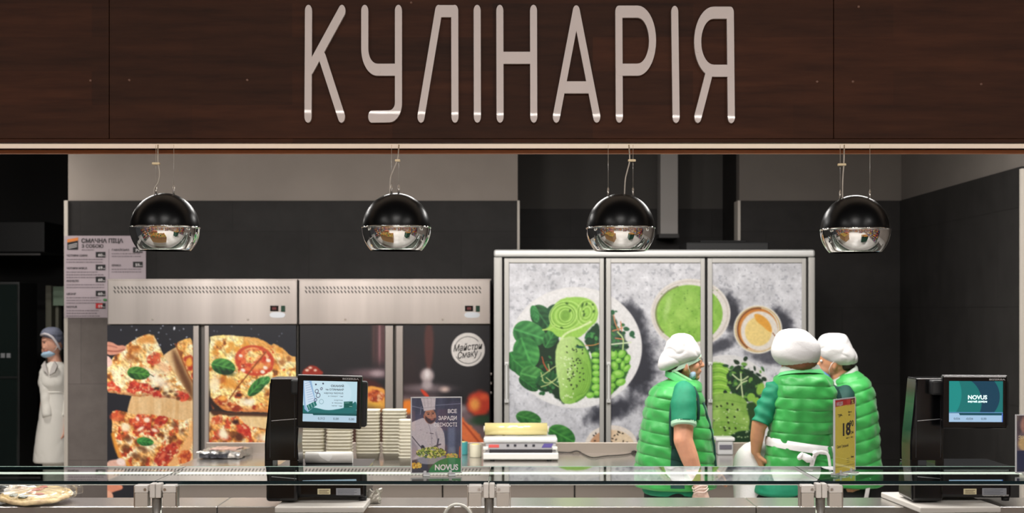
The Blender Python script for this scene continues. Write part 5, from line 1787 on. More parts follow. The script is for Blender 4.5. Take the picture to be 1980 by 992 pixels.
    head('top_bevel', -w / 2 + 0.002, w / 2 - 0.002, -0.0004, 0.02, h / 2 - 0.0022, h / 2 + 0.0006, 0.0008, MATS['silver_line'], hd)
    head('neck', -w / 2 - 0.03, -w / 2 + 0.05, 0.03, 0.15, h / 2 - 0.075, h / 2 - 0.02, 0.008, BLACKM, t)
    sx, sz = 104 * D / F / (cv.nx - 1), 79 * D / F / (cv.ny - 1)
    kx, kz = (cv.X[0, 1] - cv.X[0, 0]), (cv.Y[1, 0] - cv.Y[0, 0])
    o = R @ Vector((-w / 2 + 12 * D / F, -0.0008, h / 2 - 11 * D / F))
    ux = R.to_3x3() @ Vector((sx / kx, 0, 0))
    uz = R.to_3x3() @ Vector((0, 0, -sz / kz))
    sc = cv.mesh('display', D, hd, SCREEN, frame=(o, ux, uz), label='lit display')
    for s, px, py, fitpx, size, bold, m in texts:
        p = R @ Vector(((px - 636.5) * D / F, -0.0014, (777.5 - py) * D / F))
        text('lettering', s, p, size * D / F, m, hd if m is BRAND else sc, bold, roll=-roll, fit=fitpx * D / F if fitpx else None, extrude=0.0001)
    return t


BRAND = mat('silver_brand_letters', (176, 172, 172), 0.4)
SINK = mat('screen_dark_letters', (30, 40, 60), 0.5)
SLET = mat('screen_white_letters', (220, 245, 245), 0.5, emit=(220, 245, 245), strength=0.9)
for k, (bx0, bx1, rot, lab) in enumerate(((531, 703, 0, 'white plastic board under the label scale with the pale screen'), (1770, 1930, 10, 'white plastic board under the label scale with the teal screen'))):
    d = 5.19
    b = MB()
    x0, x1 = X(bx0, d), X(bx1, d)
    b.box(x0, x1, d, d + 0.44, WZ, WZ + 0.022, 0.004, rz=math.radians(rot) * 0.4)
    b.build
    o = b.build('plastic_board', mat('white_board_plastic', (226, 220, 212), 0.35))
    tag(o, lab, 'board', 'white boards under the scales')
ZB = WZ + 0.022
scale(0, math.radians(1.4), screen_one(), 'black label scale with pale blue customer screen beside the plastic containers', ZB, 0,
      [('СКАНУЙ', 639, 748, 25, 5.4, 0.03, SINK), ('та ОТРИМУЙ', 629, 755, 35, 5.0, 0.02, SINK), ('картку NOVUS', 626, 761.5, 37, 4.6, 0.01, SINK), ('в смартфоні', 634, 767, 29, 3.6, 0.0, SINK),
       ('картка', 646, 774.5, 16, 3.6, 0.0, SINK), ('в твоєму', 642, 780, 20, 3.6, 0.0, SINK), ('телефоні', 641, 785.5, 21, 3.6, 0.0, SINK),
       ('0,312', 615.5, 811.5, 13, 6, 0.0, SINK), ('0,00', 645, 811.5, 10.5, 6, 0.0, SINK), ('0,00', 675, 811.5, 10.5, 6, 0.0, SINK), ('BIZERBA', 661, 733.4, 32, 4.6, 0.03, BRAND)])
scale(1249, 0.004, screen_two(), 'black label scale with teal customer screen by the dark side wall', ZB, 10,
      [('NOVUS', 622, 772, 37, 11, 0.03, SLET), ('вартий довіри', 622, 778, 37, 5.2, 0.03, SLET),
       ('0,026', 595, 811.5, 12, 5.6, 0.0, SINK), ('-0,026', 618, 811.5, 14, 5.6, 0.0, SINK), ('0,00', 648, 811.5, 10, 5.6, 0.0, SINK), ('BIZERBA', 663, 735.2, 31, 4.6, 0.03, BRAND)])

# paper roll on the first scale
d = 5.46
zp = Z(902, 5.34) - 0.002
t = thing('paper_roll', 'white paper roll lying on the pan of the label scale', 'paper roll', (X(636, d), d, zp))
r = 0.0225
b = MB(); b.cyl((X(591, d), d, zp + r), (X(682, d), d, zp + r), r, None, 36); b.build('paper', mat('soft_white_paper', (228, 224, 218), 0.7, bump=0.15, bscale=30), t, smooth=False)
b = MB()
pg = []
for i in range(9):
    a = math.radians(200 - i * 14)
    pg.append((a, 612 + i * 0.4))
rings = []
for i in range(10):
    a = math.radians(100 + i * 12)
    w_ = 4 + 22 * math.sin(math.pi * min(1, i / 9.0 + 0.08)) ** 0.8
    c = 626 + i * 1.2
    rr_ = r * (1.03 + 0.012 * i)
    rings.append([Vector((X(c - w_ / 2, d), d + rr_ * math.cos(a), zp + r + rr_ * math.sin(a))), Vector((X(c + w_ / 2, d), d + rr_ * math.cos(a), zp + r + rr_ * math.sin(a)))])
b.loft(rings, 0, closed=False)
b.build('loose_sheet', mat('bright_loose_paper', (240, 238, 234), 0.7), t, smooth=True)
b = MB(); b.cyl((X(590.2, d), d, zp + r), (X(591, d), d, zp + r), r * 0.4, None, 16); b.build('core', mat('card_core_grey', (150, 140, 128), 0.7), t)
# crumpled label scrap at the scale side
b = gridbox(X(706, 5.45), X(732, 5.45), 5.45, 5.50, WZ, WZ + 0.05)
crumple(b, 0.014, 40, 4)
b.disp(lambda p: Vector((p.x, p.y, max(p.z, WZ + 0.001))))
o = b.build('label_scrap', mat('crumpled_clear_film', (190, 184, 172), 0.2, 0.3, bump=0.6, bscale=40))
tag(o, 'crumpled pale scrap of film beside the scale with the pale screen', 'film scrap')
# pale hose over the counter edge
pts = chaikin([(858, 1000), (864, 985), (876, 976), (889, 975.5), (900, 980), (908, 989), (913, 1000)], 3, False)
b = MB(); b.tube([P(x, y, 5.345) for x, y in pts], 0.0065, 10)
o = b.build('white_hose', mat('milky_hose', (214, 210, 200), 0.4), smooth=True)
tag(o, 'pale bent hose looping up at the edge of the display counter', 'hose')

# ------------------------------------------------------------------ acrylic stands on the glass shelf
ACR = glass_mat('clear_acrylic', (250, 250, 250), 0.05)
ACRE = mat('bright_acrylic_edge', (214, 212, 216), 0.15, alpha=0.75)


def stand(px, py0, py1, w, h, d, yaw, label, cv, texts, group='acrylic stands on the glass shelf', tilt=0.0):
    """px, py1: lower near corner in the photograph."""
    o = P(px, py1, d)
    o.z = ZS + 0.010
    u = Vector((math.cos(yaw), math.sin(yaw), 0))
    n = Vector((math.sin(yaw), -math.cos(yaw), 0))
    up = Vector((0, 0, 1))
    t = thing('sign_stand', label, 'sign stand', (o.x + u.x * w / 2, o.y + u.y * w / 2, ZS), group)

    def put(mb):
        return mb.disp(lambda p: o + u * p.x + up * p.z - n * p.y)
    m = 0.004
    put(MB().box(0, w, 0.0012, 0.0022, 0, h)).build('backing_card', mat('white_card', (220, 218, 214), 0.6), t)
    put(MB().quad([(-m, -0.002, -m), (w + m, -0.002, -m), (w + m, -0.002, h + m), (-m, -0.002, h + m)])).build('front_sheet', ACR, t, recalc=False)
    e = MB()
    for (a, b_, c_, d_) in ((-m, 0, -m, h + m), (w, w + m, -m, h + m), (0, w, -m, 0), (0, w, h, h + m)):
        e.box(a, b_, -0.002, 0.005, c_, d_, 0.0015)
    put(e).build('clear_rim', ACRE, t)
    for q in (0.22, 0.74):
        put(MB().box(w * q, w * q + 0.022, -0.022, 0.03, -0.010, -0.004, 0.002).box(w * q + 0.002, w * q + 0.012, -0.004, 0.006, -0.008, 0.006, 0.002)).build('foot', ACRE, t)
    if cv is not None:
        sx, sz = w / (cv.X[0, -1] - cv.X[0, 0]), h / (cv.Y[-1, 0] - cv.Y[0, 0])
        pic = cv.mesh('picture', d, t, PAPER, frame=(o + up * h, u * sx, -up * sz))
        x0, y0 = cv.X[0, 0], cv.Y[0, 0]
        for s, tx, ty, fit, size, bold, mt, al in texts:
            p = o + up * (h - (ty - y0) * sz) + u * ((tx - x0) * sx) + n * 0.0006
            text('lettering', s, p, size * sz, mt, pic, bold, yaw=yaw, align='LEFT', fit=fit * sx, extrude=0.0001)
    return t


def chef_card():
    cv = Canvas(797, 769, 891, 912, 0.6, (58, 60, 82))
    n = fbm(cv.X * 1.0, cv.Y * 0.2, 14, 3)[..., None]
    cv.C = np.array((44, 46, 66)) * (1 - n) + np.array((92, 96, 124)) * n
    cv.poly([(866, 825), (880, 825), (880, 875), (866, 875)], (104, 112, 142), 4, sm=0)
    cv.line([(797, 784), (830, 792)], 1.4, (132, 134, 156))
    cv.line([(843, 783), (890, 780)], 1.4, (120, 124, 148))
    cv.line([(815, 785), (813, 800)], 1.4, (120, 122, 146))
    cv.poly([(790, 818), (806, 811), (820, 806), (838, 812), (848, 820), (858, 832), (861, 852), (860, 876), (838, 884), (806, 886), (790, 892)], (198, 188, 196), 1.0, sm=1)
    cv.poly([(790, 840), (800, 850), (812, 870), (800, 886), (790, 890)], (152, 142, 156), 3, alpha=0.8)
    cv.line([(843, 835), (848, 855), (846, 876)], 2, (150, 140, 154), 2)
    cv.line([(826, 812), (834, 832), (836, 872)], 1.2, (158, 148, 160), 1)
    cv.ell(832, 804, 11.5, 14.5, (186, 126, 100), -8, 1)
    cv.poly([(820, 800), (823, 812), (832, 820), (842, 813), (843, 806), (838, 809), (829, 809)], (66, 44, 42), 1.4)
    cv.ell(836, 810, 3.4, 1.4, (170, 96, 84), -8, 0.7)
    cv.ell(828.5, 800, 2.2, 1.1, (52, 34, 32), -8, 0.6)
    cv.ell(837.5, 799, 2.0, 1.1, (52, 34, 32), -8, 0.6)
    cv.line([(825, 797.5), (831, 797)], 1.0, (60, 40, 36), 0.5)
    cv.line([(835, 796.5), (841, 796)], 1.0, (60, 40, 36), 0.5)
    cv.line([(834, 799), (835.5, 805)], 1.3, (150, 92, 72), 0.8)
    cv.ell(821, 804, 2, 4, (160, 104, 84), 0, 0.7)
    cv.poly([(813, 765), (843, 765), (841.5, 787), (842, 791), (820, 794), (819, 788)], (206, 196, 204), 0.8, sm=0)
    cv.line([(820, 788), (841, 786)], 1.0, (170, 160, 170), 0.7)
    for q in range(3):
        cv.line([(820 + 7 * q, 768), (822 + 6 * q, 786)], 1, (184, 174, 184), 1)
    for q in ((826, 836), (836, 846), (814, 830), (832, 858)):
        cv.ell(q[0], q[1], 0.8, 0.8, (120, 110, 124), 0, 0.4)
    cv.line([(832, 836.5), (838, 837.5)], 1.3, (70, 64, 76), 0.5)
    cv.line([(797, 842), (808, 856), (817, 866)], 1.5, (48, 44, 56))
    cv.ell(818, 864, 3.4, 5, (40, 36, 44), -20, 0.8)
    cv.line([(848, 848), (844, 868)], 2.6, (62, 60, 76), 1)
    cv.line([(840, 862), (852, 858)], 2.6, (70, 68, 84), 1)
    cv.poly([(797, 888), (870, 880), (891, 884), (891, 915), (797, 915)], (60, 58, 70), 3, sm=0)
    cv.ell(835, 887, 28, 9, (150, 146, 156), -4, 1.2)
    R = random.Random(4)
    for _ in range(240):
        a, r_ = R.uniform(0, 6.28), R.random() ** 0.5
        cv.ell(834 + 28 * r_ * math.cos(a), 878 + 10 * r_ * math.sin(a) - 4, R.uniform(1.2, 2.4), R.uniform(0.9, 1.8), R.choice([(150, 172, 60), (196, 196, 84), (84, 112, 44), (220, 208, 120), (60, 70, 40)]), R.uniform(0, 180), 0.6)
    for _ in range(60):
        cv.ell(R.uniform(797, 815), R.uniform(893, 903), R.uniform(1, 2.4), R.uniform(1, 2), R.choice([(226, 178, 60), (204, 150, 48), (240, 206, 96)]), 0, 0.6)
        cv.ell(R.uniform(864, 884), R.uniform(877, 886), R.uniform(1, 2.4), R.uniform(1, 2), R.choice([(206, 190, 84), (150, 160, 62), (220, 160, 60)]), 0, 0.6)
    cv.poly([(888, 862), (891, 862), (891, 886), (887, 884)], (190, 92, 60), 1)
    cv.ell(874, 918, 46, 34, (38, 126, 72), 0, 0.8)
    cv.grain(0.05, 2)
    return cv


WLET = mat('white_print', (232, 228, 232), 0.5)
stand(796.5, 765, 917, 0.1525, 0.232, 4.43, math.radians(7), 'clear acrylic stand with a picture of a smiling chef in a tall hat', chef_card(),
      [('ВСЕ', 865.5, 798, 17.5, 10, 0.025, WLET, 0), ('ЗАРАДИ', 847.5, 811, 35.5, 10, 0.025, WLET, 0), ('СВІЖОСТІ', 839, 823.8, 44.5, 10, 0.02, WLET, 0), ('NOVUS', 840.5, 907.5, 45, 15, 0.03, WLET, 0)])


def price_card():
    cv = Canvas(0, 0, 105, 145, 1.0, (250, 226, 92))
    cv.poly([(-2, -2), (110, -2), (110, 10.5), (-2, 13)], (208, 36, 40), 0.6, sm=0)
    cv.poly([(60, -2), (84, -2), (86, 11), (64, 11)], (228, 76, 70), 4, sm=0)
    cv.poly([(84, -2), (110, -2), (110, 10.5), (80, 11.5)], (126, 26, 26), 1.5, sm=0)
    cv.line([(4, 134), (101, 134)], 0.8, (160, 136, 60), 0.5, sm=0)
    cv.line([(14, 29), (40, 32)], 0.8, (90, 70, 40), 0.5, sm=0)
    for q in range(3):
        cv.line([(62, 120 + 4 * q), (76, 120 + 4 * q)], 0.8, (150, 130, 60), 0.5, sm=0)
    cv.grain(0.02)
    return cv


KI = mat('black_price_ink', (22, 18, 34), 0.5)
BI = mat('brown_price_ink', (70, 56, 40), 0.5)
stand(1614.5, 762, 908, 0.150, 0.226, 4.41, math.radians(53), 'clear acrylic stand with a yellow price card marked 18 90', price_card(),
      [('АКЦІЯ', 6, 11, 34, 10, 0.02, WLET, 0), ('%', 86, 10, 12, 11, 0.02, mat('pale_yellow_print', (240, 214, 110), 0.5), 0), ('21', 18, 34, 10, 8, 0.02, KI, 0), ('0', 29, 32, 5, 5, 0.02, KI, 0), ('Ціна за', 68, 28, 18, 5, 0.01, BI, 0), ('100 г', 69, 34, 10, 5, 0.01, BI, 0),
       ('18', 32, 72, 41, 34, 0.035, KI, 0), ('90', 75, 56, 22, 17, 0.015, KI, 0), ('грн', 76, 71, 19, 10, 0.0, KI, 0), ('вага 1 / 100 г', 58, 80, 38, 5, 0.0, BI, 0), ('Салат Грецький', 9, 96, 60, 8, 0.0, BI, 0), ('Novus', 84, 120, 14, 5.5, 0.02, KI, 0)])


def side_card():
    cv = Canvas(1965, 808, 2060, 952, 1.0, (112, 96, 104))
    cv.poly([(1965, 808), (1985, 808), (1976, 850), (1965, 862)], (86, 72, 80), 3)
    cv.ell(1985, 832, 12, 22, (176, 128, 116), 0, 4)
    cv.ell(1986, 880, 18, 20, (206, 172, 120), 0, 4)
    cv.poly([(1965, 898), (2060, 894), (2060, 952), (1965, 952)], (40, 42, 70), 2, sm=0)
    cv.grain(0.05)
    return cv


stand(1966, 808, 914, 0.148, 0.176, 4.45, math.radians(10), 'clear acrylic stand at the far end of the shelf, cut off at the picture edge', side_card(), [('ЗНИЖКА', 1968, 868, 60, 12, 0.02, mat('cream_print', (226, 206, 160), 0.5), 0)])

# ------------------------------------------------------------------ pizza wrapped in film
d = 5.47
pc = Vector((X(70, d), d, WZ))
t = thing('wrapped_pizza', 'small pizza wrapped in clear film at the end of the counter', 'pizza', pc)
b = MB()


def blob(r0, prof, amp, seed, n=64):
    rings = []
    for rr_, z in prof:
        ring = []
        for i in range(n):
            a = 2 * math.pi * i / n
            q = 1 + amp * nz((math.cos(a) * 1.6, math.sin(a) * 1.6, seed), 1.0, seed) + 0.35 * amp * nz((math.cos(a) * 6, math.sin(a) * 6, seed), 1.0, seed)
            ring.append(pc + Vector((r0 * rr_ * q * math.cos(a), r0 * rr_ * q * math.sin(a) * 1.0, z + 0.004 * nz((math.cos(a) * rr_ * 5, math.sin(a) * rr_ * 5, 3), 1.0, seed))))
        rings.append(ring)
    return rings


TILTP = lambda p: Vector((p.x, p.y, p.z + 0.10 * (p.y - pc.y + 0.15)))
b.loft(blob(0.136, [(0.02, 0.004), (0.9, 0.003), (0.99, 0.006), (1.0, 0.012), (0.96, 0.019), (0.90, 0.022), (0.8, 0.02)], 0.05, 1)); b.disp(TILTP)
b.build('crust', mat('pale_pizza_crust', (236, 202, 158), 0.7, noise=0.35, nscale=26, bump=0.3, bscale=60), t, smooth=True)
b = MB(); b.loft(blob(0.128, [(0.02, 0.03), (0.3, 0.03), (0.6, 0.029), (0.9, 0.026), (1.0, 0.019)], 0.05, 1), cap0=True, cap1=False); b.disp(TILTP)
ch = mat('melted_cheese', (206, 180, 122), 0.45, noise=0.35, nscale=22, bump=0.6, bscale=50)
b.build('cheese', ch, t, smooth=True)
R = random.Random(3)
for k in range(9):
    a, rr_ = R.uniform(0, 6.28), R.uniform(0.02, 0.105)
    b = MB(); b.ell(pc + Vector((rr_ * math.cos(a), rr_ * math.sin(a), 0.03)), (R.uniform(0.012, 0.022), R.uniform(0.012, 0.02), 0.004), None, 14, 8)
    crumple(b, 0.004, 60, k); b.disp(TILTP)
    b.build('topping', [mat('tomato_topping', (190, 88, 50), 0.4), mat('herb_topping', (92, 96, 62), 0.5), mat('ham_topping', (206, 150, 110), 0.4)][k % 3], t, smooth=True)
b = MB()
b.loft(blob(0.146, [(0.9, 0.002), (1.0, 0.010), (1.03, 0.022), (0.98, 0.034), (0.8, 0.039), (0.5, 0.041), (0.2, 0.042), (0.02, 0.042)], 0.08, 9, 96), cap0=False, cap1=True)
crumple(b, 0.006, 45, 6); b.disp(TILTP)
FILM = glass_mat('crinkled_clear_film', (252, 250, 248), 0.03, 0.22, 4.0)
b.build('film', FILM, t, 'clear film')
for cx_f, px, tz, sx, seed in ((139, 139, 0.055, 0.03, 3), (12, 12, 0.06, 0.05, 5), (30, 30, 0.06, 0.03, 7)):
    b = gridbox(X(px, d) - sx, X(px, d) + sx, d - 0.02, d + 0.03, WZ + 0.03, WZ + 0.062)
    crumple(b, 0.018, 34, seed)
    b.disp(lambda p: Vector((p.x, p.y, p.z + 0.15 * abs(p.x - pc.x) * 0.25)))
    b.build('film_twist', FILM, t)
# ------------------------------------------------------------------ people
SKIN = mat('skin', (222, 160, 128), 0.5, noise=0.05, nscale=40, sss=0.15)
SKIN2 = mat('skin_tan', (206, 148, 112), 0.5, noise=0.05, nscale=40, sss=0.15)
SKIN3 = mat('skin_pale', (226, 170, 146), 0.5, noise=0.05, nscale=40, sss=0.15)
VEST = mat('bright_green_quilt', (50, 158, 70), 0.45, noise=0.05, nscale=14, sheen=0.2, bump=0.1, bscale=90)
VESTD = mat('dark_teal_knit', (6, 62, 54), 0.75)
SHIRT = mat('teal_green_shirt', (10, 128, 92), 0.7, noise=0.06, nscale=60)
CUFF = mat('pale_green_cuff', (176, 216, 186), 0.7)
COLLAR = mat('pale_green_collar', (96, 200, 122), 0.6)
GCOL = mat('grey_white_collar', (196, 206, 196), 0.7)
CLOTH = mat('white_cotton', (240, 238, 238), 0.8, bump=0.15, bscale=120)
CAPM = mat('white_cap_cotton', (214, 212, 212), 0.85, bump=0.15, bscale=120)
BAND = mat('pale_mint_band', (190, 218, 196), 0.8)
TROU = mat('black_trousers', (18, 18, 20), 0.8)
SHOE = mat('black_shoe', (16, 16, 17), 0.4)
MASKM = mat('pale_blue_mask', (170, 202, 226), 0.7)
MASKB = mat('blue_mask', (104, 160, 208), 0.7)
HAIR = mat('dark_brown_hair', (52, 34, 26), 0.6, noise=0.3, nscale=80, stretch=(4, 4, 1))
HAIRB = mat('brown_hair', (122, 78, 50), 0.6, noise=0.25, nscale=90, stretch=(4, 4, 1))
LIP = mat('lip', (186, 96, 86), 0.5)
EYEW = mat('eye_white', (222, 216, 210), 0.3)
EYED = mat('eye_dark', (40, 28, 24), 0.2)
GLOVE = mat('clear_glove', (222, 190, 174), 0.3, bump=0.5, bscale=70, coat=0.3)


def hand(mb, w, f, up, ts, curl=0.6, s=1.0, inf=0.0, spread=1.0):
    """Palm, four unequal bent fingers and a thumb from the side of the palm."""
    f, up = Vector(f).normalized(), Vector(up)
    up = (up - f * up.dot(f)).normalized()
    lat = f.cross(up).normalized()
    w = Vector(w)
    for q in (-0.024, -0.008, 0.008, 0.024):
        mb.capsule(w + f * 0.012 * s + lat * q * 0.7 * s, w + f * 0.086 * s + lat * q * 1.15 * s, 0.0135 * s + inf, 0.0115 * s + inf, 10, 3)
    for q, L in ((-0.030, 0.058), (-0.0105, 0.074), (0.0105, 0.078), (0.030, 0.068)):
        ang = curl
        a = w + f * 0.088 * s + lat * q * spread * s
        p = a
        d = f.copy()
        for k, part in enumerate((0.46, 0.32, 0.22)):
            d = (d * math.cos(ang * 0.75) - up * math.sin(ang * 0.75)).normalized()
            # keep rotating about the lateral axis
            n = p + d * L * part * s
            mb.capsule(p, n, (0.0088 - 0.0006 * k) * s + inf, (0.0082 - 0.0006 * k) * s + inf, 10, 3)
            p = n
    t0 = w + f * 0.028 * s + lat * ts * 0.024 * s
    t1 = t0 + (f * 0.65 + lat * ts * 0.62 - up * 0.35).normalized() * 0.036 * s
    t2 = t1 + (f * 0.88 + lat * ts * 0.22 - up * 0.42).normalized() * 0.030 * s
    mb.capsule(t0, t1, 0.0125 * s + inf, 0.0100 * s + inf, 10, 3)
    mb.capsule(t1, t2, 0.0098 * s + inf, 0.0078 * s + inf, 10, 3)


def quilt(pitch, amp, tilt, cx, wr=0.003, seed=0, zr=0.0, sag=0.0):
    def fn(p, u, py, n):
        z = p.z + tilt * (p.x - cx) + zr + sag * (p.x - cx) ** 2 + 0.004 * nz((p.x * 6, p.y * 6, p.z * 6), 1, seed)
        ph = z / pitch
        puff = abs(math.sin(math.pi * ph)) ** 0.38
        w = nz((p.x * 22 + p.z * 6, p.y * 22, p.z * 16), 1.0, seed) * wr * (0.4 + puff)
        return p + n * (amp * (puff - 0.7) + w)
    return fn


def folds(amp, s, seed=0, sx=1.0, sz=1.0, ridge=0.5):
    """Cloth folds: soft swells with sharper creases between them."""
    def fn(p, u, py, n):
        q = (p.x * sx, p.y * sx, p.z * sz)
        v = nz(q, s, seed)
        w = 1 - min(1.0, abs(nz((q[0] + 0.3 * q[2], q[1], q[2] - 0.25 * q[0]), s * 1.25, seed + 4)) * 3.2)
        return p + n * (amp * (0.75 * v - ridge * w * w + 0.05 * nz(q, s * 4, seed + 9)))
    return fn


def limb(mb, pts, radii, n=22, wr=0.0, ws=60, seed=0, sub=6):
    """Tapered sleeve through points with cloth wrinkles across it."""
    pts = [Vector(p) for p in pts]
    P2, R2 = [], []
    for i in range(len(pts) - 1):
        p0, p1, p2, p3 = pts[max(i - 1, 0)], pts[i], pts[i + 1], pts[min(i + 2, len(pts) - 1)]
        for k in range(sub):
            u = k / sub
            P2.append(0.5 * ((2 * p1) + (p2 - p0) * u + (2 * p0 - 5 * p1 + 4 * p2 - p3) * u * u + (3 * p1 - p0 - 3 * p2 + p3) * u ** 3))
            R2.append(radii[i] + (radii[i + 1] - radii[i]) * u)
    P2.append(pts[-1]); R2.append(radii[-1])
    v0 = len(mb.bm.verts)
    mb.tube(P2, R2, n)
    if wr:
        mb.bm.verts.ensure_lookup_table()
        axis = (pts[-1] - pts[0]).normalized()
        for v in mb.bm.verts[v0:]:
            t = v.co.dot(axis)
            j = min(range(len(P2)), key=lambda q: (P2[q] - v.co).length)
            nn = (v.co - P2[j])
            if nn.length > 1e-5:
                v.co += nn.normalized() * wr * (math.sin(t * ws * 2 + 2.5 * nz(v.co, 14, seed)) * 0.5 + nz(v.co, 26, seed))
    return mb


def tilt_ring(mb, c, rx, ry, h, slope, thick=0.006, flare=1.0, n=48, ytilt=0.0, a0=0, a1=360, rnd=0.0):
    """Band around an inclined ellipse (hat bands, collars, belts)."""
    rings = []
    c = Vector(c)
    full = abs(a1 - a0 - 360) < 1e-6
    m = n if full else n + 1
    for (k, dz, off) in ((flare, -h / 2, 0), (1.0, 0, rnd), (1.0 / flare, h / 2, 0), (1.0 / flare, h / 2, -thick), (1.0, 0, rnd - thick), (flare, -h / 2, -thick)):
        r = []
        for i in range(m):
            a = math.radians(a0 + (a1 - a0) * i / n)
            x, y = (rx * k + off) * math.cos(a), (ry * k + off) * math.sin(a)
            r.append(c + Vector((x, y, dz + slope * x + ytilt * y)))
        rings.append(r)
    rings.append(rings[0])
    rr = [[v.copy() for v in r] for r in rings]
    mb.loft(rr, 0, False, False, closed=full)
    return mb


def paint_faces(o, fn):
    for p in o.data.polygons:
        c = p.center
        k = fn(CX + c.x * F / c.y, HY + (CAMZ - c.z) * F / c.y, c)
        if k is not None:
            p.material_index = k


def legs(d, hipL, hipR, hip_z, foot_dir, r=0.085):
    """Lower body: two legs from hips to floor; returns trouser mesh builder and shoe specs."""
    b = MB()
    shoes = []
    for h in (hipL, hipR):
        x, y = h
        k = (x * 1.0, y)
        b.capsule((x, y, hip_z), (x + foot_dir[0] * 0.02, y + foot_dir[1] * 0.02, 0.48), r, 0.062)
        b.capsule((x + foot_dir[0] * 0.02, y + foot_dir[1] * 0.02, 0.48), (x, y, 0.09), 0.066, 0.05)
        shoes.append((x, y))
    b.ell(((hipL[0] + hipR[0]) / 2, (hipL[1] + hipR[1]) / 2, hip_z + 0.03), (0.16, 0.16, 0.13))
    return b, shoes


def shoe(x, y, fd, parent, m=SHOE):
    b = MB()
    f = Vector((fd[0], fd[1], 0)).normalized()
    c = Vector((x, y, 0))
    b.capsule(c - f * 0.05 + Vector((0, 0, 0.045)), c + f * 0.13 + Vector((0, 0, 0.036)), 0.042, 0.036)
    b.capsule(c + Vector((0, 0, 0.05)), c + Vector((0, 0, 0.10)), 0.045, 0.045)
    b.disp(lambda p: Vector((p.x, p.y, max(p.z, 0.002))))
    remesh(b, 'shoe', m, parent, 0.008, 3)


# ---------------- worker in profile
D1 = 7.5


def A(px, py, dy=0.0):
    return P(px, py, D1 + dy)


w1 = thing('person', 'person in profile facing the cabinet, green quilted vest, short teal sleeves, white cap and glasses', 'person', (X(1308, D1), D1, 0))
b = MB()
b.ell(A(1321, 697), (0.089, 0.074, 0.106))
b.ell(A(1336, 716), (0.050, 0.052, 0.050))
b.ell(A(1340, 703), (0.040, 0.056, 0.060))
b.capsule(A(1353.5, 696), A(1358.5, 706.5), 0.008, 0.0115)
b.ell(A(1355, 708, 0.0), (0.010, 0.016, 0.008))
b.ell(A(1352.5, 716.5), (0.011, 0.022, 0.008))
b.ell(A(1350.5, 721.5), (0.012, 0.02, 0.008))
b.ell(A(1346.5, 729), (0.018, 0.026, 0.018))
b.ell(A(1350, 692), (0.012, 0.05, 0.012))
b.ell(A(1344, 708, -0.04), (0.022, 0.02, 0.026))
for s in (-1, 1):
    b.ell(A(1327, 709, s * 0.074), (0.016, 0.012, 0.028), Matrix.Rotation(0.25, 3, 'Y'))
b.capsule(A(1318, 715), A(1308, 757), 0.054, 0.066)
b.ell(A(1308, 800), (0.13, 0.17, 0.17))
b.ell(A(1309, 870), (0.15, 0.16, 0.17))
b.ell(A(1304, 930), (0.14, 0.16, 0.14))
SH, EL, WR = A(1324, 772, -0.19), A(1321, 851, -0.255), A(1351, 934, -0.245)
b.capsule(A(1322, 765, -0.10), SH, 0.07, 0.062)
b.capsule(SH, EL, 0.055, 0.049)
b.capsule(EL, A(1333, 884, -0.26), 0.0495, 0.046)
b.capsule(A(1333, 884, -0.26), WR, 0.046, 0.031)
hand(b, A(1353, 941, -0.245), A(1366, 1000, -0.245) - A(1353, 941, -0.245), Vector((-0.5, -0.85, 0.1)), 1, 0.5)
SH2, EL2, WR2 = A(1324, 772, 0.19), A(1330, 855, 0.25), A(1362, 900, 0.20)
b.capsule(SH2, EL2, 0.055, 0.048)
b.capsule(EL2, WR2, 0.045, 0.03)
hand(b, WR2, Vector((0.8, -0.1, -0.5)), Vector((0.4, 0.3, 0.8)), -1, 0.4)
for dy in (-0.09, 0.09):
    b.capsule(A(1303, 945, dy), A(1308, 1090, dy), 0.075, 0.055)
    b.capsule(A(1308, 1090, dy), A(1302, 1225, dy), 0.052, 0.038)
body = remesh(b, 'body', SKIN, w1, 0.0045, 3)
# face pieces
for s in (-1,):
    b = MB(); b.ell(A(1348.5, 697, s * 0.034), (0.008, 0.010, 0.008), None, 14, 8); e = b.build('eye', EYEW, w1, smooth=True)
    b = MB(); b.ell(A(1351, 697, s * 0.036), (0.004, 0.005, 0.005), None, 10, 6); b.build('iris', EYED, e, smooth=True)
b = MB(); b.ell(A(1353.5, 718.8), (0.009, 0.018, 0.0035), None, 14, 8); b.build('mouth', LIP, w1, smooth=True)
gl = MB()
gp = [A(1354.5 + 3.2 * math.cos(a), 698 + 6.5 * math.sin(a), -0.032 + 0.012 * math.cos(a)) for a in [2 * math.pi * i / 16 for i in range(17)]]
gl.tube(gp, 0.0014, 6)
gl.tube([A(1352, 696, -0.050), A(1340, 697, -0.072), A(1329, 701, -0.080)], 0.0016, 6)
gl.tube([A(1357, 695, -0.028), A(1359, 694, 0.0), A(1357, 695, 0.028)], 0.0014, 6)
gl.build('glasses', mat('thin_dark_spectacles', (70, 56, 54), 0.3, 0.5), w1, smooth=True)
b = MB()
b.ell(A(1310, 706), (0.066, 0.078, 0.060))
b.ell(A(1302, 716), (0.04, 0.062, 0.035))
b.ell(A(1322, 700, -0.066), (0.022, 0.014, 0.03))
remesh(b, 'hair', HAIR, w1, 0.005, 4)
# mask pulled under the chin
b = MB(); b.ell(A(1337, 725, -0.008), (0.024, 0.056, 0.031), Matrix.Rotation(0.35, 3, 'Y'))
crumple(b, 0.004, 40, 2)
mk = remesh(b, 'face_mask', MASKM, w1, 0.004, 2)
b = MB(); b.tube([A(1329, 703, -0.084), A(1331, 712, -0.082), A(1335, 721, -0.062)], 0.0018, 6); b.build('ear_loop', CLOTH, mk)
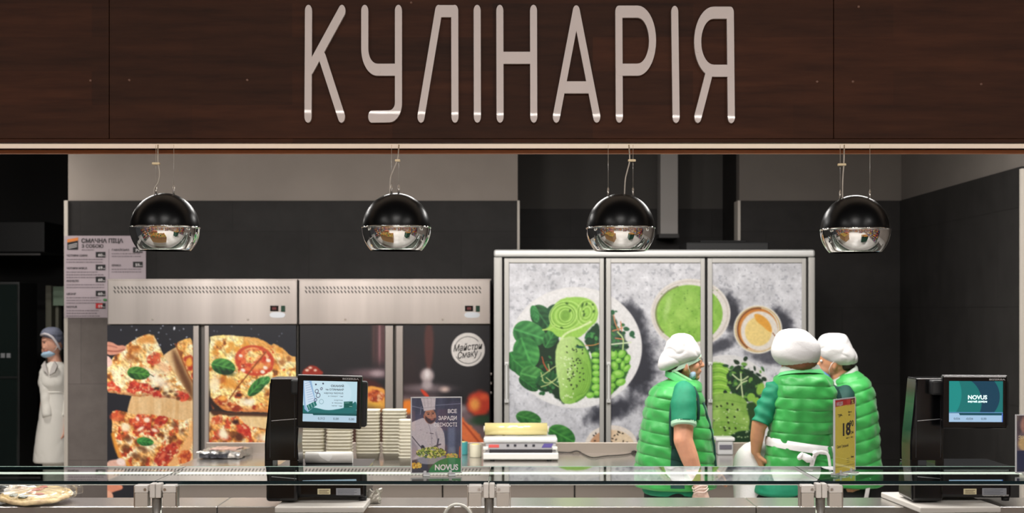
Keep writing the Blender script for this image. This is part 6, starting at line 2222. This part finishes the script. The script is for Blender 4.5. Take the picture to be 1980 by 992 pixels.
# cap
b = MB()
slices(b, [(644.5, 1311, 1324, 0.02), (647, 1302, 1333, 0.05), (652, 1296, 1340, 0.075), (660, 1290, 1345, 0.095), (668, 1286.5, 1349, 0.105), (676, 1283, 1352, 0.112), (684, 1279.5, 1354, 0.112), (690, 1277, 1353, 0.108), (696, 1275, 1346, 0.10), (702, 1273.5, 1336, 0.09), (708, 1273, 1324, 0.075), (713, 1275, 1309, 0.055), (716.5, 1280, 1297, 0.025)], D1, 1.0, 96, 2.0, folds(0.013, 8, 4, 1.0, 1.5, 0.35))
cap = b.build('cap', CAPM, w1, 'puffy white cap', smooth=True)
b = MB(); tilt_ring(b, A(1322, 704.5), 0.092, 0.084, 0.024, 0.44, 0.006)
b.build('cap_band', BAND, cap, smooth=True)
# vest
b = MB()
slices(b, [(733, 1292, 1344, 0.07), (737, 1284, 1350, 0.10), (743, 1270, 1354, 0.145), (750, 1263, 1356, 0.170), (770, 1252, 1359, 0.190), (800, 1245, 1366, 0.200), (830, 1239, 1375, 0.210), (860, 1234, 1380, 0.215), (900, 1229, 1383, 0.220), (930, 1228, 1385, 0.220), (940, 1229, 1385, 0.218), (942, 1240, 1376, 0.20)], D1, 1.0, 96, 2.3, quilt(0.0605, 0.009, 0.14, X(1305, D1), 0.008, 3, 0.02))
vest = b.build('vest', [VEST, VESTD], w1, 'bright green quilted vest', smooth=True)
paint_faces(vest, lambda px, py, c: 1 if (c.y < D1 and 812 < py < 945 and 1298 + (py - 812) * -0.03 < px < 1318 + (py - 812) * 0.02) else None)
b = MB(); b.tube(chaikin([tuple(v) for v in []], 0) if False else [A(x, y, dy) for x, y, dy in ((1299, 862, -0.222), (1297, 835, -0.220), (1296.5, 805, -0.214), (1299, 780, -0.204), (1305, 761, -0.188), (1316, 748, -0.165), (1330, 744, -0.158), (1342, 750, -0.165), (1349, 766, -0.18), (1351, 790, -0.186), (1350, 812, -0.190))], 0.0085, 10)
b.build('armhole_trim', VESTD, vest, smooth=True)
b = MB(); b.tube([A(x, y, -0.11 - 0.0 * y) for x, y in ((1360, 778), (1366, 800), (1375, 832), (1381, 862), (1384, 900), (1386, 938))], 0.006, 8); b.build('front_zip_edge', VESTD, vest, smooth=True)
b = MB(); tilt_ring(b, A(1320, 738), 0.088, 0.085, 0.046, -0.56, 0.008, 1.06, rnd=0.004); b.build('vest_collar', COLLAR, vest, smooth=True)
b = MB(); tilt_ring(b, A(1318.5, 726), 0.083, 0.080, 0.012, -0.56, 0.005, 1.02); b.build('collar_rim', mat('light_mint_trim', (150, 220, 160), 0.6), vest, smooth=True)
# shirt sleeve, shirt hem
b = MB(); limb(b, [A(1322, 752, -0.14), A(1323, 764, -0.185), A(1322, 785, -0.215), A(1322, 818, -0.245)], [0.05, 0.062, 0.066, 0.064], 26, 0.003, 30, 2)
sl = b.build('shirt_sleeve', SHIRT, w1, 'short teal sleeve', smooth=True)
b = MB(); limb(b, [A(1322, 816.5, -0.244), A(1322, 823, -0.250)], [0.0655, 0.0650], 26); b.build('sleeve_cuff', CUFF, sl, smooth=True)
b = MB(); limb(b, [A(1324, 765, 0.17), A(1325, 790, 0.21), A(1328, 830, 0.24)], [0.062, 0.066, 0.062], 22); b.build('shirt_sleeve', SHIRT, w1, smooth=True)
b = MB(); slices(b, [(925, 1240, 1376, 0.19), (945, 1242, 1370, 0.19), (952, 1245, 1364, 0.188), (954, 1250, 1358, 0.17)], D1, 1.5, 48, 2.3, folds(0.005, 12, 5)); b.build('shirt_hem', SHIRT, w1, smooth=True)
b, sh = legs(D1, (X(1303, D1), D1 - 0.09), (X(1303, D1), D1 + 0.09), Z(965, D1), (1, 0), 0.115)
b.ell(A(1305, 962), (0.165, 0.185, 0.10))
remesh(b, 'trousers', TROU, w1, 0.01, 4)
for q in sh:
    shoe(q[0], q[1], (1, 0), w1)
# glove on the near hand
b = MB(); hand(b, A(1353, 941, -0.245), A(1366, 1000, -0.245) - A(1353, 941, -0.245), Vector((-0.5, -0.85, 0.1)), 1, 0.5, inf=0.0025)
b.capsule(A(1353, 938, -0.245), A(1355, 950, -0.245), 0.033, 0.03)
gv = remesh(b, 'glove', GLOVE, w1, 0.0035, 2, 'clear wrinkled glove')
b = MB()
for k in range(3):
    c = A(1352.5 + k * 1.6, 940 + k * 5, -0.245)
    b.tube([c + Vector((0.036 * math.cos(a), 0.032 * math.sin(a), 0.005 * math.sin(3 * a + k) + 0.01 * math.cos(a))) for a in [2 * math.pi * i / 20 for i in range(21)]], 0.0028, 6)
b.build('glove_cuff', mat('pale_glove_roll', (236, 216, 206), 0.3), gv, smooth=True)

# ---------------- worker seen from behind
D2 = 7.35


def B(px, py, dy=0.0):
    return P(px, py, D2 + dy)


w2 = thing('person', 'person seen from behind in green vest with a white apron tied in a bow', 'person', (X(1545, D2), D2, 0))
b = MB()
b.ell(B(1545, 692), (0.080, 0.095, 0.110))
b.ell(B(1545, 712, 0.05), (0.055, 0.055, 0.045))
b.ell(B(1545, 705, 0.10), (0.014, 0.018, 0.02))
b.ell(B(1545, 718, 0.088), (0.022, 0.012, 0.006))
for s in (-1, 1):
    b.ell(B(1545 + s * 30.5, 704, 0.005), (0.010, 0.018, 0.030))
b.capsule(B(1546, 708, 0.0), B(1548, 742), 0.062, 0.072)
b.ell(B(1552, 775), (0.15, 0.11, 0.15))
b.ell(B(1549, 850), (0.14, 0.11, 0.17))
b.ell(B(1546, 920), (0.15, 0.12, 0.15))
b.capsule(B(1518, 762), B(1500, 768, 0.0), 0.05, 0.04)
b.capsule(B(1499, 768, 0.0), B(1471, 820, -0.03), 0.036, 0.037)
b.capsule(B(1468, 818, -0.03), B(1464, 845, -0.01), 0.0385, 0.036)
b.capsule(B(1464, 845, -0.01), B(1461.5, 872, 0.01), 0.036, 0.0265)
hand(b, B(1461, 873, 0.01), Vector((0.33, 0.22, -0.9)), Vector((-0.9, -0.3, -0.3)), -1, 0.45, 1.0)
b.capsule(B(1586, 762), B(1602, 772), 0.05, 0.04)
b.capsule(B(1603, 772), B(1606, 835, 0.03), 0.036, 0.038)
b.capsule(B(1606, 835, 0.03), B(1596, 872, 0.20), 0.040, 0.028)
hand(b, B(1596, 872, 0.20), Vector((-0.3, 0.9, 0.1)), Vector((0, 0, 1)), 1, 0.4)
for x in (1522, 1572):
    b.capsule(B(x, 940), B(x, 1095), 0.075, 0.055)
    b.capsule(B(x, 1095), B(x, 1235), 0.052, 0.038)
remesh(b, 'body', SKIN2, w2, 0.0045, 3)
for s in (-1, 1):
    b = MB(); b.ell(B(1545 + s * 12, 692, 0.088), (0.011, 0.008, 0.008), None, 12, 8); b.build('eye', EYEW, w2, smooth=True)
b = MB(); b.ell(B(1545, 716, 0.098), (0.02, 0.006, 0.005), None, 12, 8); b.build('mouth', LIP, w2, smooth=True)
b = MB()
slices(b, [(668, 1514, 1576, 0.085, -0.01), (690, 1512, 1579, 0.094, -0.012), (705, 1513, 1578, 0.090, -0.014), (714, 1516, 1575, 0.078, -0.012), (719, 1524, 1566, 0.06, -0.006)], D2, 2, 48, 2.0, folds(0.003, 40, 3, 2, 0.4))
b.build('hair', HAIRB, w2, smooth=True)
b = MB()
slices(b, [(635.5, 1524, 1543, 0.02), (638, 1513, 1555, 0.05), (642, 1507, 1562, 0.075), (648, 1502, 1569, 0.10), (656, 1498.5, 1577, 0.115), (665, 1495, 1583, 0.122), (676, 1492, 1585.5, 0.126), (686, 1493, 1585, 0.124), (694, 1497, 1583, 0.118), (701, 1504, 1580, 0.106), (705.5, 1511, 1573, 0.093), (708, 1520, 1564, 0.07)], D2, 1.0, 96, 2.0, folds(0.007, 8, 8, 1.0, 1.2, 0.12))
b.build('cap', CAPM, w2, 'puffy white cap', smooth=True)
b = MB()
slices(b, [(721, 1517, 1590, 0.075), (725, 1507, 1597, 0.10), (731, 1499, 1603, 0.118), (740, 1496, 1609, 0.130), (755, 1495, 1614, 0.138), (775, 1494, 1617, 0.142), (800, 1491, 1616, 0.142), (830, 1487, 1613, 0.140), (852, 1485, 1611, 0.138), (870, 1483, 1612, 0.142), (900, 1478, 1615, 0.152), (918, 1477, 1616, 0.154), (922, 1484, 1610, 0.14)], D2, 1.0, 96, 2.5, quilt(0.061, 0.0075, 0.02, X(1550, D2), 0.011, 11, 0.01, -0.12))
vest = b.build('vest', VEST, w2, 'bright green quilted vest', smooth=True)
b = MB(); tilt_ring(b, B(1549, 722), 0.112, 0.085, 0.030, 0.02, 0.008, 1.10, rnd=0.004, ytilt=-0.25); b.build('vest_collar', COLLAR, vest, smooth=True)
b = MB(); tilt_ring(b, B(1547, 714), 0.102, 0.085, 0.030, 0.04, 0.006, 1.06, rnd=0.003, ytilt=-0.2); b.build('shirt_collar', GCOL, w2, smooth=True)
b = MB(); limb(b, [B(1512, 748, 0.0), B(1500, 755, -0.005), B(1489, 776, -0.012), B(1478, 800, -0.024), B(1471, 819, -0.032)], [0.042, 0.056, 0.056, 0.052, 0.046], 28, 0.0075, 62, 4, 9)
b.build('shirt_sleeve', SHIRT, w2, 'rolled up teal sleeve', smooth=True)
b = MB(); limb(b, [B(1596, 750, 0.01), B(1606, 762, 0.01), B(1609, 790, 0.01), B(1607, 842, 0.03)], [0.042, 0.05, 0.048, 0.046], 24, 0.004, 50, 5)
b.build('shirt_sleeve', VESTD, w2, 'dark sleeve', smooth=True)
# apron: waistband, bow, hanging front
ap = MB(); tilt_ring(ap, B(1548, 861), 0.180, 0.152, 0.044, -0.14, 0.006, 1.01, rnd=0.003)
apron = ap.build('apron', CLOTH, w2, 'white apron tied at the back', smooth=True)
b = MB(); slices(b, [(856, 1462, 1482, 0.04, 0.10), (864, 1444, 1490, 0.07, 0.10), (878, 1431, 1500, 0.09, 0.11), (900, 1425.5, 1505, 0.10, 0.12), (930, 1424, 1505, 0.10, 0.12), (970, 1426, 1510, 0.10, 0.12), (1060, 1432, 1540, 0.09, 0.12), (1066, 1440, 1530, 0.07, 0.12)], D2, 3, 48, 2.2, folds(0.008, 9, 6, 1.2, 0.6))
b.build('apron_skirt', CLOTH, apron, smooth=True)
b = MB()
b.ell(B(1561, 885.5, -0.165), (0.036, 0.016, 0.019), Matrix.Rotation(0.45, 3, 'Y'), 24, 14)
b.ell(B(1548.5, 882, -0.165), (0.015, 0.012, 0.021), Matrix.Rotation(0.5, 3, 'Y'), 18, 12)
crumple(b, 0.007, 34, 5)
b.build('bow_loop', CLOTH, apron, smooth=True)
b = MB(); b.ell(B(1577, 876, -0.168), (0.016, 0.013, 0.014), None, 16, 10); crumple(b, 0.004, 50, 1); b.build('bow_knot', CLOTH, apron, smooth=True)
for pts, w_ in (([(1577, 877), (1573, 888), (1570, 898), (1567, 910)], 0.011), ([(1578, 875), (1590, 873), (1601, 877), (1604, 892), (1606, 912)], 0.007)):
    b = MB(); b.tube([B(x, y, -0.162) for x, y in chaikin(pts, 2, False)], w_, 12)
    b.disp(lambda p: Vector((p.x, D2 - 0.162 + (p.y - D2 + 0.162) * 0.35, p.z)))
    b.build('bow_tail', CLOTH, apron, smooth=True)
b = MB(); slices(b, [(905, 1482, 1606, 0.142), (930, 1466, 1600, 0.15), (946, 1460, 1585, 0.15), (953, 1460, 1570, 0.145), (956, 1466, 1562, 0.13)], D2, 1.5, 48, 2.4, folds(0.008, 8, 9, 1.0, 1.0)); b.build('shirt_hem', SHIRT, w2, smooth=True)
b, sh = legs(D2, (X(1520, D2), D2), (X(1572, D2), D2), Z(975, D2), (0, 1), 0.095)
b.ell(B(1530, 968), (0.185, 0.13, 0.08))
remesh(b, 'trousers', TROU, w2, 0.01, 4)
for q in sh:
    shoe(q[0], q[1], (0, 1), w2)

# ---------------- third worker, partly hidden by the price card
D3 = 8.06


def G(px, py, dy=0.0):
    return P(px, py, D3 + dy)


w3 = thing('person', 'person with blue face mask and white cap turned away behind the yellow price card', 'person', (X(1655, D3), D3, 0))
b = MB()
b.ell(G(1614, 694), (0.092, 0.076, 0.108))
b.ell(G(1602, 712), (0.052, 0.052, 0.050))
b.capsule(G(1585.5, 700), G(1580, 709), 0.009, 0.012)
b.ell(G(1588, 723), (0.022, 0.03, 0.02))
b.ell(G(1584.5, 716), (0.011, 0.022, 0.008))
b.ell(G(1614, 706, -0.074), (0.016, 0.012, 0.028))
b.ell(G(1614, 706, 0.074), (0.016, 0.012, 0.028))
b.capsule(G(1620, 714), G(1632, 752), 0.056, 0.068)
b.ell(G(1650, 800), (0.10, 0.17, 0.17))
b.ell(G(1652, 870), (0.10, 0.16, 0.17))
b.ell(G(1652, 930), (0.10, 0.16, 0.14))
b.capsule(G(1640, 772, -0.10), G(1636, 778, -0.185), 0.06, 0.052)
b.capsule(G(1636, 778, -0.185), G(1622, 850, -0.23), 0.048, 0.042)
b.capsule(G(1622, 850, -0.23), G(1592, 902, -0.14), 0.040, 0.028)
hand(b, G(1590, 905, -0.13), Vector((-0.8, 0.4, -0.3)), Vector((-0.2, -0.3, 0.9)), -1, 0.5)
b.capsule(G(1636, 778, 0.185), G(1622, 850, 0.23), 0.048, 0.042)
b.capsule(G(1622, 850, 0.23), G(1590, 880, 0.12), 0.040, 0.028)
hand(b, G(1588, 882, 0.12), Vector((-0.8, -0.4, -0.3)), Vector((-0.2, 0.3, 0.9)), 1, 0.5)
for dy in (-0.085, 0.085):
    b.capsule(G(1652, 945, dy), G(1650, 1085, dy), 0.075, 0.055)
    b.capsule(G(1650, 1085, dy), G(1654, 1205, dy), 0.052, 0.038)
remesh(b, 'body', SKIN2, w3, 0.0045, 3)
b = MB(); b.ell(G(1588, 698, -0.036), (0.008, 0.010, 0.008), None, 12, 8); b.build('eye', EYEW, w3, smooth=True)
b = MB(); b.ell(G(1583, 719), (0.009, 0.016, 0.0035), None, 12, 8); b.build('mouth', LIP, w3, smooth=True)
b = MB(); b.ell(G(1630, 702), (0.056, 0.076, 0.055)); b.ell(G(1640, 710, -0.0), (0.034, 0.06, 0.03)); remesh(b, 'hair', HAIR, w3, 0.005, 4)
b = MB()
slices(b, [(711, 1579, 1584, 0.045, -0.0), (716, 1578.5, 1590, 0.058), (722, 1579, 1599, 0.060), (728, 1583, 1605, 0.060), (735, 1591, 1606, 0.056), (741, 1598, 1606, 0.045)], D3, 1, 40, 2.0, folds(0.004, 30, 2))
mk = b.build('face_mask', MASKB, w3, 'light blue face mask', smooth=True)
b = MB(); b.tube([G(1604, 724, -0.062), G(1603, 714, -0.074), G(1607, 705, -0.082), G(1613, 699, -0.086)], 0.0016, 6); b.build('ear_loop', CLOTH, mk)
b = MB()
slices(b, [(644, 1603, 1621, 0.02), (646, 1594, 1631, 0.05), (650, 1588, 1637, 0.075), (658, 1583, 1643, 0.10), (668, 1580.5, 1648, 0.115), (678, 1580, 1652, 0.12), (687, 1581.5, 1656, 0.118), (695, 1586, 1657.5, 0.11), (701, 1594, 1656, 0.095), (705, 1606, 1648, 0.075), (708, 1615, 1636, 0.04)], D3, 1.0, 96, 2.0, folds(0.013, 8, 15, 1.0, 1.4, 0.4))
b.build('cap', CAPM, w3, 'puffy white cap', smooth=True)
b = MB()
slices(b, [(716, 1636, 1656, 0.06), (722, 1622, 1664, 0.085), (730, 1614, 1673, 0.12), (740, 1610, 1680, 0.15), (755, 1608, 1686, 0.172), (775, 1607, 1690, 0.185), (800, 1605, 1693, 0.195), (850, 1603, 1697, 0.20), (900, 1600, 1701, 0.205), (935, 1599, 1702, 0.205), (938, 1606, 1696, 0.19)], D3, 1.0, 96, 2.3, quilt(0.068, 0.0085, -0.30, X(1655, D3), 0.007, 21, 0.03))
vest = b.build('vest', [VEST, VESTD], w3, 'bright green quilted vest', smooth=True)
b = MB(); b.tube([G(x, y, dy) for x, y, dy in ((1650, 830, -0.205), (1652, 800, -0.202), (1648, 775, -0.194), (1640, 758, -0.178), (1630, 749, -0.160), (1620, 750, -0.145), (1614, 762, -0.15))], 0.010, 10); b.build('armhole_trim', VESTD, vest, smooth=True)
b = MB(); tilt_ring(b, G(1630, 727), 0.078, 0.082, 0.038, 0.62, 0.007, 1.08, rnd=0.003); b.build('shirt_collar', GCOL, w3, smooth=True)
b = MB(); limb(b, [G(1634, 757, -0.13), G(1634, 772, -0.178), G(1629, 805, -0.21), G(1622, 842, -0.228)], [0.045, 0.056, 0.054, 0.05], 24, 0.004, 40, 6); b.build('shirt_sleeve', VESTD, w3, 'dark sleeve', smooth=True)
b = MB(); limb(b, [G(1634, 757, 0.13), G(1634, 772, 0.178), G(1629, 805, 0.21), G(1622, 842, 0.228)], [0.045, 0.056, 0.054, 0.05], 20); b.build('shirt_sleeve', VESTD, w3, smooth=True)
b, sh = legs(D3, (X(1652, D3), D3 - 0.085), (X(1652, D3), D3 + 0.085), Z(962, D3), (-1, 0), 0.10)
remesh(b, 'trousers', TROU, w3, 0.01, 4)
b = MB(); b.tube([G(1680, 925, -0.20), G(1678, 945, -0.20), G(1673, 975, -0.20)], 0.012, 10); b.disp(lambda p: Vector((p.x, D3 - 0.20 + (p.y - D3 + 0.20) * 0.3, p.z))); b.build('apron_tie', CLOTH, w3, smooth=True)
for q in sh:
    shoe(q[0], q[1], (-1, 0), w3)

# ---------------- woman in white in the back room doorway
D4 = 11.9


def K(px, py, dy=0.0):
    return P(px, py, D4 + dy)


w4 = thing('person', 'person in white coat and hair net standing in the dark doorway', 'person', (X(106, D4), D4, 0))
b = MB()
RH = Matrix.Rotation(-0.5, 3, 'Z') @ Matrix.Rotation(-0.2, 3, 'Y')
b.ell(K(101, 662), (0.092, 0.078, 0.112), RH)
b.ell(K(93, 678), (0.052, 0.054, 0.050), RH)
b.ell(K(92, 668, -0.03), (0.05, 0.045, 0.06), RH)
b.capsule(K(87.5, 664, -0.055), K(85.2, 672.5, -0.066), 0.009, 0.013)
b.ell(K(88.5, 658, -0.05), (0.035, 0.03, 0.012), RH)
b.ell(K(88, 678, -0.055), (0.018, 0.016, 0.008), RH)
b.ell(K(91, 687, -0.04), (0.025, 0.025, 0.02))
b.ell(K(110, 668, -0.07), (0.014, 0.014, 0.028))
b.capsule(K(103, 683), K(107, 706), 0.05, 0.06)
b.ell(K(108, 735), (0.13, 0.12, 0.15))
b.ell(K(108, 790), (0.13, 0.12, 0.2))
for s, x in ((-1, 92), (1, 128)):
    b.capsule(K(x, 716), K(x + s * 2, 772, -0.04), 0.045, 0.038)
    b.capsule(K(x + s * 2, 772, -0.04), K(x + s * 1, 812, -0.10), 0.036, 0.026)
    hand(b, K(x + s, 814, -0.10), Vector((0, -0.1, -1)), Vector((s * 0.9, -0.2, 0)), -s, 0.4)
for x in (100, 119):
    b.capsule(K(x, 830), K(x, 905), 0.07, 0.052)
    b.capsule(K(x, 905), K(x, 990), 0.05, 0.036)
remesh(b, 'body', SKIN3, w4, 0.0055, 3)
for px in (86.2, 94.6):
    b = MB(); b.ell(K(px, 662.5, -0.066 + (px - 86) * 0.0006), (0.012, 0.008, 0.007), None, 12, 8); e = b.build('eye', mat('shadowed_eye', (92, 64, 56), 0.4), w4, smooth=True)
    b = MB(); b.ell(K(px, 658.8, -0.068 + (px - 86) * 0.0006), (0.016, 0.008, 0.003), None, 12, 6); b.build('eyebrow', HAIR, e, smooth=True)
b = MB(); b.ell(K(88.3, 679, -0.068), (0.018, 0.008, 0.004), None, 12, 8); b.build('mouth', LIP, w4, smooth=True)
b = MB()
b.ell(K(92, 685, -0.035), (0.056, 0.050, 0.028), RH)
b.ell(K(97, 686, -0.03), (0.05, 0.05, 0.022), RH)
mk = remesh(b, 'face_mask', MASKM, w4, 0.004, 2, 'light blue mask pulled under the chin')
b = MB(); b.tube([K(103, 680, -0.075), K(109, 674, -0.085), K(112, 668, -0.085)], 0.002, 6); b.build('ear_loop', CLOTH, mk)
b = MB()
slices(b, [(632.5, 93, 106, 0.03), (634.5, 88, 112, 0.06), (639, 82.5, 117, 0.085), (646, 79.5, 121, 0.10), (651, 84, 122.5, 0.102, 0.012), (656, 96, 123.5, 0.10, 0.022), (664, 104, 123.5, 0.09, 0.03), (671, 109, 122, 0.07, 0.035), (676, 113, 119, 0.04, 0.035)], D4, 0.8, 56, 2.0, folds(0.006, 26, 3))
capm = b.build('hair_net', mat('grey_blue_hair_net', (112, 116, 134), 0.8, noise=0.12, nscale=120), w4, 'grey blue hair net', smooth=True)
b = MB(); b.tube([K(x, y, dy) for x, y, dy in ((79.5, 648, -0.06), (86, 645.5, -0.092), (93, 647, -0.102), (101, 652, -0.104), (108, 661, -0.098), (113, 670, -0.09), (117, 676, -0.07))], 0.010, 10)
b.build('net_rim', mat('pale_net_elastic', (206, 200, 204), 0.8), capm, smooth=True)
COAT = mat('white_coat_cloth', (226, 222, 214), 0.85, bump=0.1, bscale=60)
b = MB()
slices(b, [(699, 98, 118, 0.07), (703, 92, 124, 0.09), (709, 85, 131, 0.11), (718, 80, 137, 0.125), (730, 76, 140, 0.14), (742, 75.5, 140, 0.145), (752, 80, 138, 0.13), (757, 83, 136, 0.125), (770, 82, 137, 0.13), (800, 78, 140, 0.15), (850, 71, 144, 0.165), (890, 67.5, 146, 0.17), (893, 69, 145, 0.16)], D4, 1.0, 80, 2.3, folds(0.007, 7, 12, 1.4, 0.5))
coat = b.build('coat', COAT, w4, 'knee length white coat', smooth=True)
b = MB(); limb(b, [K(94, 712, -0.02), K(90, 722, -0.05), K(89, 745, -0.08), K(90, 772, -0.10), K(92, 806, -0.14)], [0.05, 0.058, 0.054, 0.048, 0.042], 22, 0.004, 30, 3); b.build('coat_sleeve', COAT, coat, smooth=True)
b = MB(); limb(b, [K(122, 712, -0.0), K(128, 724, -0.02), K(130, 745, -0.04), K(131, 772, -0.05), K(130, 806, -0.10)], [0.05, 0.058, 0.054, 0.048, 0.042], 22, 0.004, 30, 4); b.build('coat_sleeve', COAT, coat, smooth=True)
for pts in ([(98, 697), (91, 706), (97, 716), (104, 722), (101, 709)], [(116, 697), (122, 706), (117, 718), (106, 724), (110, 710)]):
    b = MB(); b.prism([(X(x, D4), Z(y, D4)) for x, y in pts], D4 - 0.152, D4 - 0.128); b.build('coat_collar', mat('coat_lapel', (214, 208, 204), 0.85), coat)
b = MB(); tilt_ring(b, K(109.5, 757), 0.121, 0.132, 0.014, 0.0, 0.006, 1.0, rnd=0.003); b.build('coat_belt', COAT, coat, smooth=True)
b = MB()
for x in (100, 119):
    b.capsule(K(x, 880), K(x, 940), 0.075, 0.07); b.capsule(K(x, 940), K(x, 992), 0.07, 0.066)
remesh(b, 'trousers', COAT, w4, 0.01, 4)
for x in (100, 119):
    shoe(X(x, D4), D4, (-0.5, -0.85), w4, mat('white_shoe', (200, 198, 194), 0.5))
# ------------------------------------------------------------------ the shop in front of the counter (mirrored in the chrome lamps)
GOODS = [mat('goods_' + n, c, 0.4) for n, c in (('red', (180, 50, 46)), ('orange', (220, 130, 50)), ('yellow', (222, 196, 80)), ('green', (70, 130, 70)), ('blue', (70, 90, 150)), ('white', (220, 218, 214)), ('violet', (120, 80, 130)), ('brown', (120, 84, 60)))]
CRATE = mat('crate_wood', (170, 130, 88), 0.6, noise=0.2, nscale=8, stretch=(1, 1, 8))
SHELF = mat('shop_shelf_grey', (120, 120, 122), 0.5, 0.3)


def produce_stand(x, y, w, dp, h, side, cols, label, seed):
    t = thing('produce_stand', label, 'stand', (x, y, 0), 'produce stands in the shop')
    b = MB(); b.box(x - w / 2, x + w / 2, y - dp / 2, y + dp / 2, 0.02, h, 0.01); b.build('body', side, t)
    b = MB()
    for k in range(4):
        b.box(x - w / 2 - 0.01, x + w / 2 + 0.01, y + dp / 2, y + dp / 2 + 0.015, 0.06 + k * h / 4.4, 0.06 + k * h / 4.4 + h / 6, 0.003)
    b.build('front_slats', side, t)
    R = random.Random(seed)
    b = MB()
    for i in range(11):
        for j in range(7):
            px, py = x - w / 2 + (i + 0.5) * w / 11, y - dp / 2 + (j + 0.5) * dp / 7
            b.ell((px + R.uniform(-.02, .02), py + R.uniform(-.02, .02), h + 0.02 + R.uniform(0, 0.05)), (0.062, 0.062, 0.055), None, 8, 5, R.randrange(len(cols)))
    o = b.build('fruit', [GOODS[c] for c in cols], t, smooth=True)
    o['kind'] = 'stuff'
    return t


produce_stand(-1.45, 2.55, 1.7, 1.1, 1.0, CRATE, (2, 3, 2, 1), 'wooden stand heaped with yellow and green fruit, mirrored large in the chrome lamps', 1)
produce_stand(1.9, 2.1, 0.9, 0.8, 0.95, mat('dark_green_stand', (24, 78, 58), 0.4), (1, 2, 7), 'dark green stand with orange fruit, mirrored small in the chrome lamps', 2)
produce_stand(-2.6, 0.2, 1.2, 0.8, 0.8, CRATE, (0, 1, 7), 'wooden stand heaped with red and brown produce near the counter end', 3)


def gondola(x0, x1, y0, y1, h, label, seed):
    t = thing('shop_shelving', label, 'shelving', ((x0 + x1) / 2, (y0 + y1) / 2, 0), 'shelving units in the shop')
    b = MB(); b.box((x0 + x1) / 2 - 0.02 if x1 - x0 < y1 - y0 else x0, (x0 + x1) / 2 + 0.02 if x1 - x0 < y1 - y0 else x1, y0 if x1 - x0 < y1 - y0 else (y0 + y1) / 2 - 0.02, y1 if x1 - x0 < y1 - y0 else (y0 + y1) / 2 + 0.02, 0, h); b.build('back_panel', SHELF, t)
    R = random.Random(seed)
    g = MB()
    for k in range(5):
        z = 0.12 + k * (h - 0.1) / 5
        b = MB(); b.box(x0, x1, y0, y1, z - 0.03, z, 0.004); b.build('shelf', SHELF, t)
        along_y = x1 - x0 < y1 - y0
        L0, L1 = (y0, y1) if along_y else (x0, x1)
        c = L0 + 0.03
        while c < L1 - 0.2:
            w = R.uniform(0.05, 0.13)
            hh = R.uniform(0.14, (h - 0.1) / 5 - 0.06)
            m = R.randrange(len(GOODS))
            if along_y:
                g.box(x0 + 0.02, x1 - 0.02, c, c + w - 0.01, z, z + hh, 0, m)
            else:
                g.box(c, c + w - 0.01, y0 + 0.02, y1 - 0.02, z, z + hh, 0, m)
            c += w
    o = g.build('goods', GOODS, t)
    o['kind'] = 'stuff'


for k, (x0, x1, y0, y1, h, lab) in enumerate(((-4.2, -3.5, -3.5, 3.6, 1.9, 'long shop shelving unit on the fruit stand side, mirrored in the lamps'),
                                              (3.6, 4.3, -3.5, 3.6, 1.9, 'long shop shelving unit on the dark side wall side, mirrored in the lamps'),
                                              (-5.5, -2.6, -5.2, -4.6, 2.1, 'far shop shelving unit behind the produce stands'),
                                              (-2.2, 0.4, -5.4, -4.8, 2.1, 'far shop shelving unit facing the counter centre'),
                                              (0.9, 2.4, -3.6, -3.0, 1.7, 'short shop shelving unit standing alone behind the green stand'),
                                              (2.7, 5.5, -5.4, -4.8, 2.1, 'far shop shelving unit on the side of the dark wall'))):
    gondola(x0, x1, y0, y1, h, lab, k + 11)
